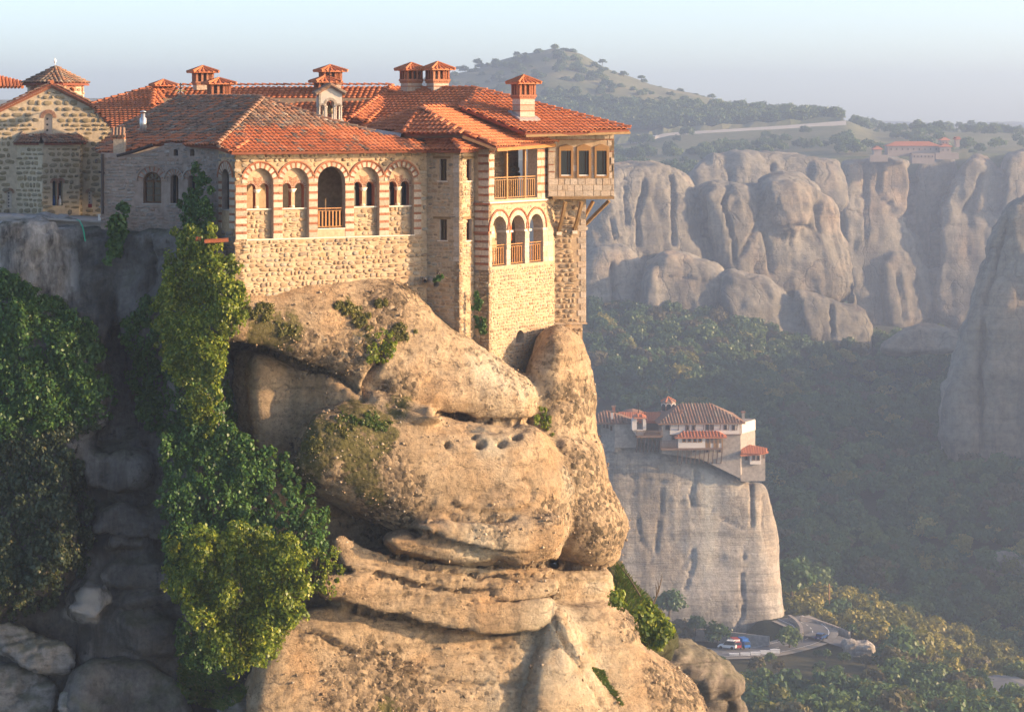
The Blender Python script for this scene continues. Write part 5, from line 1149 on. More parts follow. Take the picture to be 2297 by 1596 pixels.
# loggia: side and front
ouG1 = rect(0, L_G1, G1f.loc(1080, 800)[1], G1f.loc(1080, 330)[1]); h_led = G2f.loc(1160, 452)[1]
w = wall('loggia_side_wall', GW, G1f, ouG1, [], [M['mortar']], 0.3)
bands(pc, w, G1f, 0.03, L_G1 - 0.0, G1f.loc(1080, 606)[1], h_led - 0.15, 0, 0.25, 0.058, 2, 0.03, 31); bands(pc, w, G1f, 0.25, L_G1, h_led + 0.06, G1f.loc(1080, 335)[1], 0, 0.27, 0.058, 2, 0.03, 32)
stones(pc, w, G1f, rect(0, L_G1, ouG1[0][1], G1f.loc(1080, 608)[1]), [], 0.24, 0.16, 'stone', 0, 0.035, seed=65)
lc = []
for x0, x1, yt, yb in ((845, 965, 300, 727), (1000, 1125, 290, 709), (1160, 1278, 280, 692)):
    a = G2f.loc(*Z5(x0, 500))[0]; b = G2f.loc(*Z5(x1, 500))[0]; hw = (b - a) / 2; lc.append(((a + b) / 2, hw, G2f.loc(*Z5((x0 + x1) / 2, yt))[1], G2f.loc(*Z5((x0 + x1) / 2, yb))[1]))
HB = sum(q[3] for q in lc) / 3; HT = sum(q[2] for q in lc) / 3; HW = sum(q[1] for q in lc) / 3; HS = HT - HW
up0 = G2f.loc(*Z3(862, 1100))[0]; up1 = G2f.loc(*Z3(1228, 1100))[0]; uph0 = G2f.loc(*Z3(1040, 1312))[1]; uph1 = G2f.loc(*Z3(1040, 884))[1]
ouG2 = [(0, G2f.loc(1096, 812)[1]), (L_G2, G2f.loc(1246, 880)[1]), (L_G2, G2f.loc(1246, 440)[1]), (G2f.loc(1232, 440)[0], G2f.loc(1232, 440)[1]), (G2f.loc(1232, 320)[0], uph1 + 0.25), (0, uph1 + 0.25)]
lh = [arch(c, HB, HS, HW) for c, _, _, _ in lc]
wL = wall('loggia_wall', GW, G2f, ouG2, lh + [rect(up0, up1, uph0, uph1), arch(G2f.loc(*Z5(1085, 1350))[0], G2f.loc(*Z5(1085, 1376))[1], G2f.loc(*Z5(1085, 1340))[1], 0.42)], [M['mortar'], M['ashlar']], 0.55)
for k, (c, _, _, _) in enumerate(lc):
    voussoirs(pc, wL, G2f, c, HS, HW, HW + 0.27, 0, 0.03, ((16, 'ashlar'),)); arc_moulding('arch_moulding', wL, G2f, c, HS, HW + 0.30, 0.06, M['brick'], 0, 20, 0)
    a = (lc[k - 1][0] + HW) if k else 0.02; bands(pc, wL, G2f, a, c - HW, HB, HS - 0.08, 0, 0.26, 0.0, 0, 0.03, 40 + k)
    for q in (-1, 1): part_box('impost', wL, M['marble'], G2f, c + q * HW - 0.14, c + q * HW + 0.14, HS - 0.12, HS - 0.02, -0.5, 0.08)
    railing('railing', GW, G2f, c - HW + 0.02, c + HW - 0.02, HB + 0.02, HB + 1.05, -0.12, M['wood'], 6, 0.05, 0.06)
bands(pc, wL, G2f, lc[2][0] + HW, L_G2 - 0.3, HB, HS, 0, 0.26, 0.0, 0, 0.03, 44)
bands(pc, wL, G2f, 0.0, up0, h_led + 0.06, uph1, 0, 0.30, 0.058, 2, 0.03, 45); bands(pc, wL, G2f, up1, G2f.loc(1230, 400)[0], h_led + 0.06, uph1, 0, 0.30, 0.058, 2, 0.03, 46)
part_box('balcony_ledge', GW, M['marble'], G2f, -0.08, G2f.loc(1226, 450)[0], h_led - 0.02, h_led + 0.05, -0.3, 0.12); part_box('ledge_brick', GW, M['brick'], G2f, -0.06, G2f.loc(1226, 450)[0], h_led - 0.08, h_led - 0.024, -0.3, 0.09)
part_box('side_ledge', GW, M['brick'], G1f, -0.02, L_G1 + 0.05, h_led - 0.10, h_led + 0.0, -0.2, 0.1); part_box('side_ledge', GW, M['brick'], G1f, 0, L_G1 + 0.02, HS - 0.1, HS - 0.02, -0.2, 0.06)
stones(pc, wL, G2f, ouG2, [rect(-1, L_G2 - 0.2, HB - 0.02, 500), rect(-1, L_G2 + 1, h_led - 0.2, 500)] + [arch(G2f.loc(*Z5(1085, 1350))[0], G2f.loc(*Z5(1085, 1376))[1], G2f.loc(*Z5(1085, 1340))[1], 0.5)], 0.22, 0.15, 'stone', 0, 0.035, 0.03, seed=66)
stones(pc, wL, G2f, rect(0, L_G2 - 0.1, HS + 0.2, h_led - 0.1), [arch(c, HS, HS, HW + 0.38) for c, _, _, _ in lc], 0.30, 0.2, 'stone', 0, 0.03, seed=67)
# balcony posts, rail, inside walls and floors of both loggias
railing('railing', GW, G2f, up0, up1, uph0 + 0.02, uph0 + 1.1, -0.10, M['brown_paint'], 20, 0.05, 0.05)
for X in (985, 1140):
    s = G2f.loc(*Z3(X, 1100))[0]; part_box('balcony_post', GW, M['brown_paint'], G2f, s - 0.06, s + 0.06, uph0, uph1, -0.2, -0.06)
part_box('balcony_back_wall', GW, M['mortar'], G2f, -0.2, L_G2, uph0, uph1 + 0.2, -2.4, -2.2); part_box('balcony_floor', GW, M['concrete'], G2f, 0, L_G2, uph0 - 0.25, uph0 - 0.01, -2.2, -0.56)
part_box('loggia_back_wall', GW, M['mortar'], G2f, -0.2, L_G2, HB, h_led, -2.4, -2.2); part_box('loggia_floor', GW, M['concrete'], G2f, 0, L_G2, HB - 0.3, HB - 0.02, -2.2, -0.56)
bw = Fr(G2f.P(0, 0, -2.2), 60); stones(pc, GW, bw, rect(0.1, L_G2, uph0, uph1), [], 0.34, 0.24, 'stone', 0, 0.05, seed=68)
# right wall, jutting room, struts
RW = Fr(G2f.P(L_G2 - 0.1, 0), 10); BX = Fr(RW.P(0, 0, 0.9), 10)
ur = [(1244, 430), (1314, 430), (1314, 724), (1306, 726), (1306, 800), (1244, 830)]
ouR = RW.locs(ur); w = wall('end_wall', GW, RW, ouR, [], [M['mortar']], 2.0)
sR = ouR[1][0]
stones(pc, w, RW, ouR, [rect(sR - 0.45, sR + 1, ouR[2][1], 500)], 0.30, 0.24, 'stone', 0, 0.08, 0.05, seed=70)
rs = random.Random(5); y = ouR[2][1] + 0.05; k = 0
while y < ouR[0][1]:
    ww = 0.45 if k % 2 else 0.30; pc.add('stone_block', w, PBL['ashlar'], RW.Mx(sR - ww / 2, y + 0.15, ww - 0.02, 0.29, 0.03, -0.003)); y += 0.31; k += 1
part_box('string_course', GW, M['ashlar'], RW, ouR[0][0], sR + 0.05, ouR[2][1] - 0.06, ouR[2][1] + 0.02, -1.9, 0.06)
bu0, bu1 = 1229, 1377; bh0 = BX.loc(1300, 441)[1]; bh1 = BX.loc(1300, 297)[1]; bs0 = BX.loc(bu0, 400)[0]; bs1 = BX.loc(bu1, 400)[0]
wins = [win_rect(BX, *Z3(X - 43, 900)[:1], *Z3(X + 43, 900)[:1], Z3(X, 905)[1], Z3(X, 1118)[1]) for X in (1473, 1624, 1775)]
wB = wall('jutting_room_wall', GW, BX, rect(bs0, bs1, bh0, bh1), wins, [M['mortar'], M['brown_paint']], 0.2)
part_box('jutting_room_side', GW, M['mortar'], Fr(BX.P(bs1, 0, 0), 100), 0.0, 3.2, bh0, bh1, -0.25, -0.001)
part_box('jutting_room_core', GW, M['interior'], BX, bs0 + 0.05, bs1 - 0.26, bh0 + 0.05, bh1 - 0.05, -3.0, -0.45)
exb = []
for r in wins:
    s0, s1, h0, h1 = r[0][0], r[1][0], r[0][1], r[2][1]; t = 0.10
    g = part_box('window', wB, M['glass'], BX, s0, s1, h0, h1, -0.17, -0.15)
    for a, b, c, d in ((s0 - t, s0, h0 - t, h1 + t), (s1, s1 + t, h0 - t, h1 + t), (s0, s1, h0 - t, h0), (s0, s1, h1, h1 + t)): part_box('frame', g, M['brown_paint'], BX, a, b, c, d, -0.05, 0.07)
    mb = MB(); mb.prism([BX.P(s0 - t, h1 + t, 0.0), BX.P(s1 + t, h1 + t, 0.0), BX.P(s1 + t, h1 + t + .10, 0.0), BX.P((s0 + s1) / 2, h1 + t + 0.24, 0.0), BX.P(s0 - t, h1 + t + .10, 0.0)], BX.n * 0.08); mb.build('pediment', M['brown_paint'], g)
    part_box('sill', g, M['white_paint'], BX, s0, s1, h0 + 0.002, h0 + 0.05, -0.14, 0.03)
    part_box('mullion', g, M['dark_wood'], BX, s1 - 0.16, s1 - 0.12, h0 + .05, h1, -0.149, -0.11)
    exb.append(rect(s0 - t, s1 + t, h0 - t, h1 + t + 0.26))
# coursed limestone with brick seams on the jutting room
rs = random.Random(11); y = bh0 + 0.02
while y < bh1 - 0.1:
    hh = min(rs.uniform(0.22, 0.34), bh1 - y); x = bs0
    while x < bs1 - 0.02:
        ww = min(rs.uniform(0.25, 0.62), bs1 - x)
        if all(not (x + ww > e[0][0] and x < e[1][0] and y + hh > e[0][1] and y < e[2][1]) for e in exb):
            pc.add('stone_block', wB, PBL['ashlar'], BX.Mx(x + ww / 2, y + hh / 2, ww - 0.03, hh - 0.025, 0.025 * rs.uniform(0.6, 1.5), -0.003))
        elif all(not (x + ww * .6 > e[0][0] and x + ww * .4 < e[1][0] and y + hh > e[0][1] and y < e[2][1]) for e in exb):
            pc.add('stone_block', wB, PBL['ashlar'], BX.Mx(x + ww / 2, y + hh / 2, ww * .4, hh - 0.025, 0.02, -0.003))
        x += ww
    y += hh
    if rs.random() < 0.5 and y < bh1 - 0.2:
        x = bs0
        while x < bs1 - 0.02:
            ww = min(rs.uniform(0.25, 0.4), bs1 - x)
            if all(not (x + ww > e[0][0] and x < e[1][0] and y + .05 > e[0][1] and y < e[2][1]) for e in exb): pc.add('brick', wB, PBL['brick'], BX.Mx(x + ww / 2, y + 0.025, ww - 0.02, 0.042, 0.025, -0.003))
            x += ww
        y += 0.052
mb = MB(); wbox(mb, BX, bs0 + 0.25, bs1 - 0.0, bh0 - 0.14, bh0 - 0.002, -3.0, 0.04); mb.build('floor_beam', M['beam'], GW)
for X0, Y0, X1, Y1 in ((1470, 1340, 1412, 1590), (1608, 1340, 1545, 1580)):
    a = BX.hitp(*Z3(X0, Y0), 0.0); b = RW.hitp(*Z3(X1, Y1), 0.02); mb = MB(); m = (a + b) / 2 + RW.n * 0.08 + Vector((0, 0, -0.03)); mb.bar(a, m, 0.15, 0.15); mb.bar(m, b, 0.15, 0.15); mb.build('strut', M['beam'], GW)
    mb = MB(); mb.box(b + RW.n * 0.05 - Vector((0, 0, .1)), RW.e * 0.13, RW.n * 0.12, Vector((0, 0, 0.08))); mb.build('corbel', M['marble'], GW)
cr_ = RW.P(sR, 0, -0.3); a = BX.hitp(*Z3(1840, 1330), -0.2); b = Vector((cr_.x - 0.05, cr_.y, CAMZ + (V0 - Z3(0, 1545)[1]) * cr_.y / F)); mb = MB(); mb.bar(a, b, 0.15, 0.15); mb.build('strut', M['beam'], GW)
a = BX.hitp(*Z3(1705, 1335), -1.5); mb = MB(); mb.bar(a, b + Vector((0, 0.8, 0.3)), 0.15, 0.15); mb.build('strut', M['beam'], GW)
mb = MB(); mb.box(b - Vector((-.05, 0, .12)), Vector((.16, 0, 0)), Vector((0, .2, 0)), Vector((0, 0, .07))); mb.build('corbel', M['marble'], GW)
# roofs of the wing
R5 = Roof(pt(1300, 294, 128.9), 30, 20); rf5 = R5.build(pc, GW, [(1073, 203), (1412, 291), (1290, 297), (1178, 298), (1034, 242)], tw=0.29, tl=0.40, seed=11)
R4 = Roof(pt(900, 300, 131.5), -30, 20); rf4 = R4.build(pc, GW, [(903, 202), (1072, 202), (1036, 241), (935, 245), (822, 293), (780, 272)], tw=0.29, tl=0.38, seed=12)
R4b = Roof(pt(822, 285, 133.0), 40, 24); rf4b = R4b.build(pc, GW, [(783, 270), (879, 195), (908, 202), (822, 276)], tw=0.29, tl=0.40, seed=13)
h6 = pt(1030, 298, 124.0)
R6a = Roof(pt(1032, 299, 123.9), -30, 30); rf6a = R6a.build(pc, GW, [(944, 244), (905, 300), (1036, 299)], tw=0.28, tl=0.38, seed=14)
R6b = Roof(pt(1110, 327, 124.6), 60, 22); rf6b = R6b.build(pc, GW, [(944, 244), (1030, 242), (1140, 288), (1185, 299), (1256, 318), (1113, 329), (1036, 297)], tw=0.26, tl=0.36, seed=15)
R6c = Roof(pt(905, 300, 126.5), -45, 24); rf6c = R6c.build(pc, GW, [(820, 290), (937, 243), (946, 244), (906, 301)], tw=0.28, tl=0.38, seed=16)
R7a = Roof(T1.P(L_T1, T1.loc(1030, 334)[1] + 0.1, 0.35), -30, 24); rf7a = R7a.build(pc, GW, [(953, 336), (955, 311), (1012, 312), (1036, 337)], tw=0.25, tl=0.34, seed=17)
R7b = Roof(T2.P(0, T2.loc(1030, 334)[1] + 0.1, 0.35), 60, 24); rf7b = R7b.build(pc, GW, [(1034, 337), (1010, 312), (1055, 318), (1074, 334)], tw=0.25, tl=0.34, seed=18)
for par, rf, a, b in ((rf5, R5, (1412, 290), (1073, 202)), (rf4, R4, (903, 201), (1073, 201)), (rf4, R4, (1036, 241), (1073, 202)), (rf4b, R4b, (783, 269), (880, 194)), (rf4b, R4b, (822, 275), (905, 201)), (rf6a, R6a, (905, 300), (944, 243)), (rf6b, R6b, (946, 243), (1032, 241)), (rf6b, R6b, (1113, 328), (1036, 296)), (rf6b, R6b, (1036, 296), (944, 244)), (rf6c, R6c, (820, 289), (940, 243)), (rf7b, R7b, (1034, 336), (1010, 312)), (rf6b, R6b, (1256, 318), (1232, 309))):
    ridge(pc, par, rf.hit(*a), rf.hit(*b), 'tile', 0.30)
# walls and timber under the roofs
mb = MB(); a = R6b.hit(1113, 329); b = R6b.hit(1256, 318); dn = Vector((0, 0, -0.16)); mb.bar(a + dn, b + dn, 0.12, 0.16); mb.build('eave_beam', M['wood'], GW)
for k in range(9):
    p = a.lerp(b, (k + 0.5) / 9) + Vector((0, 0, -0.13)); mb = MB(); mb.bar(p - G2f.n * 0.05, p - G2f.n * 1.2 + Vector((0, 0, 0.35)), 0.07, 0.1); mb.build('rafter', M['wood'], GW)
a = R5.hit(1412, 291); b = R5.hit(1178, 298); mb = MB(); mb.bar(a + dn, b + dn, 0.14, 0.12); mb.build('eave_beam', M['beam'], GW)
for k in range(8):
    p = a.lerp(b, (k + 0.5) / 8) + Vector((0, 0, -0.15)); q = p + Vector((-0.3, 0.9, 0.1)); mb = MB(); mb.bar(p, q, 0.09, 0.1); mb.build('rafter', M['beam'], GW)
mb = MB(); a = R6a.hit(905, 301); b = R6a.hit(1036, 299); mb.bar(a + dn, b + dn, 0.1, 0.1); mb.bar(b + dn, R6b.hit(1113, 329) + dn, 0.1, 0.14); mb.build('eave_beam', M['dark_wood'], GW)
part_box('attic_wall', GW, M['interior'], Fr(T1.P(-2.2, 0, -0.5), -30), 0, 4.3, T1.loc(1000, 340)[1], T1.loc(1000, 301)[1], -0.3, 0); part_box('attic_wall', GW, M['rust'], Fr(T2.P(-0.2, 0, -0.25), 60), 0, 2.6, T2.loc(1050, 334)[1], T2.loc(1050, 312)[1], -0.3, 0)
mb = MB(); q = R6c.hit(812, 288); mb.prism([pt(808, 285, 126.6), pt(900, 299, 126.2), pt(898, 308, 126.0), pt(870, 306, 126.1), pt(812, 291, 126.5)], Vector((0, 0.1, 0))); mb.build('flashing', M['lead'], GW)
hang = MB(); hang.abox(tuple(pt(1075, 300, 131)), tuple(pt(1180, 250, 134.5))); hang.build('roof_core', M['interior'], GW)
chimney(GW, 922, 138.5, 143, 160, 178, 187, 206, 44, 28); chimney(GW, 981, 138.0, 141, 159, 178, 187, 206, 46, 28); chimney(GW, 1174, R5.hit(1174, 266).y, 171, 190, 213, 222, 276, 46, 28)
mb = MB(); c = R5.hit(1174, 266); mb.box(c + R5.n * 0.10, R5.a * 0.60, R5.b * 0.62, R5.n * 0.10); mb.build('flashing', M['lead'], GW)
# two drain pipes below the tower
mb = MB()
for a, b, r in ((Z5(275, 828), Z5(345, 842), 0.10), (Z5(320, 850), Z5(440, 872), 0.15)):
    p = T1.hitp(*a, 0.05); q = T1.hitp(*b, 0.05) + T1.n * 0.75; m = MB(); m.tube([p, q], r, 14, False); m.tube([q, p], r * 0.84, 14, False); m.build('drain_pipe', M['concrete'], GW, True)
pc.done({'stone': 'rubble_stonework', 'tile': 'roof_tiles', 'brick': 'brick_courses', 'stone_block': 'pale_blocks', 'voussoir': 'arch_wedges', 'ridge_tile': 'ridge_tiles'})

# ------------------------------------------------------------------ long roofed range behind
RB = thing('back_range', pt(560, 300, 142), 'long range with plain red tile roof and chimneys rising behind the refectory', 'building')
pc = Pieces(RB)
R3 = Roof(pt(560, 292, 137.5), -6, 20); rf3 = R3.build(pc, RB, [(362, 196), (882, 195), (760, 285), (362, 285)], lambda x, y, r: 'tile', 0.30, 0.40, seed=21)
R3a = Roof(pt(280, 295, 137.0), -28, 17); rf3a = R3a.build(pc, RB, [(205, 237), (300, 210), (340, 199), (350, 197), (350, 262), (262, 296)], lambda x, y, r: 'tile', 0.30, 0.40, seed=22)
R3c = Roof(pt(350, 250, 137.6), 25, 22); rf3c = R3c.build(pc, RB, [(340, 240), (345, 198), (364, 196), (366, 232)], lambda x, y, r: 'tile', 0.28, 0.38, seed=23)
ridge(pc, rf3, R3.hit(362, 195), R3.hit(882, 194), 'tile', 0.3); ridge(pc, rf3a, R3a.hit(205, 236), R3a.hit(345, 197), 'tile', 0.3); ridge(pc, rf3c, R3c.hit(340, 240), R3c.hit(347, 197), 'tile', 0.3)
R3d = Roof(pt(300, 298, 130.5), -35, 17); rf3d = R3d.build(pc, RB, [(262, 296), (340, 252), (400, 223), (520, 223), (480, 262), (330, 300)], lambda x, y, r: 'tile', 0.28, 0.38, seed=24)
mb = MB(); a = pt(292, 480, 137.6); b = pt(292, 308, 137.6); mb.abox((a.x, 137.6, a.z), (pt(880, 0, 140).x, 152, b.z)); mb.build('wall', M['mortar'], RB)  # unseen box added under the roof, sized to shade the lower church
mb = MB(); mb.abox(tuple(pt(360, 290, 141)), tuple(pt(870, 222, 146))); mb.build('attic_wall', M['mortar'], RB)
chimney(RB, 455, 142.0, 150, 165, 184, 189, 202, 46, 20, ('ashlar', 'brick', 'tile')); chimney(RB, 491, 135.5, 177, 191, 211, 216, 225, 50, 20, ('brick', 'brick', 'tile')); chimney(RB, 367, 141.0, 181, 195, 199, 201, 206, 42, 20, ('brick', 'brick', 'tile'))
chimney(RB, 741, 142.5, 148, 163, 182, 190, 202, 48, 20, ('ashlar', 'brick', 'tile')); chimney(RB, 729, 138.5, 172, 187, 196, 199, 210, 46, 20, ('brick', 'brick', 'tile'))
pc.done({'tile': 'roof_tiles', 'ridge_tile': 'ridge_tiles'})

# ------------------------------------------------------------------ belfry
BT = thing('belfry', pt(735, 275, 133), 'small gabled stone belfry with slim columns and a hanging bell above the refectory roof', 'belfry')
pc = Pieces(BT); sB = F / 132.5; bf = Fr(pt(715, 0, 132.0), 12); L = bf.loc(767, 250)[0]
hz_ = lambda v: CAMZ + (V0 - v) / sB; h0, hs_, hg, ha = hz_(268), hz_(238), hz_(211), hz_(196)
cs_ = [(L * 0.5, L * 0.17, hz_(234)), (L * 0.15, L * 0.085, hz_(240)), (L * 0.85, L * 0.085, hz_(240))]
gab = [(0, hs_ - 0.06), (L, hs_ - 0.06), (L, hg), (L / 2, ha), (0, hg)]
holes = [arch(c, hs_ - 0.2, h, w, 8) for c, w, h in cs_]
wall('gable_wall', BT, bf, [(0, hs_), (cs_[1][0] - cs_[1][1], hs_)] + [(cs_[1][0] + cs_[1][1] * math.cos(math.pi - math.pi * k / 8), cs_[1][2] + cs_[1][1] * math.sin(math.pi * k / 8)) for k in range(9)] + [(cs_[1][0] + cs_[1][1], hs_), (cs_[0][0] - cs_[0][1], hs_)] + [(cs_[0][0] - cs_[0][1] * math.cos(math.pi * k / 8), cs_[0][2] + cs_[0][1] * math.sin(math.pi * k / 8)) for k in range(9)] + [(cs_[0][0] + cs_[0][1], hs_), (cs_[2][0] - cs_[2][1], hs_)] + [(cs_[2][0] - cs_[2][1] * math.cos(math.pi * k / 8), cs_[2][2] + cs_[2][1] * math.sin(math.pi * k / 8)) for k in range(9)] + [(cs_[2][0] + cs_[2][1], hs_), (L, hs_), (L, hg), (L / 2, ha), (0, hg)], [], [M['marble']], 0.9)
for c, w, h in cs_: voussoirs(pc, BT, bf, c, h, w, w + (0.13 if w > 0.2 else 0.08), 0, 0.02, ((20, 'ashlar'),))
for x in (0.03, 0.27, 0.33, 0.67, 0.73, 0.97):
    for o in (-0.08, -0.82):
        mb = MB(); mb.lathe(bf.P(L * x, h0 - 0.05, o), [(0.075, 0), (0.075, .05), (0.05, .09), (0.045, hs_ - h0 - .05), (0.075, hs_ - h0 + 0.05)], 8); mb.build('column', M['marble'], BT, True)
sd = Fr(bf.P(0, 0, 0), -78); wall('side_wall', BT, Fr(bf.P(0, 0, -0.95), -78), rect(0, 0.95, hs_, hg), [], [M['marble']], 0.1)
mb = MB(); wbox(mb, bf, -0.08, L + 0.08, h0 - 0.12, h0 - 0.02, -1.0, 0.08); mb.build('base_slab', M['marble'], BT)
for q in (-1, 1):
    mb = MB(); e = L / 2 + q * (L / 2 + 0.16)
    mb.prism([bf.P(e, hg - 0.02, 0.12), bf.P(L / 2, ha + 0.10, 0.12), bf.P(L / 2, ha + 0.02, 0.12), bf.P(e, hg - 0.10, 0.12)], -bf.n * 1.15); rf = mb.build('roof', M['brick'], BT)
    for k in range(6):
        for j in range(3):
            a = bf.P(L / 2 + q * (L / 2 + 0.18) * (1 - j / 3), hg + 0.02 + (ha + 0.12 - hg) * j / 3, 0.08 - k * 0.21); b = bf.P(L / 2 + q * (L / 2 + 0.18) * (1 - (j + 1.1) / 3), hg + 0.02 + (ha + 0.12 - hg) * (j + 1.1) / 3, 0.08 - k * 0.21)
            mb = MB(); mb.tube([a, b], [0.11, 0.095], 7); mb.build('roof_tile', M['old_tile'], rf)
mb = MB(); c = bf.P(L / 2, hs_ - 0.28, -0.45); mb.lathe(c, [(0.24, -0.12), (0.20, -0.02), (0.15, 0.12), (0.12, 0.26), (0.05, 0.34), (0.02, 0.44)], 14); bl = mb.build('bell', M['bronze'], BT, True)
mb = MB(); c = bf.P(L / 2, ha + 0.1, -0.4); mb.bar(c, c + Vector((0, 0, 0.75)), 0.035); mb.bar(c + Vector((-.2, 0, .5)), c + Vector((.2, 0, .5)), .035); mb.build('cross', M['gutter'], BT)
pc.done({})
# cross with lamps on the refectory ridge
CRS = thing('roof_cross', R2.hit(405, 222), 'dark iron cross with white lamp rays on the refectory ridge', 'cross')
c = R2.hit(405, 222); mb = MB(); mb.bar(c - Vector((0, 0, .1)), c + Vector((0, 0, 0.82)), 0.045); mb.build('upright', M['gutter'], CRS)
mb = MB(); cc = c + Vector((0, 0, .42)); mb.bar(cc - Vector((.28, 0, 0)), cc + Vector((.28, 0, 0)), .045); mb.build('crossbar', M['gilt'], CRS)
for a in (45, -45):
    mb = MB(); d = Vector((math.cos(R(a)), 0, math.sin(R(a)))) * 0.2; mb.bar(cc - d, cc + d, .03); mb.build('lamp_ray', M['white_paint'], CRS)
# ------------------------------------------------------------------ church on the left
CHU = thing('church', pt(120, 490, 147), 'gabled rubble stone church with tiled apse and low octagonal domed drum', 'church')
pc = Pieces(CHU); CF = Fr(pt(116, 0, 147), 12)
apx = CF.loc(116, 197); eR = CF.loc(268, 274); eL = CF.loc(-36, 270); hb = CF.loc(116, 505)[1]
ou = [(eL[0], hb), (eR[0], hb), eR, apx, eL]
hole, q = win_arch(CF, 108.5, Z1(0, 765)[1], Z1(0, 625)[1], 9)
h2, q2 = win_arch(CF, 202, Z1(0, 1390)[1], Z1(0, 1265)[1], 4.5); h3, q3 = win_arch(CF, 21, Z1(0, 1395)[1], Z1(0, 1265)[1], 5.5)
wC = wall('gable_wall', CHU, CF, ou, [hole, h2, h3], [M['church_mortar'], M['church_mortar']], 0.5)
for (sc, h0, hs_, hw), wd in ((q, .26), (q2, .2), (q3, .2)):
    voussoirs(pc, wC, CF, sc, hs_, hw + .02, hw + (.24 if wd > .25 else .16), 0, .03, ((6, 'brick'), (3, 'ashlar')))
    g = wall('window', wC, CF, arch(sc, h0, hs_, hw + .01), [], [M['plaster']], .03, -wd, False)
    for k in range(3 if wd > .25 else 5):
        mb = MB(); p = CF.P(sc - hw * .25, h0 + (hs_ + hw * .4 - h0) * (k + .7) / (3.2 if wd > .25 else 5), -wd); mb.tube([p, p + CF.n * .012], [hw * .3] * 2, 10); mb.build('round_light', M['glass'], g)
mb = MB(); s0_, s1_ = q2[0] - q2[3], q2[0] + q2[3]; wbox(mb, CF, s0_, s1_, q2[1], q2[1] + .22, -.19, -.15); mb.build('red_plate', M['red_paint'], wC)
# apse
ap = [CF.hitp(38, 400, 0.0), CF.hitp(95, 400, 1.9), CF.hitp(178, 400, 1.0), CF.hitp(184, 400, -0.1)]
ht = CF.loc(110, 322, 1.5)[1]; apr = []
exap = []
for i in range(3):
    a, b = ap[i], ap[i + 1]; fr = Fr(a, math.degrees(math.atan2(b.y - a.y, b.x - a.x))); Lg = (Vector((b.x, b.y, 0)) - Vector((a.x, a.y, 0))).length
    hl = []; inf = []
    if i == 1:
        for uc in (Z1(466, 0)[0], Z1(515, 0)[0]): p, k = win_arch(fr, uc, Z1(0, 1372)[1], Z1(0, 1180)[1], 5.2); hl.append(p); inf.append(k)
    w = wall('apse_wall', CHU, fr, rect(0, Lg, hb, ht), hl, [M['church_mortar'], M['church_mortar']], .4)
    for sc, h0, hs_, hw in inf:
        voussoirs(pc, w, fr, sc, hs_, hw + .01, hw + .16, 0, .03, ((8, 'brick'), (4, 'ashlar'))); wall('window', w, fr, arch(sc, h0, hs_, hw + .01), [], [M['glass']], .02, -.25, False)
    if inf: bands(pc, w, fr, inf[0][0] + inf[0][3], inf[1][0] - inf[1][3], inf[0][1], inf[0][2], 0, .001, .055, 30, .03, 3)
    stones(pc, w, fr, rect(0, Lg, hb, ht), [h for h in hl] + ([rect(inf[0][0], inf[1][0], inf[0][1], inf[0][2])] if inf else []), .44, .30, 'church_stone', 0, .07, .085, .8, seed=80 + i, split=0)
    top = [CF.hitp(38, 300, 0.0), CF.hitp(95, 297, 0.05), CF.hitp(150, 299, 0.0), CF.hitp(184, 305, 0)]
    out = fr.n * .25
    a3 = Vector((a.x, a.y, ht)) + out; b3 = Vector((b.x, b.y, ht)) + out; ta = CF.P(CF.loc(45 + 45 * i, 300)[0], ht + .52, .02); tb = CF.P(CF.loc(90 + 45 * i, 300)[0], ht + .52, .02)
    mb = MB(); mb.add([a3, b3, tb, ta, a3 - Vector((0, 0, .08)), b3 - Vector((0, 0, .08))], [(0, 1, 2, 3), (4, 5, 1, 0)]); rf = mb.build('apse_roof', M['lead_red'], CHU)
    n = max(2, int(Lg / .27))
    for k in range(n):
        t = (k + .5) / n; p0 = a3.lerp(b3, t); p1 = ta.lerp(tb, t); d = p1 - p0; ln = d.length; d.normalize(); x = d.cross(Vector((0, 0, 1))).normalized(); zv = x.cross(d)
        for j in range(max(2, int(ln / .4))):
            p = p0 + d * (j + .5) * .4; ex = x * .24; ey = d * .4; ez = zv * .17
            pc.add('tile', rf, PTL['old_tile'], Matrix(((ex.x, ey.x, ez.x, p.x), (ex.y, ey.y, ez.y, p.y), (ex.z, ey.z, ez.z, p.z), (0, 0, 0, 1))))
apex_rect = [CF.loc(30, 510), CF.loc(186, 510), CF.loc(186, 300), CF.loc(30, 300)]
stones(pc, wC, CF, ou, [hole, h2, h3, apex_rect, arch(q[0], q[1], q[2], q[3] + .3)], .44, .30, 'church_stone', 0, .07, .085, .8, seed=90, split=0)
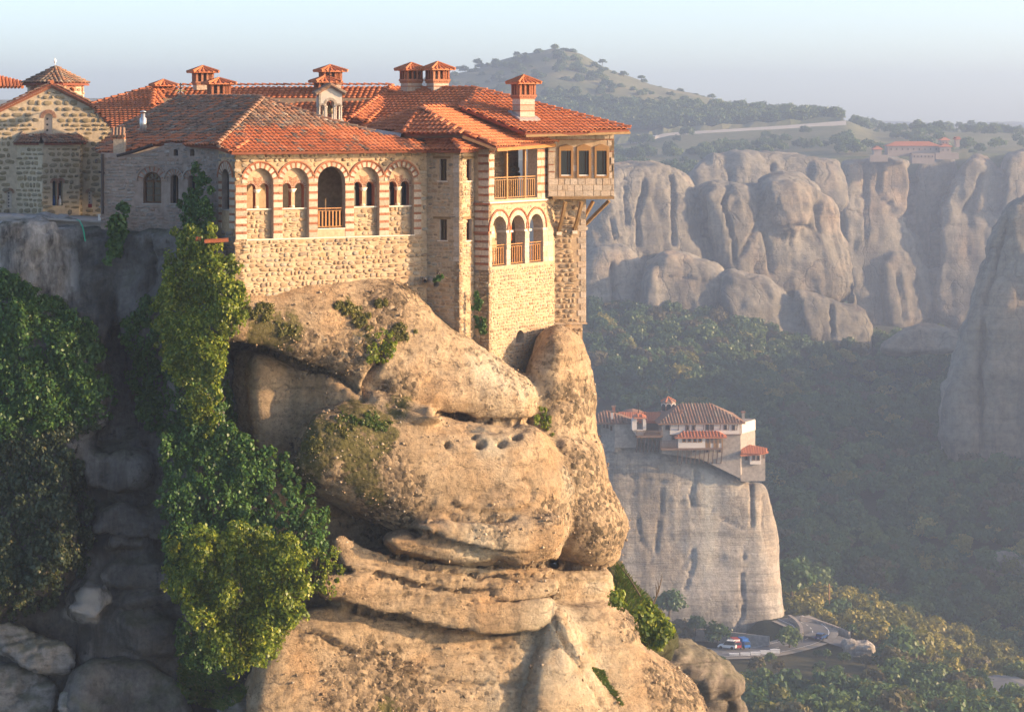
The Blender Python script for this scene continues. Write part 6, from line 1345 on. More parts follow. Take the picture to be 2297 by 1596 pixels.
# verge mouldings along the gable, nave roofs
for a, b in ((eL, apx), (eR, apx)):
    for off, mt, o in ((.04, 'brick', .10), (.14, 'ashlar', .16), (.24, 'tile', .24)):
        mb = MB(); mb.rnd = .5; p = CF.P(a[0] + (-.3 if a is eL else .3), a[1] - .12 + off, o / 2); r = CF.P(b[0], b[1] + off, o / 2); mb.bar(p, r, o, .09); mb.build('verge_moulding', M[mt], CHU)
    n = 34
    mb = MB(); mb.rnd = .3
    for k in range(n):
        t = (k + .5) / n; p = CF.P(a[0] + (b[0] - a[0]) * t, a[1] + (b[1] - a[1]) * t + .09, .08); mb.box(p, CF.e * .05, CF.n * .09, Vector((0, 0, .045)))
    mb.build('brick_dentils', M['brick'], CHU)
for sgn, e in ((-1, eL), (1, eR)):
    mb = MB(); a = CF.P(e[0] + sgn * .35, e[1] + .10, .3); r = CF.P(apx[0], apx[1] + .28, .3); mb.prism([a, r, r - Vector((0, 0, .12)), a - Vector((0, 0, .12))], -CF.n * 7.5); ro = mb.build('nave_roof', M['lead_red'], CHU)
    d = r - a; ln = d.length; d.normalize(); nn = (CF.n.cross(d) * 1.0); nn = nn if nn.z > 0 else -nn
    for k in range(26):
        for j in range(int(ln / .4)):
            p = a + d * (j + .5) * .4 - CF.n * (k * .28 + .1) + nn * .005; ex = CF.n * .27; ey = d * .4; ez = nn * .16
            pc.add('tile', ro, PTL['tile' if k > 1 else 'old_tile'], Matrix(((ex.x, ey.x, ez.x, p.x), (ex.y, ey.y, ez.y, p.y), (ex.z, ey.z, ez.z, p.z), (0, 0, 0, 1))))
mb = MB(); mb.rnd = .7; mb.tube([CF.P(apx[0], apx[1] + .32, .35), CF.P(apx[0], apx[1] + .32, -7)], .12, 8); mb.build('ridge_cap', M['tile'], CHU)
# drum and its roof
dc = pt(125, 0, 153.5); s = F / 153.5; rad = 64 / s; z = lambda v: CAMZ + (V0 - v) / s; rng_ = [math.pi / 8 + k * math.pi / 4 for k in range(8)]
for k in range(8):
    a = Vector((dc.x + rad * math.cos(rng_[k - 1]), dc.y + rad * math.sin(rng_[k - 1]), 0)); b = Vector((dc.x + rad * math.cos(rng_[k]), dc.y + rad * math.sin(rng_[k]), 0))
    ang = math.degrees(math.atan2(b.y - a.y, b.x - a.x)); fr = Fr(a, ang)
    if fr.n.y > 0.3: continue
    Lg = (b - a).length; hl = [arch(Lg / 2, z(240), z(205), .22)]
    w = wall('drum_wall', CHU, fr, rect(0, Lg, z(262), z(186)), hl, [M['church_mortar'], M['church_mortar']], .3)
    wall('window', w, fr, hl[0], [], [M['glass']], .02, -.2, False)
    stones(pc, w, fr, rect(0, Lg, z(262), z(190)), hl + [arch(Lg / 2, z(240), z(205), .4)], .42, .26, 'church_stone', 0, .05, .08, .8, seed=100 + k, split=0)
    voussoirs(pc, w, fr, Lg / 2, z(205), .23, .40, 0, .03, ((9, 'brick'), (5, 'ashlar')))
    o = 1.19; a3 = Vector((dc.x + rad * o * math.cos(rng_[k - 1]), dc.y + rad * o * math.sin(rng_[k - 1]), z(188))); b3 = Vector((dc.x + rad * o * math.cos(rng_[k]), dc.y + rad * o * math.sin(rng_[k]), z(188))); top = Vector((dc.x, dc.y, z(151)))
    mb = MB(); mb.add([a3, b3, top, a3 - Vector((0, 0, .12)), b3 - Vector((0, 0, .12)), Vector((dc.x, dc.y, z(190)))], [(0, 1, 2), (3, 4, 1, 0), (4, 3, 5)]); rf = mb.build('drum_roof', M['lead_red'], CHU)
    for j in range(7):
        for i in range(6):
            t0 = j / 7; wl = (b3 - a3).length * (1 - t0); n = max(1, round(wl / .27))
            if i >= n: continue
            A0 = a3.lerp(top, t0); B0 = b3.lerp(top, t0); p = A0.lerp(B0, (i + .5) / n); d = (top - p).normalized(); L7 = (a3 - top).length / 7; p = p + d * L7 * .5; x = (b3 - a3).normalized(); zv = x.cross(d); zv = zv if zv.z > 0 else -zv
            ex = x * min(.27, wl / n); ey = d * L7; ez = zv * .19
            pc.add('tile', rf, PTL['old_tile'], Matrix(((ex.x, ey.x, ez.x, p.x), (ex.y, ey.y, ez.y, p.y), (ex.z, ey.z, ez.z, p.z), (0, 0, 0, 1))))
mb = MB(); c = Vector((dc.x - .05, dc.y, z(152))); mb.tube([c, c + Vector((0, 0, .3))], .015, 5); mb.lathe(c + Vector((0, 0, .26)), [(0.02, 0), (0.07, .06), (0.08, .14), (0.03, .24), (0.01, .32)], 10); mb.build('finial', M['white_paint'], CHU)
# far roof at the left edge
mb = MB(); mb.prism([pt(-60, 170, 157), pt(0, 171, 157), pt(48, 183, 157), pt(52, 196, 156), pt(-60, 196, 156)], Vector((0, .3, 0))); o_ = mb.build('side_roof', M['tile'], CHU)
for k in range(12):
    mb = MB(); mb.rnd = k / 12; u = -40 + k * 8; mb.tube([pt(u + 2, 196, 155.8), pt(u - 2, 171 + max(0, (u - 0) * .26), 156.8)], .11, 6); mb.build('roof_tile', M['tile'], o_)
pc.done({'stone': 'rubble_stonework', 'tile': 'roof_tiles', 'brick': 'brick_courses', 'voussoir': 'arch_wedges'})

# ------------------------------------------------------------------ terrace below the church and small things on it
mb = MB(); d0 = 127.5
mb.prism([pt(-160, 496, 125), pt(24, 484, 125.2), pt(60, 490, 125.0), pt(160, 493, 124.6), pt(282, 500, 124.0), pt(300, 500, 130), pt(250, 486, 147), pt(-160, 470, 147)], Vector((0, 0, -0.5))); mb.build('terrace', M['concrete'])['kind'] = 'structure'
mb = MB(); pts_ = [pt(30, 488, 124.9), pt(100, 491, 124.7), pt(200, 496, 124.3), pt(282, 500, 123.9)]
for a, b in zip(pts_, pts_[1:]): mb.bar(a, b, .35, .09)
mb.build('terrace_edge', M['concrete'])['kind'] = 'structure'
def pot(u, v, d, r, lab):
    t = thing('flower_pot', pt(u, v, d), lab, 'flower pot', 'terracotta pots on the terrace'); c = pt(u, v, d); mb = MB()
    mb.lathe(c, [(r * .7, 0), (r * .95, r * 1.6)], 14); mb.build('pot', M['terracotta'], t, True); mb = MB(); mb.lathe(c + Vector((0, 0, r * 1.6)), [(r * 1.08, 0), (r * 1.08, r * .3), (r * .9, r * .3)], 14); mb.build('rim', M['terracotta'], t, True)
pot(233, 499, 124.2, .17, 'larger terracotta pot beside the downpipe foot on the terrace'); pot(247, 499, 124.1, .14, 'smaller terracotta pot next to the fig bush on the terrace')
t = thing('metal_box', pt(228, 496, 124.4), 'grey metal box at the foot of the downpipe', 'box'); mb = MB(); c = pt(228, 489, 124.4); mb.box(c, (.16, 0, 0), (0, .12, 0), (0, 0, .16)); mb.build('body', M['zinc'], t); mb = MB(); mb.box(c + Vector((0, 0, .17)), (.18, 0, 0), (0, .14, 0), (0, 0, .015)); mb.build('lid', M['zinc'], t)
mb = MB(); mb.tube([pt(172, 493, 124.4), pt(178, 495, 123.6), pt(184, 505, 123.0), pt(188, 520, 122.8), pt(191, 541, 122.7)], .035, 6); tag(mb.build('garden_hose', M['hose']), 'bright green hose hanging over the terrace edge', 'hose')
for u, mt, nm, lb in ((Z1(458, 0)[0], 'blue_paint', 'blue', 'dark blue bottle in the left apse window of the church'), (Z1(509, 0)[0], 'white_paint', 'white', 'white bottle in the right apse window of the church')):
    fr = Fr(ap[1], math.degrees(math.atan2(ap[2].y - ap[1].y, ap[2].x - ap[1].x))); c = fr.hitp(u, Z1(0, 1370)[1], -.1); mb = MB(); mb.lathe(c, [(.09, 0), (.09, .3), (.03, .42), (.03, .55)], 10); tag(mb.build('bottle', M[mt], None, True), lb, 'bottle', 'bottles on the church sill')
# rusty beams sticking out of the ivy
for (a, b), lb in (((Z2(-110, 1895)[0], 0), 'x'),)[:0]: pass
for u0, v0, u1, v1, d, lb in ((438, 535, 488, 536, 118.6, 'rear rusty steel beam half hidden in the ivy'), (458, 541, 512, 538, 118.2, 'front rusty steel beam reaching from the ivy towards the corner')):
    t = thing('steel_beam', pt(u0, v0, d), lb, 'beam', 'rusty steel beams'); a, b = pt(u0, v0, d), pt(u1, v1, d + 0.5); mb = MB(); mb.bar(a, b, .02, .14); mb.build('web', M['rust'], t)
    for q in (-1, 1): mb = MB(); mb.bar(a + Vector((0, 0, .08 * q)), b + Vector((0, 0, .08 * q)), .12, .02); mb.build('flange', M['rust'], t)
# washing hung in the loggia
def cloth(name, mat, u0, u1, v0, v1, lab, seed):
    nx, nz = 8, 8; V = []; rs = random.Random(seed)
    for j in range(nz + 1):
        for i in range(nx + 1):
            s = G2f.loc(u0 + (u1 - u0) * i / nx, v0)[0]; h = G2f.loc((u0 + u1) / 2, v0)[1] + (G2f.loc((u0 + u1) / 2, v1)[1] - G2f.loc((u0 + u1) / 2, v0)[1]) * j / nz
            V.append(G2f.P(s, h, -0.25 + .05 * math.sin(i * 1.7 + seed) * (j / nz)))
    Fc = [(j * (nx + 1) + i, j * (nx + 1) + i + 1, (j + 1) * (nx + 1) + i + 1, (j + 1) * (nx + 1) + i) for j in range(nz) for i in range(nx)]
    mb = MB(); mb.add(V, Fc); o = mb.build(name, M[mat], None, True); m = o.modifiers.new('thickness', 'SOLIDIFY'); m.thickness = .012; tag(o, lab, 'laundry', 'washing in the loggia arches')
cloth('hanging_towel', 'cream_cloth', *[Z5(845, 0)[0], Z5(900, 0)[0]], Z5(0, 385)[1], Z5(0, 490)[1], 'cream towel hung in the left loggia arch', 1)
cloth('hanging_shirt', 'white_cloth', *[Z5(1003, 0)[0], Z5(1020, 0)[0]], Z5(0, 380)[1], Z5(0, 500)[1], 'white cloth hung in the middle loggia arch', 2); cloth('hanging_towel', 'red_cloth', *[Z5(1020, 0)[0], Z5(1048, 0)[0]], Z5(0, 375)[1], Z5(0, 508)[1], 'orange red towel hung in the middle loggia arch', 3)
# ------------------------------------------------------------------ the smaller monastery on its pillar (about 615 m off)
RO = thing('pillar_monastery', pt(1540, 1010, 615), 'whitewashed and stone monastery with mottled tile roofs on top of the grey rock pillar', 'monastery')
pc = Pieces(RO); DR = 611.0
def hipped(root, name, fr, s0, s1, hE, hR, dep, over=1.0, mat='old_tile', rs0=None, rs1=None, ribs=True, rw=0.7):
    """hip roof over a block: eaves, ridge and rows of ribs that read as tile runs"""
    e = [fr.P(s0 - over, hE, over), fr.P(s1 + over, hE, over), fr.P(s1 + over, hE, -dep - over), fr.P(s0 - over, hE, -dep - over)]
    r0 = fr.P(rs0 if rs0 is not None else s0 + dep / 2, hR, -dep / 2); r1 = fr.P(rs1 if rs1 is not None else s1 - dep / 2, hR, -dep / 2); dn = Vector((0, 0, -0.25))
    mb = MB(); mb.add(e + [r0, r1] + [q + dn for q in e], [(0, 1, 5, 4), (1, 2, 5), (2, 3, 4, 5), (3, 0, 4), (6, 9, 8, 7), (0, 6, 7, 1), (1, 7, 8, 2), (2, 8, 9, 3), (3, 9, 6, 0)]); ro = mb.build(name, M[mat], root)
    if ribs:
        L = (e[1] - e[0]).length; n = int(L / rw)
        for k in range(n + 1):
            t = k / n; p = e[0].lerp(e[1], t); l0 = (r0 - e[0]).dot(fr.e) / L; l1 = (r1 - e[0]).dot(fr.e) / L
            if t < l0: q = p.lerp(e[0].lerp(r0, t / max(l0, 1e-3)), 1); 
            elif t > l1: q = r1.lerp(e[1], (t - l1) / max(1 - l1, 1e-3))
            else: q = r0.lerp(r1, (t - l0) / max(l1 - l0, 1e-3))
            if t < l0: q = e[0].lerp(r0, t / max(l0, 1e-3))
            if (q - p).length < .3: continue
            m = 3
            for j in range(m):
                mb = MB(); mb.tube([p.lerp(q, j / m) + Vector((0, 0, .08)), p.lerp(q, (j + 1.05) / m) + Vector((0, 0, .03))], [rw * .30, rw * .26], 5); o = mb.build('tile_run', M[mat], ro)
        for a, b in ((e[1], e[2]),):
            L = (b - a).length; n = int(L / rw)
            for k in range(1, n):
                t = k / n; p = a.lerp(b, t); q = a.lerp(r1, t * 2) if t < .5 else r1.lerp(b, t * 2 - 1); mb = MB(); mb.tube([p + Vector((0, 0, .06)), q], rw * .26, 5); mb.build('tile_run', M[mat], ro)
    return ro
def rwin(parent, fr, X0, X1, Y0, Y1, Z=None, wood='far_wood', pane='glass', proud=0.12):
    Z = Z or ZR; a = fr.loc(*Z(X0, (Y0 + Y1) / 2)); b = fr.loc(*Z(X1, (Y0 + Y1) / 2)); h0 = fr.loc(*Z((X0 + X1) / 2, Y1))[1]; h1 = fr.loc(*Z((X0 + X1) / 2, Y0))[1]
    w = wall('window', parent, fr, rect(a[0] - .12, b[0] + .12, h0 - .12, h1 + .12), [rect(a[0] + .08, b[0] - .08, h0 + .06, h1 - .06)], [M[wood]], proud, proud)
    part_box('pane', w, M[pane], fr, a[0], b[0], h0, h1, 0.01, .03)
    return w
# left block (stone, corner towards the viewer), middle terrace part, main block, right annexe
m0 = Fr(pt(*ZR(845, 500), DR), 4)
fl = Fr(pt(*ZR(357, 500), DR + 1.5), 4); fs = Fr(pt(*ZR(213, 500), DR + 14), -40)
def blk(name, fr, pxs, mat, thick=6):
    return wall(name, RO, fr, fr.locs([ZR(*p) for p in pxs]), [], [M[mat]], thick)
w1 = blk('left_wall', fl, [(357, 375), (590, 375), (590, 640), (357, 640)], 'far_stone')
fs = Fr(Vector((fl.o.x, fl.o.y, 0)) + Vector((-math.cos(R(-42)), -math.sin(R(-42)), 0)) * 14, -42); Ls = 14
w2 = wall('left_side_wall', RO, fs, rect(fs.loc(*ZR(213, 400))[0], Ls, fs.loc(*ZR(300, 680))[1], fs.loc(*ZR(300, 368))[1]), [], [M['far_stone']], 4)
for X0, X1, Y0, Y1 in ((243, 254, 396, 430), (277, 290, 398, 438), (316, 330, 420, 460)): rwin(w2, fs, X0, X1, Y0, Y1)
hipped(RO, 'roof', fl, -7.5, fl.loc(*ZR(580, 400))[0], fl.loc(*ZR(450, 382))[1], fl.loc(*ZR(380, 282))[1], 9, .6, 'old_tile', -2.2, -1.2)
# terrace with the small belfry gate
ft = Fr(pt(*ZR(600, 500), DR + 6), 4); w3 = wall('terrace_back_wall', RO, ft, ft.locs([ZR(575, 350), ZR(850, 350), ZR(850, 720), ZR(575, 720)]), [], [M['far_stone']], 2)
part_box('terrace_floor', RO, M['far_wood'], m0, *[m0.loc(*ZR(582, 520))[0], m0.loc(*ZR(852, 520))[0]], m0.loc(*ZR(700, 534))[1], m0.loc(*ZR(700, 514))[1], -6, .6)
o = MB(); hr = m0.loc(*ZR(700, 460))[1]; hf = m0.loc(*ZR(700, 514))[1]; sa, sb = m0.loc(*ZR(582, 490))[0], m0.loc(*ZR(850, 490))[0]; wbox(o, m0, sa, sb, hr - .1, hr, .45, .55); rl = o.build('terrace_railing', M['far_wood'], RO)
for k in range(22): part_box('baluster', rl, M['far_wood'], m0, sa + (sb - sa) * k / 21 - .05, sa + (sb - sa) * k / 21 + .05, hf, hr - .1, .46, .54)
for k in range(7):
    s_ = sa + (sb - sa) * (k + .3) / 7; mb = MB(); mb.bar(m0.P(s_, hf - .6, .4), m0.P(s_, hf - 4.2, -2.5), .25); mb.build('terrace_strut', M['far_wood'], RO)
dk = part_box('opening_shade_slab', RO, M['interior'], ft, *[ft.loc(*ZR(655, 420))[0], ft.loc(*ZR(835, 420))[0]], ft.loc(*ZR(700, 470))[1], ft.loc(*ZR(700, 385))[1], 0.02, .12)  # dark slab on the wall stands in for a shaded opening
R_t = Roof(pt(*ZR(700, 385), DR + 5), 4, 22); ro = MB(); P4 = [R_t.hit(*ZR(*p)) for p in ((385, 282), (840, 272), (800, 372), (600, 376), (440, 310))]; ro.prism(P4, Vector((0, 0, -.3))); ro = ro.build('terrace_roof', M['tile'], RO)
for k in range(24):
    u = 400 + k * 18; a, b = R_t.hit(*ZR(u, 280)), R_t.hit(*ZR(u + 4, 310 if u < 440 else 370)); mb = MB(); mb.tube([b + Vector((0, 0, .1)), a + Vector((0, 0, .1))], .22, 5); mb.build('tile_run', M['tile'], ro)
fb = Fr(pt(*ZR(568, 450), DR - .6), 4); sw = fb.loc(*ZR(650, 400))[0]; hb0 = fb.loc(*ZR(600, 520))[1]; hb1 = fb.loc(*ZR(600, 325))[1]
wb_ = wall('belfry_wall', RO, fb, rect(0.4, sw, hb0, hb1), [arch(sw / 2, fb.loc(*ZR(600, 455))[1], fb.loc(*ZR(600, 385))[1], 1.7)], [M['far_white']], 2.6)
hipped(RO, 'belfry_roof', fb, 0.3, sw + .1, hb1, fb.loc(*ZR(600, 287))[1], 2.6, .7, 'tile', sw / 2, sw / 2 + .05, True, .8)
mb = MB(); c = fb.P(sw / 2, fb.loc(*ZR(600, 290))[1], -1.3); mb.bar(c, c + Vector((0, 0, 2.6)), .18); mb.bar(c + Vector((-.7, 0, 1.8)), c + Vector((.7, 0, 1.8)), .18); mb.build('cross', M['gutter'], RO)
# main block: stone below, whitewash above
hT = m0.loc(*ZR(1260, 388))[1]; hW = m0.loc(*ZR(1260, 500))[1]; hB = m0.loc(*ZR(1260, 990))[1]; sL = m0.loc(*ZR(1660, 600))[0]
wm = wall('main_wall', RO, m0, [(0, m0.loc(*ZR(845, 700))[1]), (sL * .5, m0.loc(*ZR(1260, 760))[1]), (sL, m0.loc(*ZR(1660, 960))[1]), (sL, hT), (0, hT)], [], [M['far_stone']], 10)
s90 = m0.loc(*ZR(925, 450))[0]; part_box('white_upper_wall', RO, M['far_white'], m0, s90, sL - .3, hW, hT - .05, -.2, .35)
mu = Fr(m0.P(0, 0, .35), 4)
for X0, X1, Y0, Y1 in ((1095, 1122, 408, 458), (1158, 1182, 410, 456), (1300, 1330, 400, 456), (1348, 1378, 400, 456), (1487, 1514, 408, 452), (1572, 1600, 408, 456)): rwin(wm, mu, X0, X1, Y0, Y1)
rwin(wm, m0, 882, 925, 405, 452); rwin(wm, m0, 950, 980, 515, 555)
for X0, X1, Y0, Y1 in ((1168, 1196, 640, 682), (1305, 1334, 640, 684), (1428, 1456, 640, 684)): rwin(wm, m0, X0, X1, Y0, Y1)
part_box('floor_beam', RO, M['far_wood'], m0, s90, sL, hW - .25, hW - .02, -.1, .4)
for k in range(9): mb = MB(); s_ = s90 + (sL - s90) * k / 8.5; mb.bar(mu.P(s_, hT - .1, .9), mu.P(s_, hT - 1.6, .05), .16); mb.build('eave_strut', M['far_wood'], RO)
hipped(RO, 'main_roof', m0, 0, sL, hT + .1, m0.loc(*ZR(1250, 230))[1], 18, 1.0, 'old_tile', m0.loc(*ZR(1090, 300))[0], m0.loc(*ZR(1405, 300))[0])
side = Fr(m0.P(sL, 0), 62); wsd = wall('end_wall', RO, side, rect(0, 9, hB + 1.5, hT), [], [M['far_stone']], 3); part_box('end_white', RO, M['far_white'], side, 0.3, 8.7, hW, hT - .1, 0, .2)
# jettied room with its own roof and a glazed gallery
hj0, hj1 = m0.loc(*ZR(1250, 630))[1], m0.loc(*ZR(1250, 522))[1]; j0, j1 = m0.loc(*ZR(1015, 580))[0], m0.loc(*ZR(1478, 580))[0]; jf = Fr(m0.P(0, 0, 2.2), 4)
j0, j1, jm = jf.loc(*ZR(1015, 580))[0], jf.loc(*ZR(1470, 580))[0], jf.loc(*ZR(1300, 580))[0]
jw = wall('jettied_room', RO, jf, rect(j0, jm, hj0, hj1), [], [M['far_white']], 2.2)
for X0 in (1060, 1115, 1170, 1224): rwin(jw, jf, X0, X0 + 32, 535, 580, wood='brown_paint')
gp = part_box('gallery_back', RO, M['interior'], jf, jm, j1, hj0, hj1, -2.1, -1.6)
for k in range(5): part_box('gallery_post', RO, M['brown_paint'], jf, jm + (j1 - jm) * k / 4 - .15, jm + (j1 - jm) * k / 4 + .15, hj0, hj1, -.3, 0)
for k in range(4): part_box('gallery_panel', RO, M['far_white' if k % 2 else 'brown_paint'], jf, jm + (j1 - jm) * k / 4 + .15, jm + (j1 - jm) * (k + 1) / 4 - .15, hj0, hj0 + (hj1 - hj0) * .42, -.25, -.1)
part_box('room_floor', RO, M['far_wood'], jf, jf.loc(*ZR(835, 620))[0], j1 + .2, hj0 - .5, hj0 - .02, -2.2, .1)
gl = part_box('gallery_rail', RO, M['far_wood'], jf, jf.loc(*ZR(835, 600))[0], j0, jf.loc(*ZR(900, 566))[1] - .12, jf.loc(*ZR(900, 566))[1], -.2, -.1)
for k in range(14): x = jf.loc(*ZR(835, 600))[0]; x = x + (j0 - x) * k / 14; part_box('baluster', gl, M['far_wood'], jf, x - .05, x + .05, hj0, jf.loc(*ZR(900, 566))[1] - .12, -.19, -.11)
for k in range(11): mb = MB(); s_ = j0 + (j1 - j0) * k / 10; mb.bar(jf.P(s_, hj0 - .5, -.1), m0.P(s_, hj0 - 4, .05), .2); mb.build('jetty_strut', M['far_wood'], RO)
hipped(RO, 'jettied_roof', jf, jf.loc(*ZR(1015, 520))[0], jf.loc(*ZR(1480, 520))[0], hj1 + .1, jf.loc(*ZR(1250, 473))[1], 4.5, .8, 'tile', jf.loc(*ZR(1090, 480))[0], jf.loc(*ZR(1420, 480))[0], True, .75)
# drum of the chapel and the chimneys
dc = pt(*ZR(911, 250), DR + 12); s = F / (DR + 12); zf = lambda Y: CAMZ + (V0 - ZR(0, Y)[1]) / s; rad = 74 / 3.534 / 1.3066 / s
angs = [math.pi / 8 + k * math.pi / 4 for k in range(8)]; ring_ = [(dc.x + rad * math.cos(a), dc.y + rad * math.sin(a)) for a in angs]
mb = MB(); mb.add([(x, y, zf(300)) for x, y in ring_] + [(x, y, zf(160)) for x, y in ring_], [(k, (k + 1) % 8, 8 + (k + 1) % 8, 8 + k) for k in range(8)]); dw = mb.build('drum', M['brick'], RO)
for k in range(8):
    a, b = Vector((*ring_[k], 0)), Vector((*ring_[(k + 1) % 8], 0)); fr = Fr(a, math.degrees(math.atan2(b.y - a.y, b.x - a.x)))
    if fr.n.y > 0: continue
    Lg = (b - a).length; w = wall('drum_window', dw, fr, arch(Lg / 2, zf(255), zf(205), .55), [], [M['glass']], .05, .04, False); arc_moulding('arch', dw, fr, Lg / 2, zf(205), .6, .18, M['far_white'], 0.0, 0, 0, .12)
ov = [(dc.x + rad * 1.12 * math.cos(a), dc.y + rad * 1.12 * math.sin(a), zf(160)) for a in angs]; mb = MB(); mb.add(ov + [(dc.x, dc.y, zf(115))] + [(x, y, z_ - .3) for x, y, z_ in ov], [(k, (k + 1) % 8, 8) for k in range(8)] + [(k, 9 + k, 9 + (k + 1) % 8, (k + 1) % 8) for k in range(8)]); dr = mb.build('drum_roof', M['old_tile'], RO)
for p in ov: mb = MB(); mb.tube([p, (dc.x, dc.y, zf(114))], .16, 5); mb.build('tile_run', M['tile'], dr)
mb = MB(); mb.add([tuple(pt(*ZR(*p), DR + 22)) for p in ((405, 275), (470, 245), (540, 235), (610, 248), (665, 272))] + [tuple(pt(*ZR(540, 300), DR + 14))], [(k, k + 1, 5) for k in range(4)]); mb.build('chapel_roof', M['old_tile'], RO)
def sch(X, Y0, Y1, w, d, mat='brick'):
    mb = MB(); a = pt(*ZR(X - w, Y1), d); b = pt(*ZR(X + w, Y0), d); mb.abox((a.x, d, a.z), (b.x, d + (b.x - a.x), b.z)); c = mb.build('chimney', M[mat], RO); mb = MB(); mb.abox((a.x - .2, d - .2, b.z), (b.x + .2, d + (b.x - a.x) + .2, b.z + .35)); mb.build('chimney_cap', M['old_tile'], c)
sch(347, 222, 275, 15, DR + 8); sch(330, 275, 345, 11, DR + 2, 'far_white'); sch(1052, 262, 320, 9, DR + 4); sch(1688, 280, 360, 14, DR + 8, 'far_stone')
# annexe on the right
an = Fr(pt(*ZR(1662, 760), DR + 2), 8); s1 = an.loc(*ZR(1915, 800))[0]; hA1 = an.loc(*ZR(1790, 708))[1]; hA0 = an.loc(*ZR(1790, 985))[1]
wa = wall('annexe_wall', RO, an, rect(0, s1, hA0, hA1), [], [M['far_stone']], 7); ja = Fr(an.P(0, 0, .9), 8)
wj = wall('annexe_bay', RO, ja, ja.locs([ZR(1758, 712), ZR(1872, 712), ZR(1872, 812), ZR(1758, 812)]), [], [M['far_white']], 1.0)
for X0, X1 in ((1780, 1808), (1828, 1856)): rwin(wj, ja, X0, X1, 722, 768)
rwin(wa, an, 1708, 1732, 722, 765); rwin(wa, an, 1894, 1904, 710, 745)
RA = Roof(pt(*ZR(1790, 706), DR + .5), 8, 22); mb = MB(); mb.prism([RA.hit(*ZR(*p)) for p in ((1658, 712), (1690, 650), (1740, 612), (1905, 648), (1948, 680), (1850, 700))], Vector((0, 0, -.4))); ra = mb.build('annexe_roof', M['tile'], RO)
for k in range(16):
    X = 1665 + k * 17; a = RA.hit(*ZR(X + 8, max(625, 650 - (X - 1690) * .3) if X < 1740 else 615 + (X - 1740) * .21)); b = RA.hit(*ZR(X, 712 - max(0, X - 1850) * .25)); mb = MB(); mb.tube([b + Vector((0, 0, .12)), a + Vector((0, 0, .12))], .2, 5); mb.build('tile_run', M['tile'], ra)
mb = MB(); mb.prism([pt(*ZR(*p), DR + 9) for p in ((1698, 562), (1758, 566), (1760, 606), (1698, 606))], Vector((0, 2, -.6))); mb.build('small_roof', M['tile'], RO)
# footbridge to the left
part_box('footbridge', RO, M['gutter'], fs, fs.loc(*ZR(110, 520))[0] - 3, fs.loc(*ZR(230, 520))[0], fs.loc(*ZR(200, 526))[1], fs.loc(*ZR(200, 512))[1], -1.5, 0)

# ------------------------------------------------------------------ distant monastery on the plateau
FM = thing('plateau_monastery', pt(2050, 352, 1395), 'pale monastery with long red roof on the edge of the far plateau', 'monastery')
ff = Fr(pt(2050, 345, 1392), 2); ZP = ZC
def far_block(X0, X1, Y0, Y1, dep, mat, roof=None, Yr=0, wins=0, out=0.0, wY=None):
    fr = Fr(ff.P(0, 0, out), 2); a = fr.loc(*ZP(X0, Y1)); b = fr.loc(*ZP(X1, Y0)); w = wall('wall', FM, fr, rect(a[0], b[0], a[1] - 2, b[1]), [], [M[mat]], dep)
    if roof: hipped(FM, 'roof', fr, a[0], b[0], b[1], fr.loc(*ZP(X0, Yr))[1], dep, .7, roof, None, None, False)
    for k in range(wins):
        x = X0 + (X1 - X0) * (k + .6) / (wins + .2); y = wY or (Y0 + Y1) / 2; rwin(w, fr, x - 2.2, x + 2.2, y - 4, y + 4, ZP, 'far_wood', 'glass', .15)
far_block(1592, 1860, 48, 84, 10, 'far_cream', 'tile', 26, 9, 0, 66); far_block(1718, 1834, 88, 122, 8, 'far_cream', None, 0, 6, 6, 104); far_block(1862, 1920, 52, 90, 9, 'far_cream', 'tile', 38, 2, 3, 70); far_block(1520, 1560, 66, 100, 6, 'far_cream', 'tile', 50, 0, 2)
far_block(1868, 1908, 18, 52, 6, 'far_cream', 'tile', 4, 2, -6, 34); far_block(1946, 1964, 14, 36, 5, 'far_cream', 'tile', 2, 0, -8); far_block(1840, 1960, 84, 100, 2, 'far_cream', None, 0, 0, 5); far_block(1500, 1592, 96, 112, 2, 'far_cream', None, 0, 0, 4)
# ------------------------------------------------------------------ roads, walls, vehicles
def strip(name, C, off0, off1, lift, mat, parent=None, dash=0):
    """a band along the centre line C from one offset to another"""
    V = []; Fc = []; n = len(C)
    for i, p in enumerate(C):
        t = (C[min(i + 1, n - 1)] - C[max(i - 1, 0)]); t.z = 0; t.normalize(); s = Vector((t.y, -t.x, 0)); V += [p + s * off0 + Vector((0, 0, lift)), p + s * off1 + Vector((0, 0, lift))]
    for i in range(n - 1):
        if dash and (i // dash) % 2: continue
        Fc.append((2 * i, 2 * i + 1, 2 * i + 3, 2 * i + 2))
    mb = MB(); mb.add(V, Fc); o = mb.build(name, mat, parent); return o
def low_wall(name, C, off, w, h, mat, lab, z0=-1.0):
    V = []; Fc = []; n = len(C)
    for i, p in enumerate(C):
        t = (C[min(i + 1, n - 1)] - C[max(i - 1, 0)]); t.z = 0; t.normalize(); s = Vector((t.y, -t.x, 0))
        V += [p + s * (off - w / 2) + Vector((0, 0, z0)), p + s * (off - w / 2) + Vector((0, 0, h)), p + s * (off + w / 2) + Vector((0, 0, h)), p + s * (off + w / 2) + Vector((0, 0, z0))]
    for i in range(n - 1):
        for k in range(4): Fc.append((4 * i + k, 4 * i + (k + 1) % 4, 4 * i + 4 + (k + 1) % 4, 4 * i + 4 + k))
    Fc += [(0, 1, 2, 3), tuple(4 * (n - 1) + k for k in (3, 2, 1, 0))]
    mb = MB(); mb.add(V, Fc); o = mb.build(name, mat); tag(o, lab, 'wall'); return o
road = strip('road', C, -4.2, 4.2, 0.5, M['asphalt']); road['kind'] = 'structure'
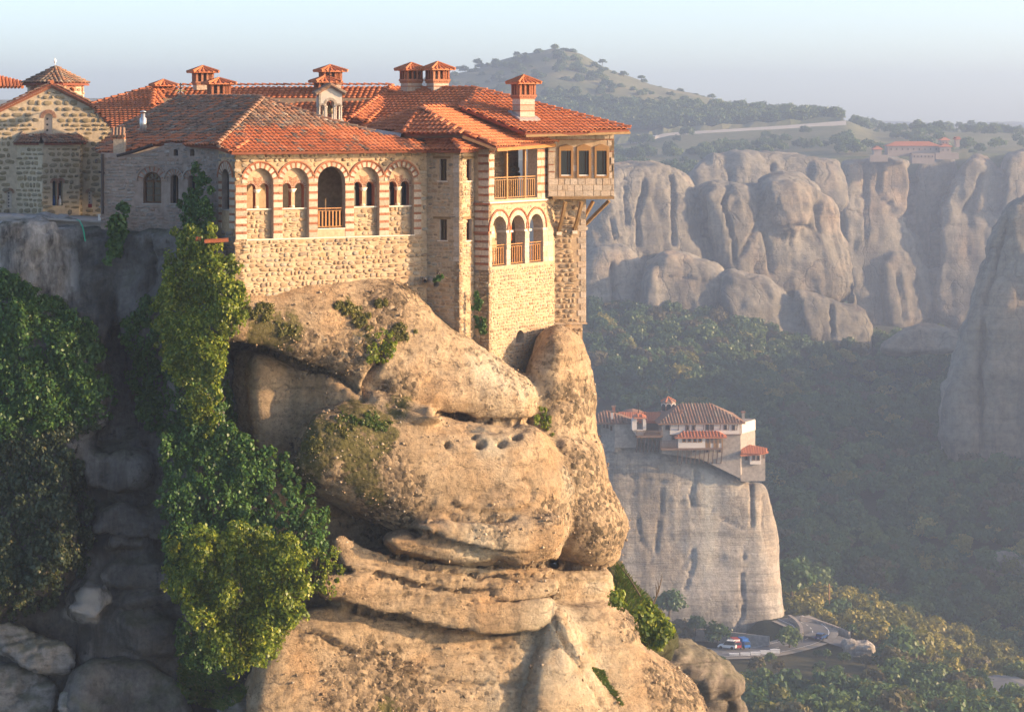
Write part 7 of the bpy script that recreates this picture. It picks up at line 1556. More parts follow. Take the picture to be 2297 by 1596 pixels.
# a shelf of gravel the road stands on
sh = strip('road_shelf', C, -6, 6, 0.35, M['roadside']); sh['kind'] = 'structure'
for nm, off in (('edge_line', -3.8), ('edge_line', 3.8)): strip(nm, C, off - .09, off + .09, 0.512, M['white_paint'], road)
strip('centre_line', C, -.08, .08, 0.512, M['white_paint'], road, 2)
r2 = strip('road_branch', C2, -3.6, 3.6, 0.492, M['asphalt']); r2['kind'] = 'structure'
# the road at the lower right corner
r3 = strip('lower_road', C3, -4, 4, 1.4, M['asphalt']); r3['kind'] = 'structure'; s3 = strip('road_shelf', C3, -7, 7, 1.2, M['roadside']); s3['kind'] = 'structure'
CW = spline([rp(1770, 1390, -119.4), rp(1788, 1404, -120.2), rp(1797, 1420, -121), rp(1796, 1436, -121.6)], 6); low_wall('road_wall', CW, 0, .8, 1.3, M['far_stone'], 'curved stone wall inside the road bend at the foot of the pillar')
CW = spline([rp(1795, 1392, -119.6), rp(1835, 1402, -120.6), rp(1870, 1414, -121.3), rp(1905, 1428, -122)], 6); low_wall('road_wall', CW, 0, .7, 1.3, M['far_stone'], 'low stone wall along the outer side of the road bend')
for k, (u, v) in enumerate(((1646, 1478), (1671, 1477), (1694, 1475), (1716, 1472), (1738, 1469))):
    mb = MB(); p = rp(u, v, -122.4); mb.box(p + Vector((0, 0, .9)), (1.05, 0, 0), (0, .35, 0), (0, 0, .45)); mb.box(p + Vector((0, 0, 1.38)), (1.12, 0, 0), (0, .42, 0), (0, 0, .05)); tag(mb.build('guard_block', M['white_paint']), ('leftmost', 'second from left', 'middle', 'second from right', 'rightmost')[k] + ' of the five white guard blocks along the near road edge', 'guard block', 'guard blocks along the road')
low_wall('retaining_wall', spline([rp(1560, 1428, -121.2), rp(1600, 1431, -121.2), rp(1660, 1438, -121.4), rp(1725, 1446, -121.7)], 6), 0, .6, 2.0, M['far_stone'], 'long retaining wall at the foot of the rock pillar', -.8)
def wheel(mb, c, ax, r=.34, w=.22): ax = Vector(ax).normalized(); mb.tube([Vector(c) - ax * w / 2, Vector(c) + ax * w / 2], r, 12)
def car(p, yaw, paint, lab, cat='car', name='car', tall=0.0, L=4.2, W=1.75):
    t = thing(name, p, lab, cat); f = Vector((math.cos(R(yaw)), math.sin(R(yaw)), 0)); s = Vector((-f.y, f.x, 0)); P = lambda x, y, z: Vector(p) + f * x + s * y + Vector((0, 0, z))
    h = L / 2; w = W / 2
    lo = [(-h, .35), (-h, .85), (-h + .15, .95), (h - 1.2, .95), (h - .15, .78), (h, .6), (h, .35)]
    mb = MB(); mb.prism([P(x, -w, z) for x, z in lo], s * W); b = mb.build('body', M[paint], t)
    cb = [(-h + .1, .95), (-h + .45, 1.42 + tall), (h - 2.0, 1.45 + tall), (h - 1.25, .95)]
    mb = MB(); mb.prism([P(x, -w + .12, z) for x, z in cb], s * (W - .24)); mb.build('cabin', M['glass'], t)
    mb = MB(); mb.prism([P(x, -w + .10, z) for x, z in ((-h + .42, 1.40 + tall), (-h + .48, 1.48 + tall), (h - 2.05, 1.50 + tall), (h - 1.98, 1.42 + tall))], s * (W - .20)); mb.build('roof', M[paint], t)
    for x in (-h + .8, h - .8):
        for y in (-w, w): mb = MB(); wheel(mb, P(x, y, .34), s); mb.build('wheel', M['rubber'], t)
    for y in (-w + .25, w - .25): mb = MB(); mb.box(P(-h - .01, y, .78), f * .03, s * .15, (0, 0, .08)); mb.build('tail_light', M['red_paint'], t)
    mb = MB(); mb.box(P(-h - .015, 0, .62), f * .02, s * .26, (0, 0, .06)); mb.build('number_plate', M['white_paint'], t)
    return t
pcar = rp(1842, 1437, -122.0); car(pcar + Vector((0, 0, .52)), 62, 'blue_paint', 'blue car driving round the bend below the rock pillar')
pv_ = rp(1631, 1458, -121.6); car(pv_ + Vector((0, 0, .5)), 160, 'white_paint', 'white van parked left of the trucks under the pillar', 'van', 'van', .45)
def truck(p, yaw, cab, box, lab):
    t = thing('truck', p, lab, 'truck'); k_ = 0.72; f = Vector((math.cos(R(yaw)), math.sin(R(yaw)), 0)) * k_; s = Vector((-f.y, f.x, 0)); P = lambda x, y, z: Vector(p) + f * x + s * y + Vector((0, 0, z * k_))
    mb = MB(); mb.box(P(-.9, 0, 1.75), f * 1.8, s * 1.05, (0, 0, 1.15 * k_)); mb.build('cargo_box', M[box], t); mb = MB(); mb.box(P(-.9, 0, 2.95), f * 1.85, s * 1.1, (0, 0, .05 * k_)); mb.build('box_roof', M[cab], t)
    mb = MB(); mb.prism([P(x, -1.0, z) for x, z in ((1.0, .5), (2.4, .5), (2.4, 1.3), (2.1, 2.3), (1.0, 2.3))], s * 2.0); mb.build('cab', M[cab], t); mb = MB(); mb.prism([P(x, -.9, z) for x, z in ((2.43, 1.35), (2.45, 1.4), (2.18, 2.2), (2.12, 2.2))], s * 1.8); mb.build('windscreen', M['glass'], t)
    for x in (-1.8, 1.7):
        for y in (-.95, .95): mb = MB(); wheel(mb, P(x, y, .45), s, .33, .22); mb.build('wheel', M['rubber'], t)
truck(rp(1650, 1457, -121.8) + Vector((0, 0, .5)), -75, 'red_paint', 'white_paint', 'white box truck with red roof parked under the pillar'); truck(rp(1669, 1456, -121.8) + Vector((0, 0, .5)), -70, 'blue_tarp', 'blue_tarp', 'bright blue truck parked at the foot of the pillar')
# utility pole
pp = pt(1859, 1418, 640); t = thing('utility_pole', pp, 'tall brown wooden pole standing among the yellow trees by the road', 'pole'); mb = MB(); mb.tube([pp, pp + Vector((0, 0, 12.2))], [.28, .2], 8); mb.build('pole', M['brown_paint'], t); mb = MB(); mb.bar(pp + Vector((-1.0, 0, 11.5)), pp + Vector((1.0, 0, 11.5)), .16); mb.build('crossarm', M['brown_paint'], t)
# rocks by the road
def roadside_rock(name, poly, d, lab, seed, h=.5):
    P = np.array(poly); V, Q = rock_solid([lob(poly, d, 4, 1.6, .1, .35)], tuple(np.array(pt(P[:, 0].min(), P[:, 1].max(), d)) - 8), tuple(np.array(pt(P[:, 0].max(), P[:, 1].min(), d)) + 8), h, .5); N = normals_of(V, Q)
    me = np_mesh(name, V + N * (.7 * fbm(V * .3, 4, seed) + .25 * fbm(V * 1.1, 3, seed + 4))[:, None], Q, M['cliff_near'], True); o = bpy.data.objects.new(name, me); COL.objects.link(o); tag(o, lab, 'rock')
roadside_rock('roadside_rock', [ZF(*p) for p in ((610, 1130), (660, 1090), (760, 1115), (810, 1095), (850, 1200), (790, 1270), (700, 1300), (640, 1220))], 588, 'large pale angular rock beside the road bend', 201)
roadside_rock('roadside_rock', [ZF(*p) for p in ((590, 1310), (640, 1280), (745, 1345), (700, 1370), (600, 1360))], 570, 'small flat pale rock below the road bend', 211)
# hill road with its pale parapet and cut bank
def hp(u, v, y): return pt(u, v, y)
HC = spline([hp(1360, 326, 1690), hp(1432, 322, 1700), hp(1462, 313, 1706), hp(1500, 305, 1707), hp(1600, 298.5, 1707), hp(1750, 289, 1707), hp(1895, 277.5, 1707)], 6)
o = strip('hill_road', HC, -5, 5, 0.6, M['roadside']); o['kind'] = 'structure'
low_wall('road_parapet', [p for p in HC[8:]], 5.2, 1.0, 2.0, M['far_white'], 'pale parapet along the road across the hillside', -4)
for k, u in enumerate((1447, 1470)): car(hp(u, 314 - k * 4, 1704) + Vector((0, 0, .8)), 200, 'white_paint' if k else 'blue_paint', 'pale car on the hillside road' if k else 'dark car on the hillside road at the bend')
# cut bank above the hill road
V = []; Fc = []
for i, p in enumerate(HC):
    V += [p + Vector((0, 7, -.5)), p + Vector((0, 12 + 2 * math.sin(i), 5.0 + 1.0 * math.sin(i * 2.3)))]
for i in range(len(HC) - 1): Fc.append((2 * i, 2 * i + 2, 2 * i + 3, 2 * i + 1))
mb = MB(); mb.add(V, Fc); o = mb.build('cut_bank', M['dry_grass']); o['kind'] = 'structure'
# ------------------------------------------------------------------ plants
def leaf_quads(C, Nrm, size, rs, droop=0.25, aspect=0.75):
    """one leaf (a folded quad) at each point, roughly facing its normal"""
    n = len(C); Nn = Nrm + rs.normal(0, 0.55, (n, 3)); Nn /= np.linalg.norm(Nn, axis=1, keepdims=True) + 1e-9
    up = np.tile(np.array([0, 0, 1.0]), (n, 1)) + rs.normal(0, 0.5, (n, 3)); X = np.cross(up, Nn); X /= np.linalg.norm(X, axis=1, keepdims=True) + 1e-9; Y = np.cross(Nn, X)
    s = size * rs.uniform(0.65, 1.35, (n, 1)) / 2
    a = C - Y * s; b = C + X * s * aspect + Nn * s * 0.15; c = C + Y * s * 1.1; d = C - X * s * aspect + Nn * s * 0.15
    V = np.stack([a, b, c, d], 1).reshape(-1, 3); Fq = np.arange(4 * n).reshape(-1, 4); return V, Fq
def leaf_cloud(centres, radii, per, size, rs, squash=(1, 1, 1), shell=0.55):
    """leaves over many small clumps"""
    cs = np.repeat(np.array(centres), per, 0); rr = np.repeat(np.array(radii), per)[:, None]
    d = rs.normal(0, 1, cs.shape); d /= np.linalg.norm(d, axis=1, keepdims=True); q = rs.uniform(shell, 1.0, (len(cs), 1)) * (1 + 0.15 * rs.normal(0, 1, (len(cs), 1)))
    P = cs + d * q * rr * np.array(squash)[None, :]; return leaf_quads(P, d + np.array([0, 0, 0.35])[None, :], size, rs)
def in_poly(P, n, rs):
    P = np.array(P, float); out = np.zeros((0, 2)); lo, hi = P.min(0), P.max(0)
    while len(out) < n:
        q = rs.uniform(lo, hi, (n * 3, 2)); m = poly_sd(P, q[:, 0], q[:, 1]); out = np.concatenate([out, q[m < -2]])
    return out[:n]
def mass(name, poly, label, cat, mat, nclump, per, size, rad, seed, depth=None, lift=0.25, names=None, stems=6, group=None, spread=0.5):
    """ivy or a bush that clings to the rock: clumps set on the surface behind it"""
    if name == 'ivy': spread *= .6; rad *= .88; per = int(per * 1.1); nclump = int(nclump * 1.15)
    rs = np.random.default_rng(seed); P_ = np.array(poly, float); c0 = P_.mean(0); pts_ = in_poly(c0 + (P_ - c0) * 1.06, int(nclump * 1.25), rs); cs = []; rd = []
    e_ = poly_sd(P_, pts_[:, 0], pts_[:, 1]); lump = fbm(np.stack([pts_[:, 0] * .022, pts_[:, 1] * .018, pts_[:, 0] * 0 + seed], 1), 3, seed + 500); thin = fbm(np.stack([pts_[:, 0] * .05, pts_[:, 1] * .05, pts_[:, 0] * 0 + seed], 1), 2, seed + 900)
    for (u, v), ee, lm, th in zip(pts_, e_, lump, thin):
        if th < np.interp(ee, [-45, -20, 0, 12], [-1.2, -.6, -.05, .35]): continue
        if depth is None:
            p, n_ = hit(u, v, names)
            if p is None: d = 121.0
            else: d = p.y
            if d > 126: d = 121.5
        else: d = depth(u, v) if callable(depth) else depth
        c = pt(u, v, d - lift - rs.uniform(0, spread) * .6 - 0.8 * spread * lm); cs.append(tuple(c)); rd.append(rad * (0.35 + 1.1 * rs.random() ** 2) * np.interp(ee, [-25, 5], [1, .6]))
    base = Vector(cs[int(np.argmin([c[2] for c in cs]))]); t = thing(name, base, label, cat, group)
    V, Fq = leaf_cloud(cs, rd, int(per * 1.35), size * 0.98, rs, (1, .8, 1.05)); me = np_mesh('foliage', V, Fq, M[mat], False, {'rnd': ('FACE', rs.random(len(Fq)))}); link(bpy.data.objects.new('foliage', me), t)
    order = sorted(range(len(cs)), key=lambda i: cs[i][2])
    for k in range((stems + 1) // 2):
        i = rs.integers(len(cs)); j = rs.integers(len(cs)); a, b = Vector(cs[i]), Vector(cs[j])
        a = a + Vector((0, .3, 0)); b = b + Vector((0, .1, 0))
        if (a - b).length > 2.5: b = a + (b - a).normalized() * 2.5
        m_ = (a + b) / 2 + Vector((rs.normal(0, .3), .25, rs.normal(0, .4))); mb = MB(); mb.tube([a, a.lerp(m_, .5) + Vector((rs.normal(0, .12), 0, .1)), m_, b], [.035, .03, .022, .012], 5); mb.build('stem', M['bark'], t)
    return t
gn = ('gorge_rock', 'dark_boulder', 'pale_boulders')
mass('ivy', [(-30, 612), (40, 625), (110, 665), (160, 700), (215, 735), (245, 830), (262, 930), (200, 940), (120, 960), (-30, 1000)], 'broad dark ivy curtain at the left edge below the pale wall', 'ivy', 'ivy', 620, 42, 0.17, 0.42, 1, lift=0.1, names=gn, spread=0.9)
mass('ivy', [(-30, 960), (110, 960), (200, 935), (235, 950), (170, 990), (100, 1060), (40, 1130), (-30, 1150)], 'grey green creeper below the dark ivy curtain at the left edge', 'ivy', 'ivy_dull', 200, 42, 0.16, 0.40, 2, lift=0.1, names=gn, spread=0.7)
mass('bush', [(-30, 1120), (40, 1120), (90, 1060), (150, 1010), (190, 1020), (205, 1120), (200, 1250), (160, 1320), (90, 1360), (-30, 1385)], 'dull leafy scrub over the lower left boulders', 'bush', 'ivy_dull', 380, 42, 0.18, 0.42, 3, lift=0.15, names=gn, spread=0.8)
mass('ivy', [(275, 705), (345, 660), (352, 800), (380, 900), (392, 985), (330, 960), (300, 900), (270, 800)], 'narrow dark ivy strip between the cleft and the bright ivy column', 'ivy', 'ivy', 170, 42, 0.16, 0.36, 4, lift=0.1, names=gn)
mass('ivy', [(432, 358), (448, 356), (462, 385), (474, 420), (480, 470), (482, 530), (470, 560), (400, 560), (396, 500), (402, 450), (414, 415)], 'green ivy climbing the grey apse wall', 'ivy', 'ivy', 190, 44, 0.13, 0.26, 5, depth=lambda u, v: 120.6 + (490 - u) * .016, lift=0.2, spread=.3, stems=3)
mass('ivy', [(392, 520), (482, 515), (500, 575), (528, 590), (545, 640), (552, 668), (530, 700), (505, 740), (500, 800), (500, 850), (430, 860), (385, 850), (352, 760), (345, 690), (372, 610)], 'bright ivy column hanging beside the sunlit corner of the refectory', 'ivy', 'bush', 470, 46, 0.15, 0.38, 6, depth=lambda u, v: 119.3 - (v - 540) * .006 + max(0, 470 - u) * .008, lift=0.1, spread=.8)
mass('branch', [(500, 700), (545, 690), (560, 720), (530, 745), (515, 780), (495, 800), (480, 760)], 'loose sunlit sprays reaching over the rock edge under the corner', 'bush', 'bush', 46, 26, 0.13, 0.20, 7, depth=118.0, lift=0.1, spread=.5, stems=9)
mass('ivy', [(360, 750), (470, 780), (520, 810), (528, 900), (525, 980), (540, 1040), (400, 1050), (380, 930)], 'shaded ivy under the bright column', 'ivy', 'ivy', 230, 44, 0.15, 0.34, 8, names=gn, lift=0.1, spread=.6)
mass('bush', [(405, 865), (440, 850), (490, 860), (500, 885), (488, 930), (480, 965), (455, 985), (425, 960), (400, 920)], 'small sunlit bush halfway down the ivy', 'bush', 'bush', 90, 44, 0.15, 0.32, 9, depth=117.4, lift=0.1, spread=.8)
mass('ivy', [(375, 980), (430, 960), (520, 960), (600, 1000), (650, 1030), (690, 1090), (735, 1160), (748, 1210), (720, 1250), (660, 1270), (520, 1260), (380, 1270), (360, 1130), (368, 1060)], 'dense green ivy below the shaded rock face', 'ivy', 'ivy', 560, 44, 0.16, 0.40, 10, depth=lambda u, v: 117.6 - (v - 1000) * .005 + max(0, u - 600) * .006, lift=0.1, spread=.9)
mass('bush', [(372, 1220), (420, 1190), (520, 1185), (600, 1195), (660, 1215), (682, 1265), (690, 1330), (670, 1385), (630, 1420), (610, 1465), (575, 1500), (530, 1515), (490, 1490), (440, 1420), (400, 1350), (372, 1300)], 'large sunlit yellow green bush in front of the layered rock', 'bush', 'bush', 620, 46, 0.16, 0.42, 11, depth=lambda u, v: 114.6 + max(0, 430 - u) * .02, lift=0.1, spread=1.6, stems=14)
mass('bush', [(690, 1215), (745, 1225), (772, 1270), (740, 1340), (700, 1320), (685, 1270)], 'thin sunlit twigs with sparse leaves right of the large bush', 'bush', 'bush', 46, 24, 0.13, 0.26, 12, depth=115.4, lift=.1, stems=10)
mass('ivy', [(395, 1380), (460, 1420), (500, 1480), (470, 1510), (400, 1480)], 'dark foliage under the large sunlit bush', 'ivy', 'ivy', 70, 44, 0.15, 0.36, 13, depth=116.6)
mass('fig_bush', [(252, 470), (275, 458), (290, 480), (282, 500), (275, 540), (262, 590), (240, 585), (245, 530)], 'fig bush with broad leaves hanging over the terrace end', 'bush', 'ivy', 70, 26, 0.24, 0.30, 14, depth=122.6, lift=.1, stems=6)
mass('creeper', [Z5(690, 900), Z5(720, 900), Z5(745, 1010), Z5(775, 1050), Z5(800, 1290), Z5(770, 1310), Z5(700, 1250), Z5(680, 1080)], 'ivy climbing the shaded recess beside the loggia wall', 'ivy', 'ivy', 60, 34, 0.10, 0.14, 15, depth=lambda u, v: 125.2, lift=.05, spread=.12, stems=2)
mass('bush', [Z6(1240, 640), Z6(1380, 540), Z6(1500, 640), Z6(1530, 790), Z6(1380, 830), Z6(1250, 880), Z6(1200, 900)], 'sparse young fig shrub in the cleft of the sunlit rock', 'bush', 'bush', 42, 22, 0.13, 0.22, 16, lift=.35, stems=10, names=('monastery_rock',))
mass('bush', [Z7(1090, 330), Z7(1150, 320), Z7(1200, 420), Z7(1230, 520), Z7(1220, 600), Z7(1130, 500), Z7(1050, 480)], 'small green shrub in the gap between the two rock bulges', 'bush', 'bush', 40, 24, 0.11, 0.18, 17, lift=.2, stems=3, names=('monastery_rock',))
tufts = [((590, 700), 34, 22, 'wide olive tuft below the left end of the arcade'), ((640, 735), 30, 20, 'olive tuft above the dark overhang'), ((780, 690), 32, 18, 'olive tuft on the slope under the arcade'), ((815, 722), 28, 24, 'round olive tuft in the middle of the slope'), ((900, 745), 34, 20, 'green tuft beside the cleft under the tower'), ((550, 690), 20, 14, 'small tuft beside the ivy edge'), ((800, 935), 50, 20, 'grass and yellow flowers on top of the mossy bulge'), ((760, 960), 34, 22, 'olive tuft on the left of the mossy bulge'), ((850, 950), 32, 18, 'sunlit grass on the right of the mossy bulge'), ((855, 680), 14, 10, 'tiny tuft high on the slope'), ((700, 1000), 24, 18, 'dark tuft on the shaded side of the mossy bulge')]
for k, ((u, v), a, b, lab) in enumerate(tufts):
    mass('grass_tuft', [(u + a * math.cos(q), v + b * math.sin(q)) for q in np.linspace(0, 6.2, 12)[:-1]], lab, 'tuft', 'dry_tuft' if k not in (6, 8) else 'grass', 60, 34, 0.09, 0.16, 100 + k, lift=.02, spread=.15, stems=0, names=('monastery_rock',))
def grass_patch(name, poly, label, n, h, mat, seed, names=None):
    rs = np.random.default_rng(seed); P = in_poly(poly, n, rs); V = []; 
    for u, v in P:
        p, n_ = hit(u, v, names)
        if p is None: continue
        a = np.array(p); d = np.array([rs.normal(0, .35), rs.normal(-.15, .3), 1.0]); d /= np.linalg.norm(d); hh = h * rs.uniform(.5, 1.4); s = np.array([1, 0, 0]) * .025
        V += [a - s, a + s, a + d * hh * .6 + s * .5, a + d * hh + np.array([rs.normal(0, .1), 0, -.05])]
    me = np_mesh(name, np.array(V), np.arange(len(V)).reshape(-1, 4), M[mat], False, {'rnd': ('FACE', rs.random(len(V) // 4))}); o = bpy.data.objects.new(name, me); COL.objects.link(o); tag(o, label, 'grass', None, 'stuff')
grass_patch('grass', [(400, 1475), (470, 1500), (520, 1520), (560, 1545), (540, 1575), (500, 1596), (420, 1580), (395, 1530)], 'bright short grass in the gully under the bush', 3800, .22, 'grass', 31, gn + ('monastery_rock',))
grass_patch('grass', [ZL(80, 1235), ZL(180, 1260), ZL(240, 1380), ZL(350, 1530), ZL(340, 1570), ZL(230, 1440), ZL(110, 1300)], 'strip of green moss and grass in the groove at the bottom', 1500, .12, 'grass', 32, ('monastery_rock',))
grass_patch('grass', [ZL(*p) for p in ((290, 420), (480, 670), (700, 910), (770, 1010), (640, 1060), (540, 1060), (470, 950), (340, 800), (270, 700))], 'green grass on the bank behind the sunlit rock', 5200, .45, 'grass', 33, ('grassy_bank',))
mass('bush', [ZL(*p) for p in ((450, 780), (560, 740), (640, 850), (740, 960), (700, 1050), (600, 1060), (500, 960))], 'dark green bush on the grassy bank behind the sunlit rock', 'bush', 'bush', 90, 36, .22, .45, 34, lift=.3, names=('grassy_bank',))
mass('bush', [ZL(*p) for p in ((270, 580), (330, 640), (340, 760), (300, 780), (250, 700))], 'yellow green shrub hugging the edge of the sunlit rock', 'bush', 'bush', 36, 34, .18, .35, 35, lift=.3, names=('grassy_bank',))
for k, (u, v, h_) in enumerate(((ZL(480, 670)[0], ZL(480, 670)[1], 1), (ZL(585, 735)[0], ZL(585, 735)[1], 2))):
    p = pt(u, v, 139); t = thing('bare_sapling', p, ('thin leaning pole on the grassy bank', 'bare leafless sapling on the grassy bank')[k], 'sapling'); mb = MB(); q = pt(*ZL(*((290, 395), (650, 540))[k]), 139.5); mb.tube([p, p.lerp(q, .5) + Vector((.05, 0, .05)), q], [.05, .04, .015], 5); mb.build('trunk', M['bark'], t)
    if k:
        for j in range(7): a = p.lerp(q, .35 + j * .09); mb = MB(); mb.tube([a, a + Vector((rng.normal(0, .35), rng.normal(0, .2), .5))], [.02, .006], 4); mb.build('twig', M['bark'], t)
# plant growing out of the drain pipe
mass('pipe_plant', [Z5(345, 850), Z5(380, 800), Z5(430, 800), Z5(490, 830), Z5(440, 850)], 'dark little plant growing out of the drain pipes', 'plant', 'ivy', 14, 26, .13, .12, 41, depth=123.9, lift=.0, spread=.3, stems=5)

# ------------------------------------------------------------------ trees
def tree_proto(seed, mat, R0=3.0, H=5.2, ncl=30, per=34, size=.80):
    rs = np.random.default_rng(seed); cs = []; rd = []
    for _ in range(ncl):
        d = rs.normal(0, 1, 3); d /= np.linalg.norm(d); d[2] = abs(d[2]) * .9 - .15; q = rs.uniform(.45, .95)
        cs.append((d[0] * R0 * q, d[1] * R0 * q, H * .45 + d[2] * H * .5 * q)); rd.append(R0 * rs.uniform(.26, .42))
    V, Fq = leaf_cloud(cs, rd, per, size, rs, (1, 1, .85), .6); me = np_mesh('crown', V, Fq, M[mat], False, {'rnd': ('FACE', rs.random(len(Fq)))})
    mb = MB(); mb.tube([(0, 0, -.8), (.1, 0, H * .25), (.0, .1, H * .6)], [.26, .2, .08], 6)
    for _ in range(4): a = cs[rs.integers(ncl)]; mb.tube([(.05, 0, H * .25), (a[0] * .6, a[1] * .6, a[2] * .8)], [.12, .04], 5)
    tm = bpy.data.meshes.new('trunk'); tm.from_pydata(mb.v, [], mb.f); tm.materials.append(M['bark']); tm.update(); return me, tm
PT = {}
for k, m in (('a', 'tree_a'), ('b', 'tree_b'), ('c', 'tree_c'), ('d', 'tree_d')):
    PT[k] = [tree_proto(300 + ord(k) * 7 + i, m, *((3.7, 6.0) if i % 2 else (3.2, 7.2))) for i in range(3)]
rs = np.random.default_rng(99); spots = []
def road_clear(x, y):
    for Cl, w in ((C, 9.0), (C2, 7.0), (C3, 9.0)):
        P = np.array([(p.x, p.y) for p in Cl])
        if np.min(np.hypot(P[:, 0] - x, P[:, 1] - y)) < w: return False
    return True
y = 400.0
while y < 1110:
    step = 5.8 + (y - 400) * .0026; x0, x1 = (1250 - CX) / F * y, (2400 - CX) / F * y
    for x in np.arange(x0, x1, step):
        xx, yy = x + rs.normal(0, step * .3), y + rs.normal(0, step * .3); u = CX + F * xx / yy
        if 595 < yy < 640 and 1330 < u < 1768: continue
        if rs.random() < .05 or not road_clear(xx, yy): continue
        if 1560 < u < 1990 and 528 < yy < 602 and rs.random() < .55: continue
        spots.append((xx, yy))
    y += step * .9
spots = np.array(spots); zg = ground(spots[:, 0], spots[:, 1]); items = []
for (x, y_), z_ in zip(spots, zg):
    u = CX + F * x / y_; v = V0 - F * (z_ - CAMZ) / y_
    if y_ > 1040 and v < 690: continue
    nz = float(vnoise(np.array([[x * .03, y_ * .03, 0]]), 4)[0]); crest = abs((v - 1400) - (u - 1900) * .36) < 70 and 1740 < u and 560 < y_ < 700
    r = rs.random() + nz * .25
    kind = 'c' if (crest and r < .62) or r < .06 else ('a' if r < .48 else ('b' if r < .86 else 'd'))  # lit crest imitated by choosing the yellow-coloured trees there
    items.append((y_, x, z_, kind, rs.uniform(.75, 1.35) * (1.0 if y_ < 800 else 1.12) * (rs.uniform(.3, .5) if 1540 < u < 1995 and 522 < y_ < 604 else 1.0), rs.uniform(0, 6.28), int(rs.integers(3))))
items.sort()
TL = {'a': 'dark green oak in the valley wood', 'b': 'mid green oak in the valley wood', 'c': 'sun-tinted yellow tree in the valley wood', 'd': 'brownish autumn tree in the valley wood'}
def place_tree(name, x, y_, z_, kind, s, rot, i, lab, grp, sz=1.0):
    t = bpy.data.objects.new(name, None); COL.objects.link(t); t.location = (x, y_, z_); t.scale = (s, s, s * sz); t.rotation_euler = (0, 0, rot); tag(t, lab, 'tree', grp)
    cm, tm = PT[kind][i]
    for nm, me in (('crown', cm), ('trunk', tm)): o = bpy.data.objects.new(nm, me); COL.objects.link(o); o.parent = t
def seen(x, y_, z_, s):
    u = CX + F * x / y_; v = V0 - F * (z_ + 4 * s - CAMZ) / y_
    if not (1310 < u < 2330 and v < 1640): return False
    lim = np.interp(v, [700, 1270, 1340, 1440, 1520, 1600], [1330, 1400, 1400, 1520, 1640, 1680]); return u > lim - 10
vis = [it for it in items if seen(it[1], it[0], it[2], it[4])]; ind = vis[:300]; left = vis[300:]
for it in ind: place_tree('oak_tree', it[1], it[0], it[2], it[3], it[4], it[5], it[6], TL[it[3]], {'a': 'dark oaks of the valley wood', 'b': 'green oaks of the valley wood', 'c': 'yellow trees of the valley wood', 'd': 'brown trees of the valley wood'}[it[3]])
# roadside trees that stand apart
for u, v, d, k, s, lab in ((1770, 1462, 590, 'b', .95, 'slim tree standing alone in front of the road at the pillar foot'), (1610, 1450, 590, 'a', .95, 'dark bush tree left of the parked trucks'), (1500, 1385, 600, 'a', 1.1, 'dark rounded tree at the left foot of the pillar'), (1775, 1340, 650, 'b', 1.7, 'tall pale green tree right beside the pillar'), (1790, 1385, 655, 'c', 1.5, 'broad yellow tree at the right foot of the pillar'), (1825, 1380, 660, 'c', 1.4, 'yellow tree left of the utility pole'), (1880, 1412, 640, 'a', 1.3, 'dark spreading tree right of the utility pole'), (1560, 1420, 590, 'a', .7, 'low dark bush under the pillar foot'), (1812, 1410, 632, 'a', .45, 'small dark shrub beside the road wall')):
    i = int(rs.integers(3)); place_tree('roadside_tree', *pt(u, v, d), k, s, rs.uniform(0, 6), i, lab, 'trees beside the valley road')
# bushes on the hill
hill = []; tries = 0
HB = [(1030, 150), (1066, 140), (1080, 145), (1155, 122), (1180, 120), (1205, 118), (1250, 108), (1265, 112), (1280, 118), (1350, 138), (1340, 148), (1320, 140), (1300, 150), (1225, 135), (1190, 150), (1160, 160), (1120, 165), (1090, 180), (1060, 190), (1030, 200), (1140, 200), (1180, 190), (1210, 175), (1250, 160), (1270, 180), (1230, 200), (1290, 200), (1320, 180), (1360, 190), (1400, 168), (1440, 175), (1390, 195), (1340, 215), (1420, 200), (1370, 220), (1450, 205), (1480, 200), (1500, 215), (1530, 205), (1560, 218), (1590, 216), (1620, 226), (1650, 232), (1700, 238), (1730, 245), (1480, 225), (1520, 232), (1440, 225), (1400, 230), (1570, 235), (1610, 240), (1300, 225), (1260, 220), (1200, 215), (1330, 240), (1150, 215), (1110, 205), (1075, 165), (1640, 245), (1750, 252), (1780, 254)]
def on_hill(u, v):
    for y_ in np.arange(1726, 2005, 4.0):
        z_ = float(ground_v(np.array([u]), np.array([y_]))[0]); vv = V0 - F * z_ / y_
        if vv <= v: return pt(u, vv, y_)
    return pt(u, v + 2, 2000)
for k, (u, v) in enumerate(HB):
    p = on_hill(u + rs.normal(0, 3), v + rs.normal(0, 2)); place_tree('hill_bush', p.x, p.y, p.z - 2.2, 'a' if rs.random() < .7 else 'b', rs.uniform(.55, 1.2), rs.uniform(0, 6), int(rs.integers(3)), 'dark bush dotted on the dry grass of the hill', 'bushes on the hill', .8)
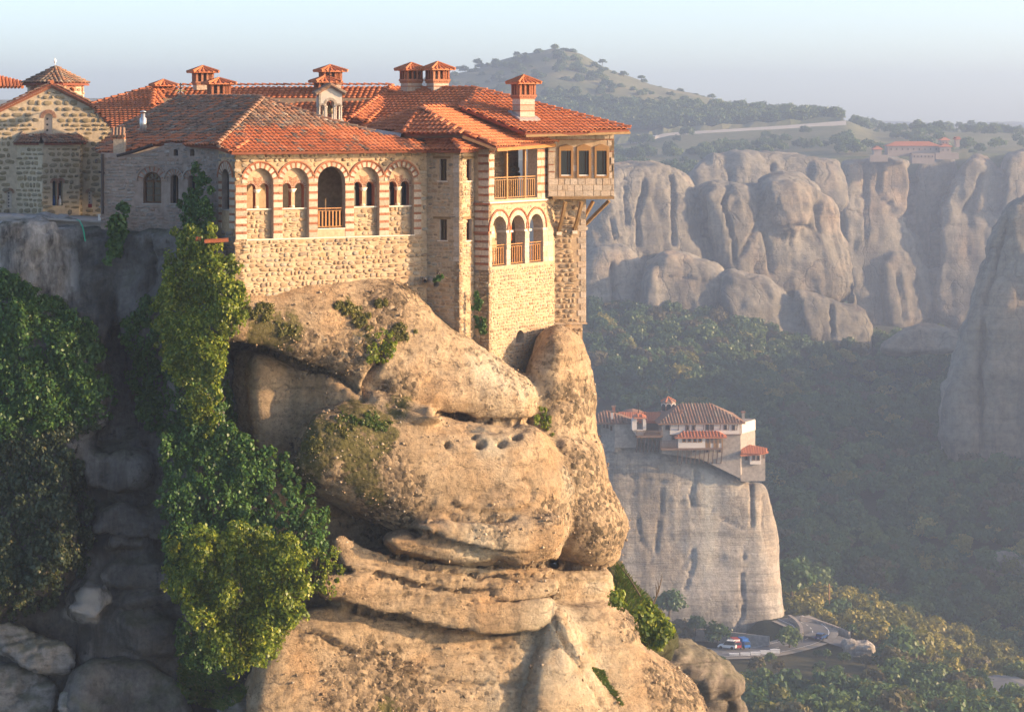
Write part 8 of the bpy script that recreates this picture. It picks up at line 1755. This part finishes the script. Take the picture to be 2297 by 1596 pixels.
# everything farther: one wood, instanced from the same trees
def wood(name, pts_, label):
    for k in 'abcd':
        for i in range(3):
            sel = [q for q in pts_ if q[3] == k and q[6] == i]
            if not sel: continue
            yield k, i, sel
far = list(left)
for _ in range(1500):                                   # woodland on the lower hill slope
    u = rs.uniform(900, 1880); t = rs.random(); v = np.interp(u, [900, 1300, 1600, 1880], [300, 300, 288, 274]) - 50 * t ** 1.5 * np.interp(u, [900, 1300, 1600, 1880], [1, 1.2, .8, .2]); p = on_hill(u, v); far.append((p.y, p.x, p.z - .5, 'a' if rs.random() < .55 else 'b', rs.uniform(.8, 1.7), rs.uniform(0, 6), int(rs.integers(3))))
for _ in range(900):                                   # clustered scrub over the upper hill
    u = rs.uniform(880, 1860); v = rs.uniform(110, 260)
    if float(vnoise(np.array([[u * .022, v * .05, 8.]]), 24)[0]) < -.05: continue
    if v < np.interp(u, [860, 1000, 1240, 1350, 1600, 1890], [205, 165, 113, 148, 228, 270]) + 3: continue
    p = on_hill(u, v); far.append((p.y, p.x, p.z - 1.8, 'a' if rs.random() < .7 else 'b', rs.uniform(.6, 1.3), rs.uniform(0, 6), int(rs.integers(3))))
for _ in range(800):                                   # scrub between road and cliffs, plateau edge
    u = rs.uniform(1310, 2330); y_ = rs.uniform(1440, 1700) if u < 1900 else rs.uniform(1420, 2250); nz = float(vnoise(np.array([[u * .02, y_ * .012, 3.]]), 14)[0])
    if nz < .0 and rs.random() < .85: continue
    if u < 1905 and 1590 < y_ and rs.random() < .93: continue
    x = (u - CX) / F * y_; far.append((y_, x, float(ground(np.array([x]), np.array([y_]))[0]) - .5, 'a' if rs.random() < .7 else 'b', rs.uniform(.7, 1.5), rs.uniform(0, 6), int(rs.integers(3))))
for _ in range(420):                                   # small trees on the horizon of the hill and the ledges of the cliffs
    u = rs.uniform(1320, 1900); y_ = rs.uniform(1180, 1420); x = (u - CX) / F * y_; far.append((y_, x, float(ground(np.array([x]), np.array([y_]))[0]), 'a', rs.uniform(.8, 1.5), rs.uniform(0, 6), int(rs.integers(3))))
def tree_instancer():
    ng = bpy.data.node_groups.new('far wood', 'GeometryNodeTree'); ng.interface.new_socket('Geometry', in_out='INPUT', socket_type='NodeSocketGeometry'); ng.interface.new_socket('Geometry', in_out='OUTPUT', socket_type='NodeSocketGeometry')
    gi = ng.nodes.new('NodeGroupInput'); go_ = ng.nodes.new('NodeGroupOutput'); join = ng.nodes.new('GeometryNodeJoinGeometry')
    pid = ng.nodes.new('GeometryNodeInputNamedAttribute'); pid.data_type = 'INT'; pid.inputs[0].default_value = 'which'
    sc = ng.nodes.new('GeometryNodeInputNamedAttribute'); sc.data_type = 'FLOAT'; sc.inputs[0].default_value = 'size'; rt = ng.nodes.new('GeometryNodeInputNamedAttribute'); rt.data_type = 'FLOAT'; rt.inputs[0].default_value = 'turn'
    cmb = ng.nodes.new('ShaderNodeCombineXYZ'); ng.links.new(rt.outputs[0], cmb.inputs[2])
    n = 0
    for k in 'abcd':
        for i in range(3):
            ob = bpy.data.objects.new('crown', PT[k][i][0]); inf = ng.nodes.new('GeometryNodeObjectInfo'); inf.inputs[0].default_value = ob
            cp = ng.nodes.new('FunctionNodeCompare'); cp.data_type = 'INT'; cp.operation = 'EQUAL'; ng.links.new(pid.outputs[0], cp.inputs[2]); cp.inputs[3].default_value = n
            ip = ng.nodes.new('GeometryNodeInstanceOnPoints'); ng.links.new(gi.outputs[0], ip.inputs['Points']); ng.links.new(cp.outputs[0], ip.inputs['Selection']); ng.links.new(inf.outputs['Geometry'], ip.inputs['Instance'])
            ng.links.new(cmb.outputs[0], ip.inputs['Rotation']); ng.links.new(sc.outputs[0], ip.inputs['Scale']); ng.links.new(ip.outputs[0], join.inputs[0]); n += 1
    ng.links.new(join.outputs[0], go_.inputs[0]); return ng
me = bpy.data.meshes.new('wood'); me.from_pydata([(q[1], q[0], q[2]) for q in far], [], [])
a = me.attributes.new('which', 'INT', 'POINT'); a.data.foreach_set('value', ['abcd'.index(q[3]) * 3 + q[6] for q in far]); a = me.attributes.new('size', 'FLOAT', 'POINT'); a.data.foreach_set('value', [q[4] for q in far]); a = me.attributes.new('turn', 'FLOAT', 'POINT'); a.data.foreach_set('value', [q[5] for q in far])
o = bpy.data.objects.new('wood', me); COL.objects.link(o); mo = o.modifiers.new('trees', 'NODES'); mo.node_group = tree_instancer(); tag(o, 'far wood covering the valley and hill slopes', 'wood', None, 'stuff')
print('trees', len(ind), 'far', len(far))
for o in scene.objects:
    if '_w' in o: del o['_w']
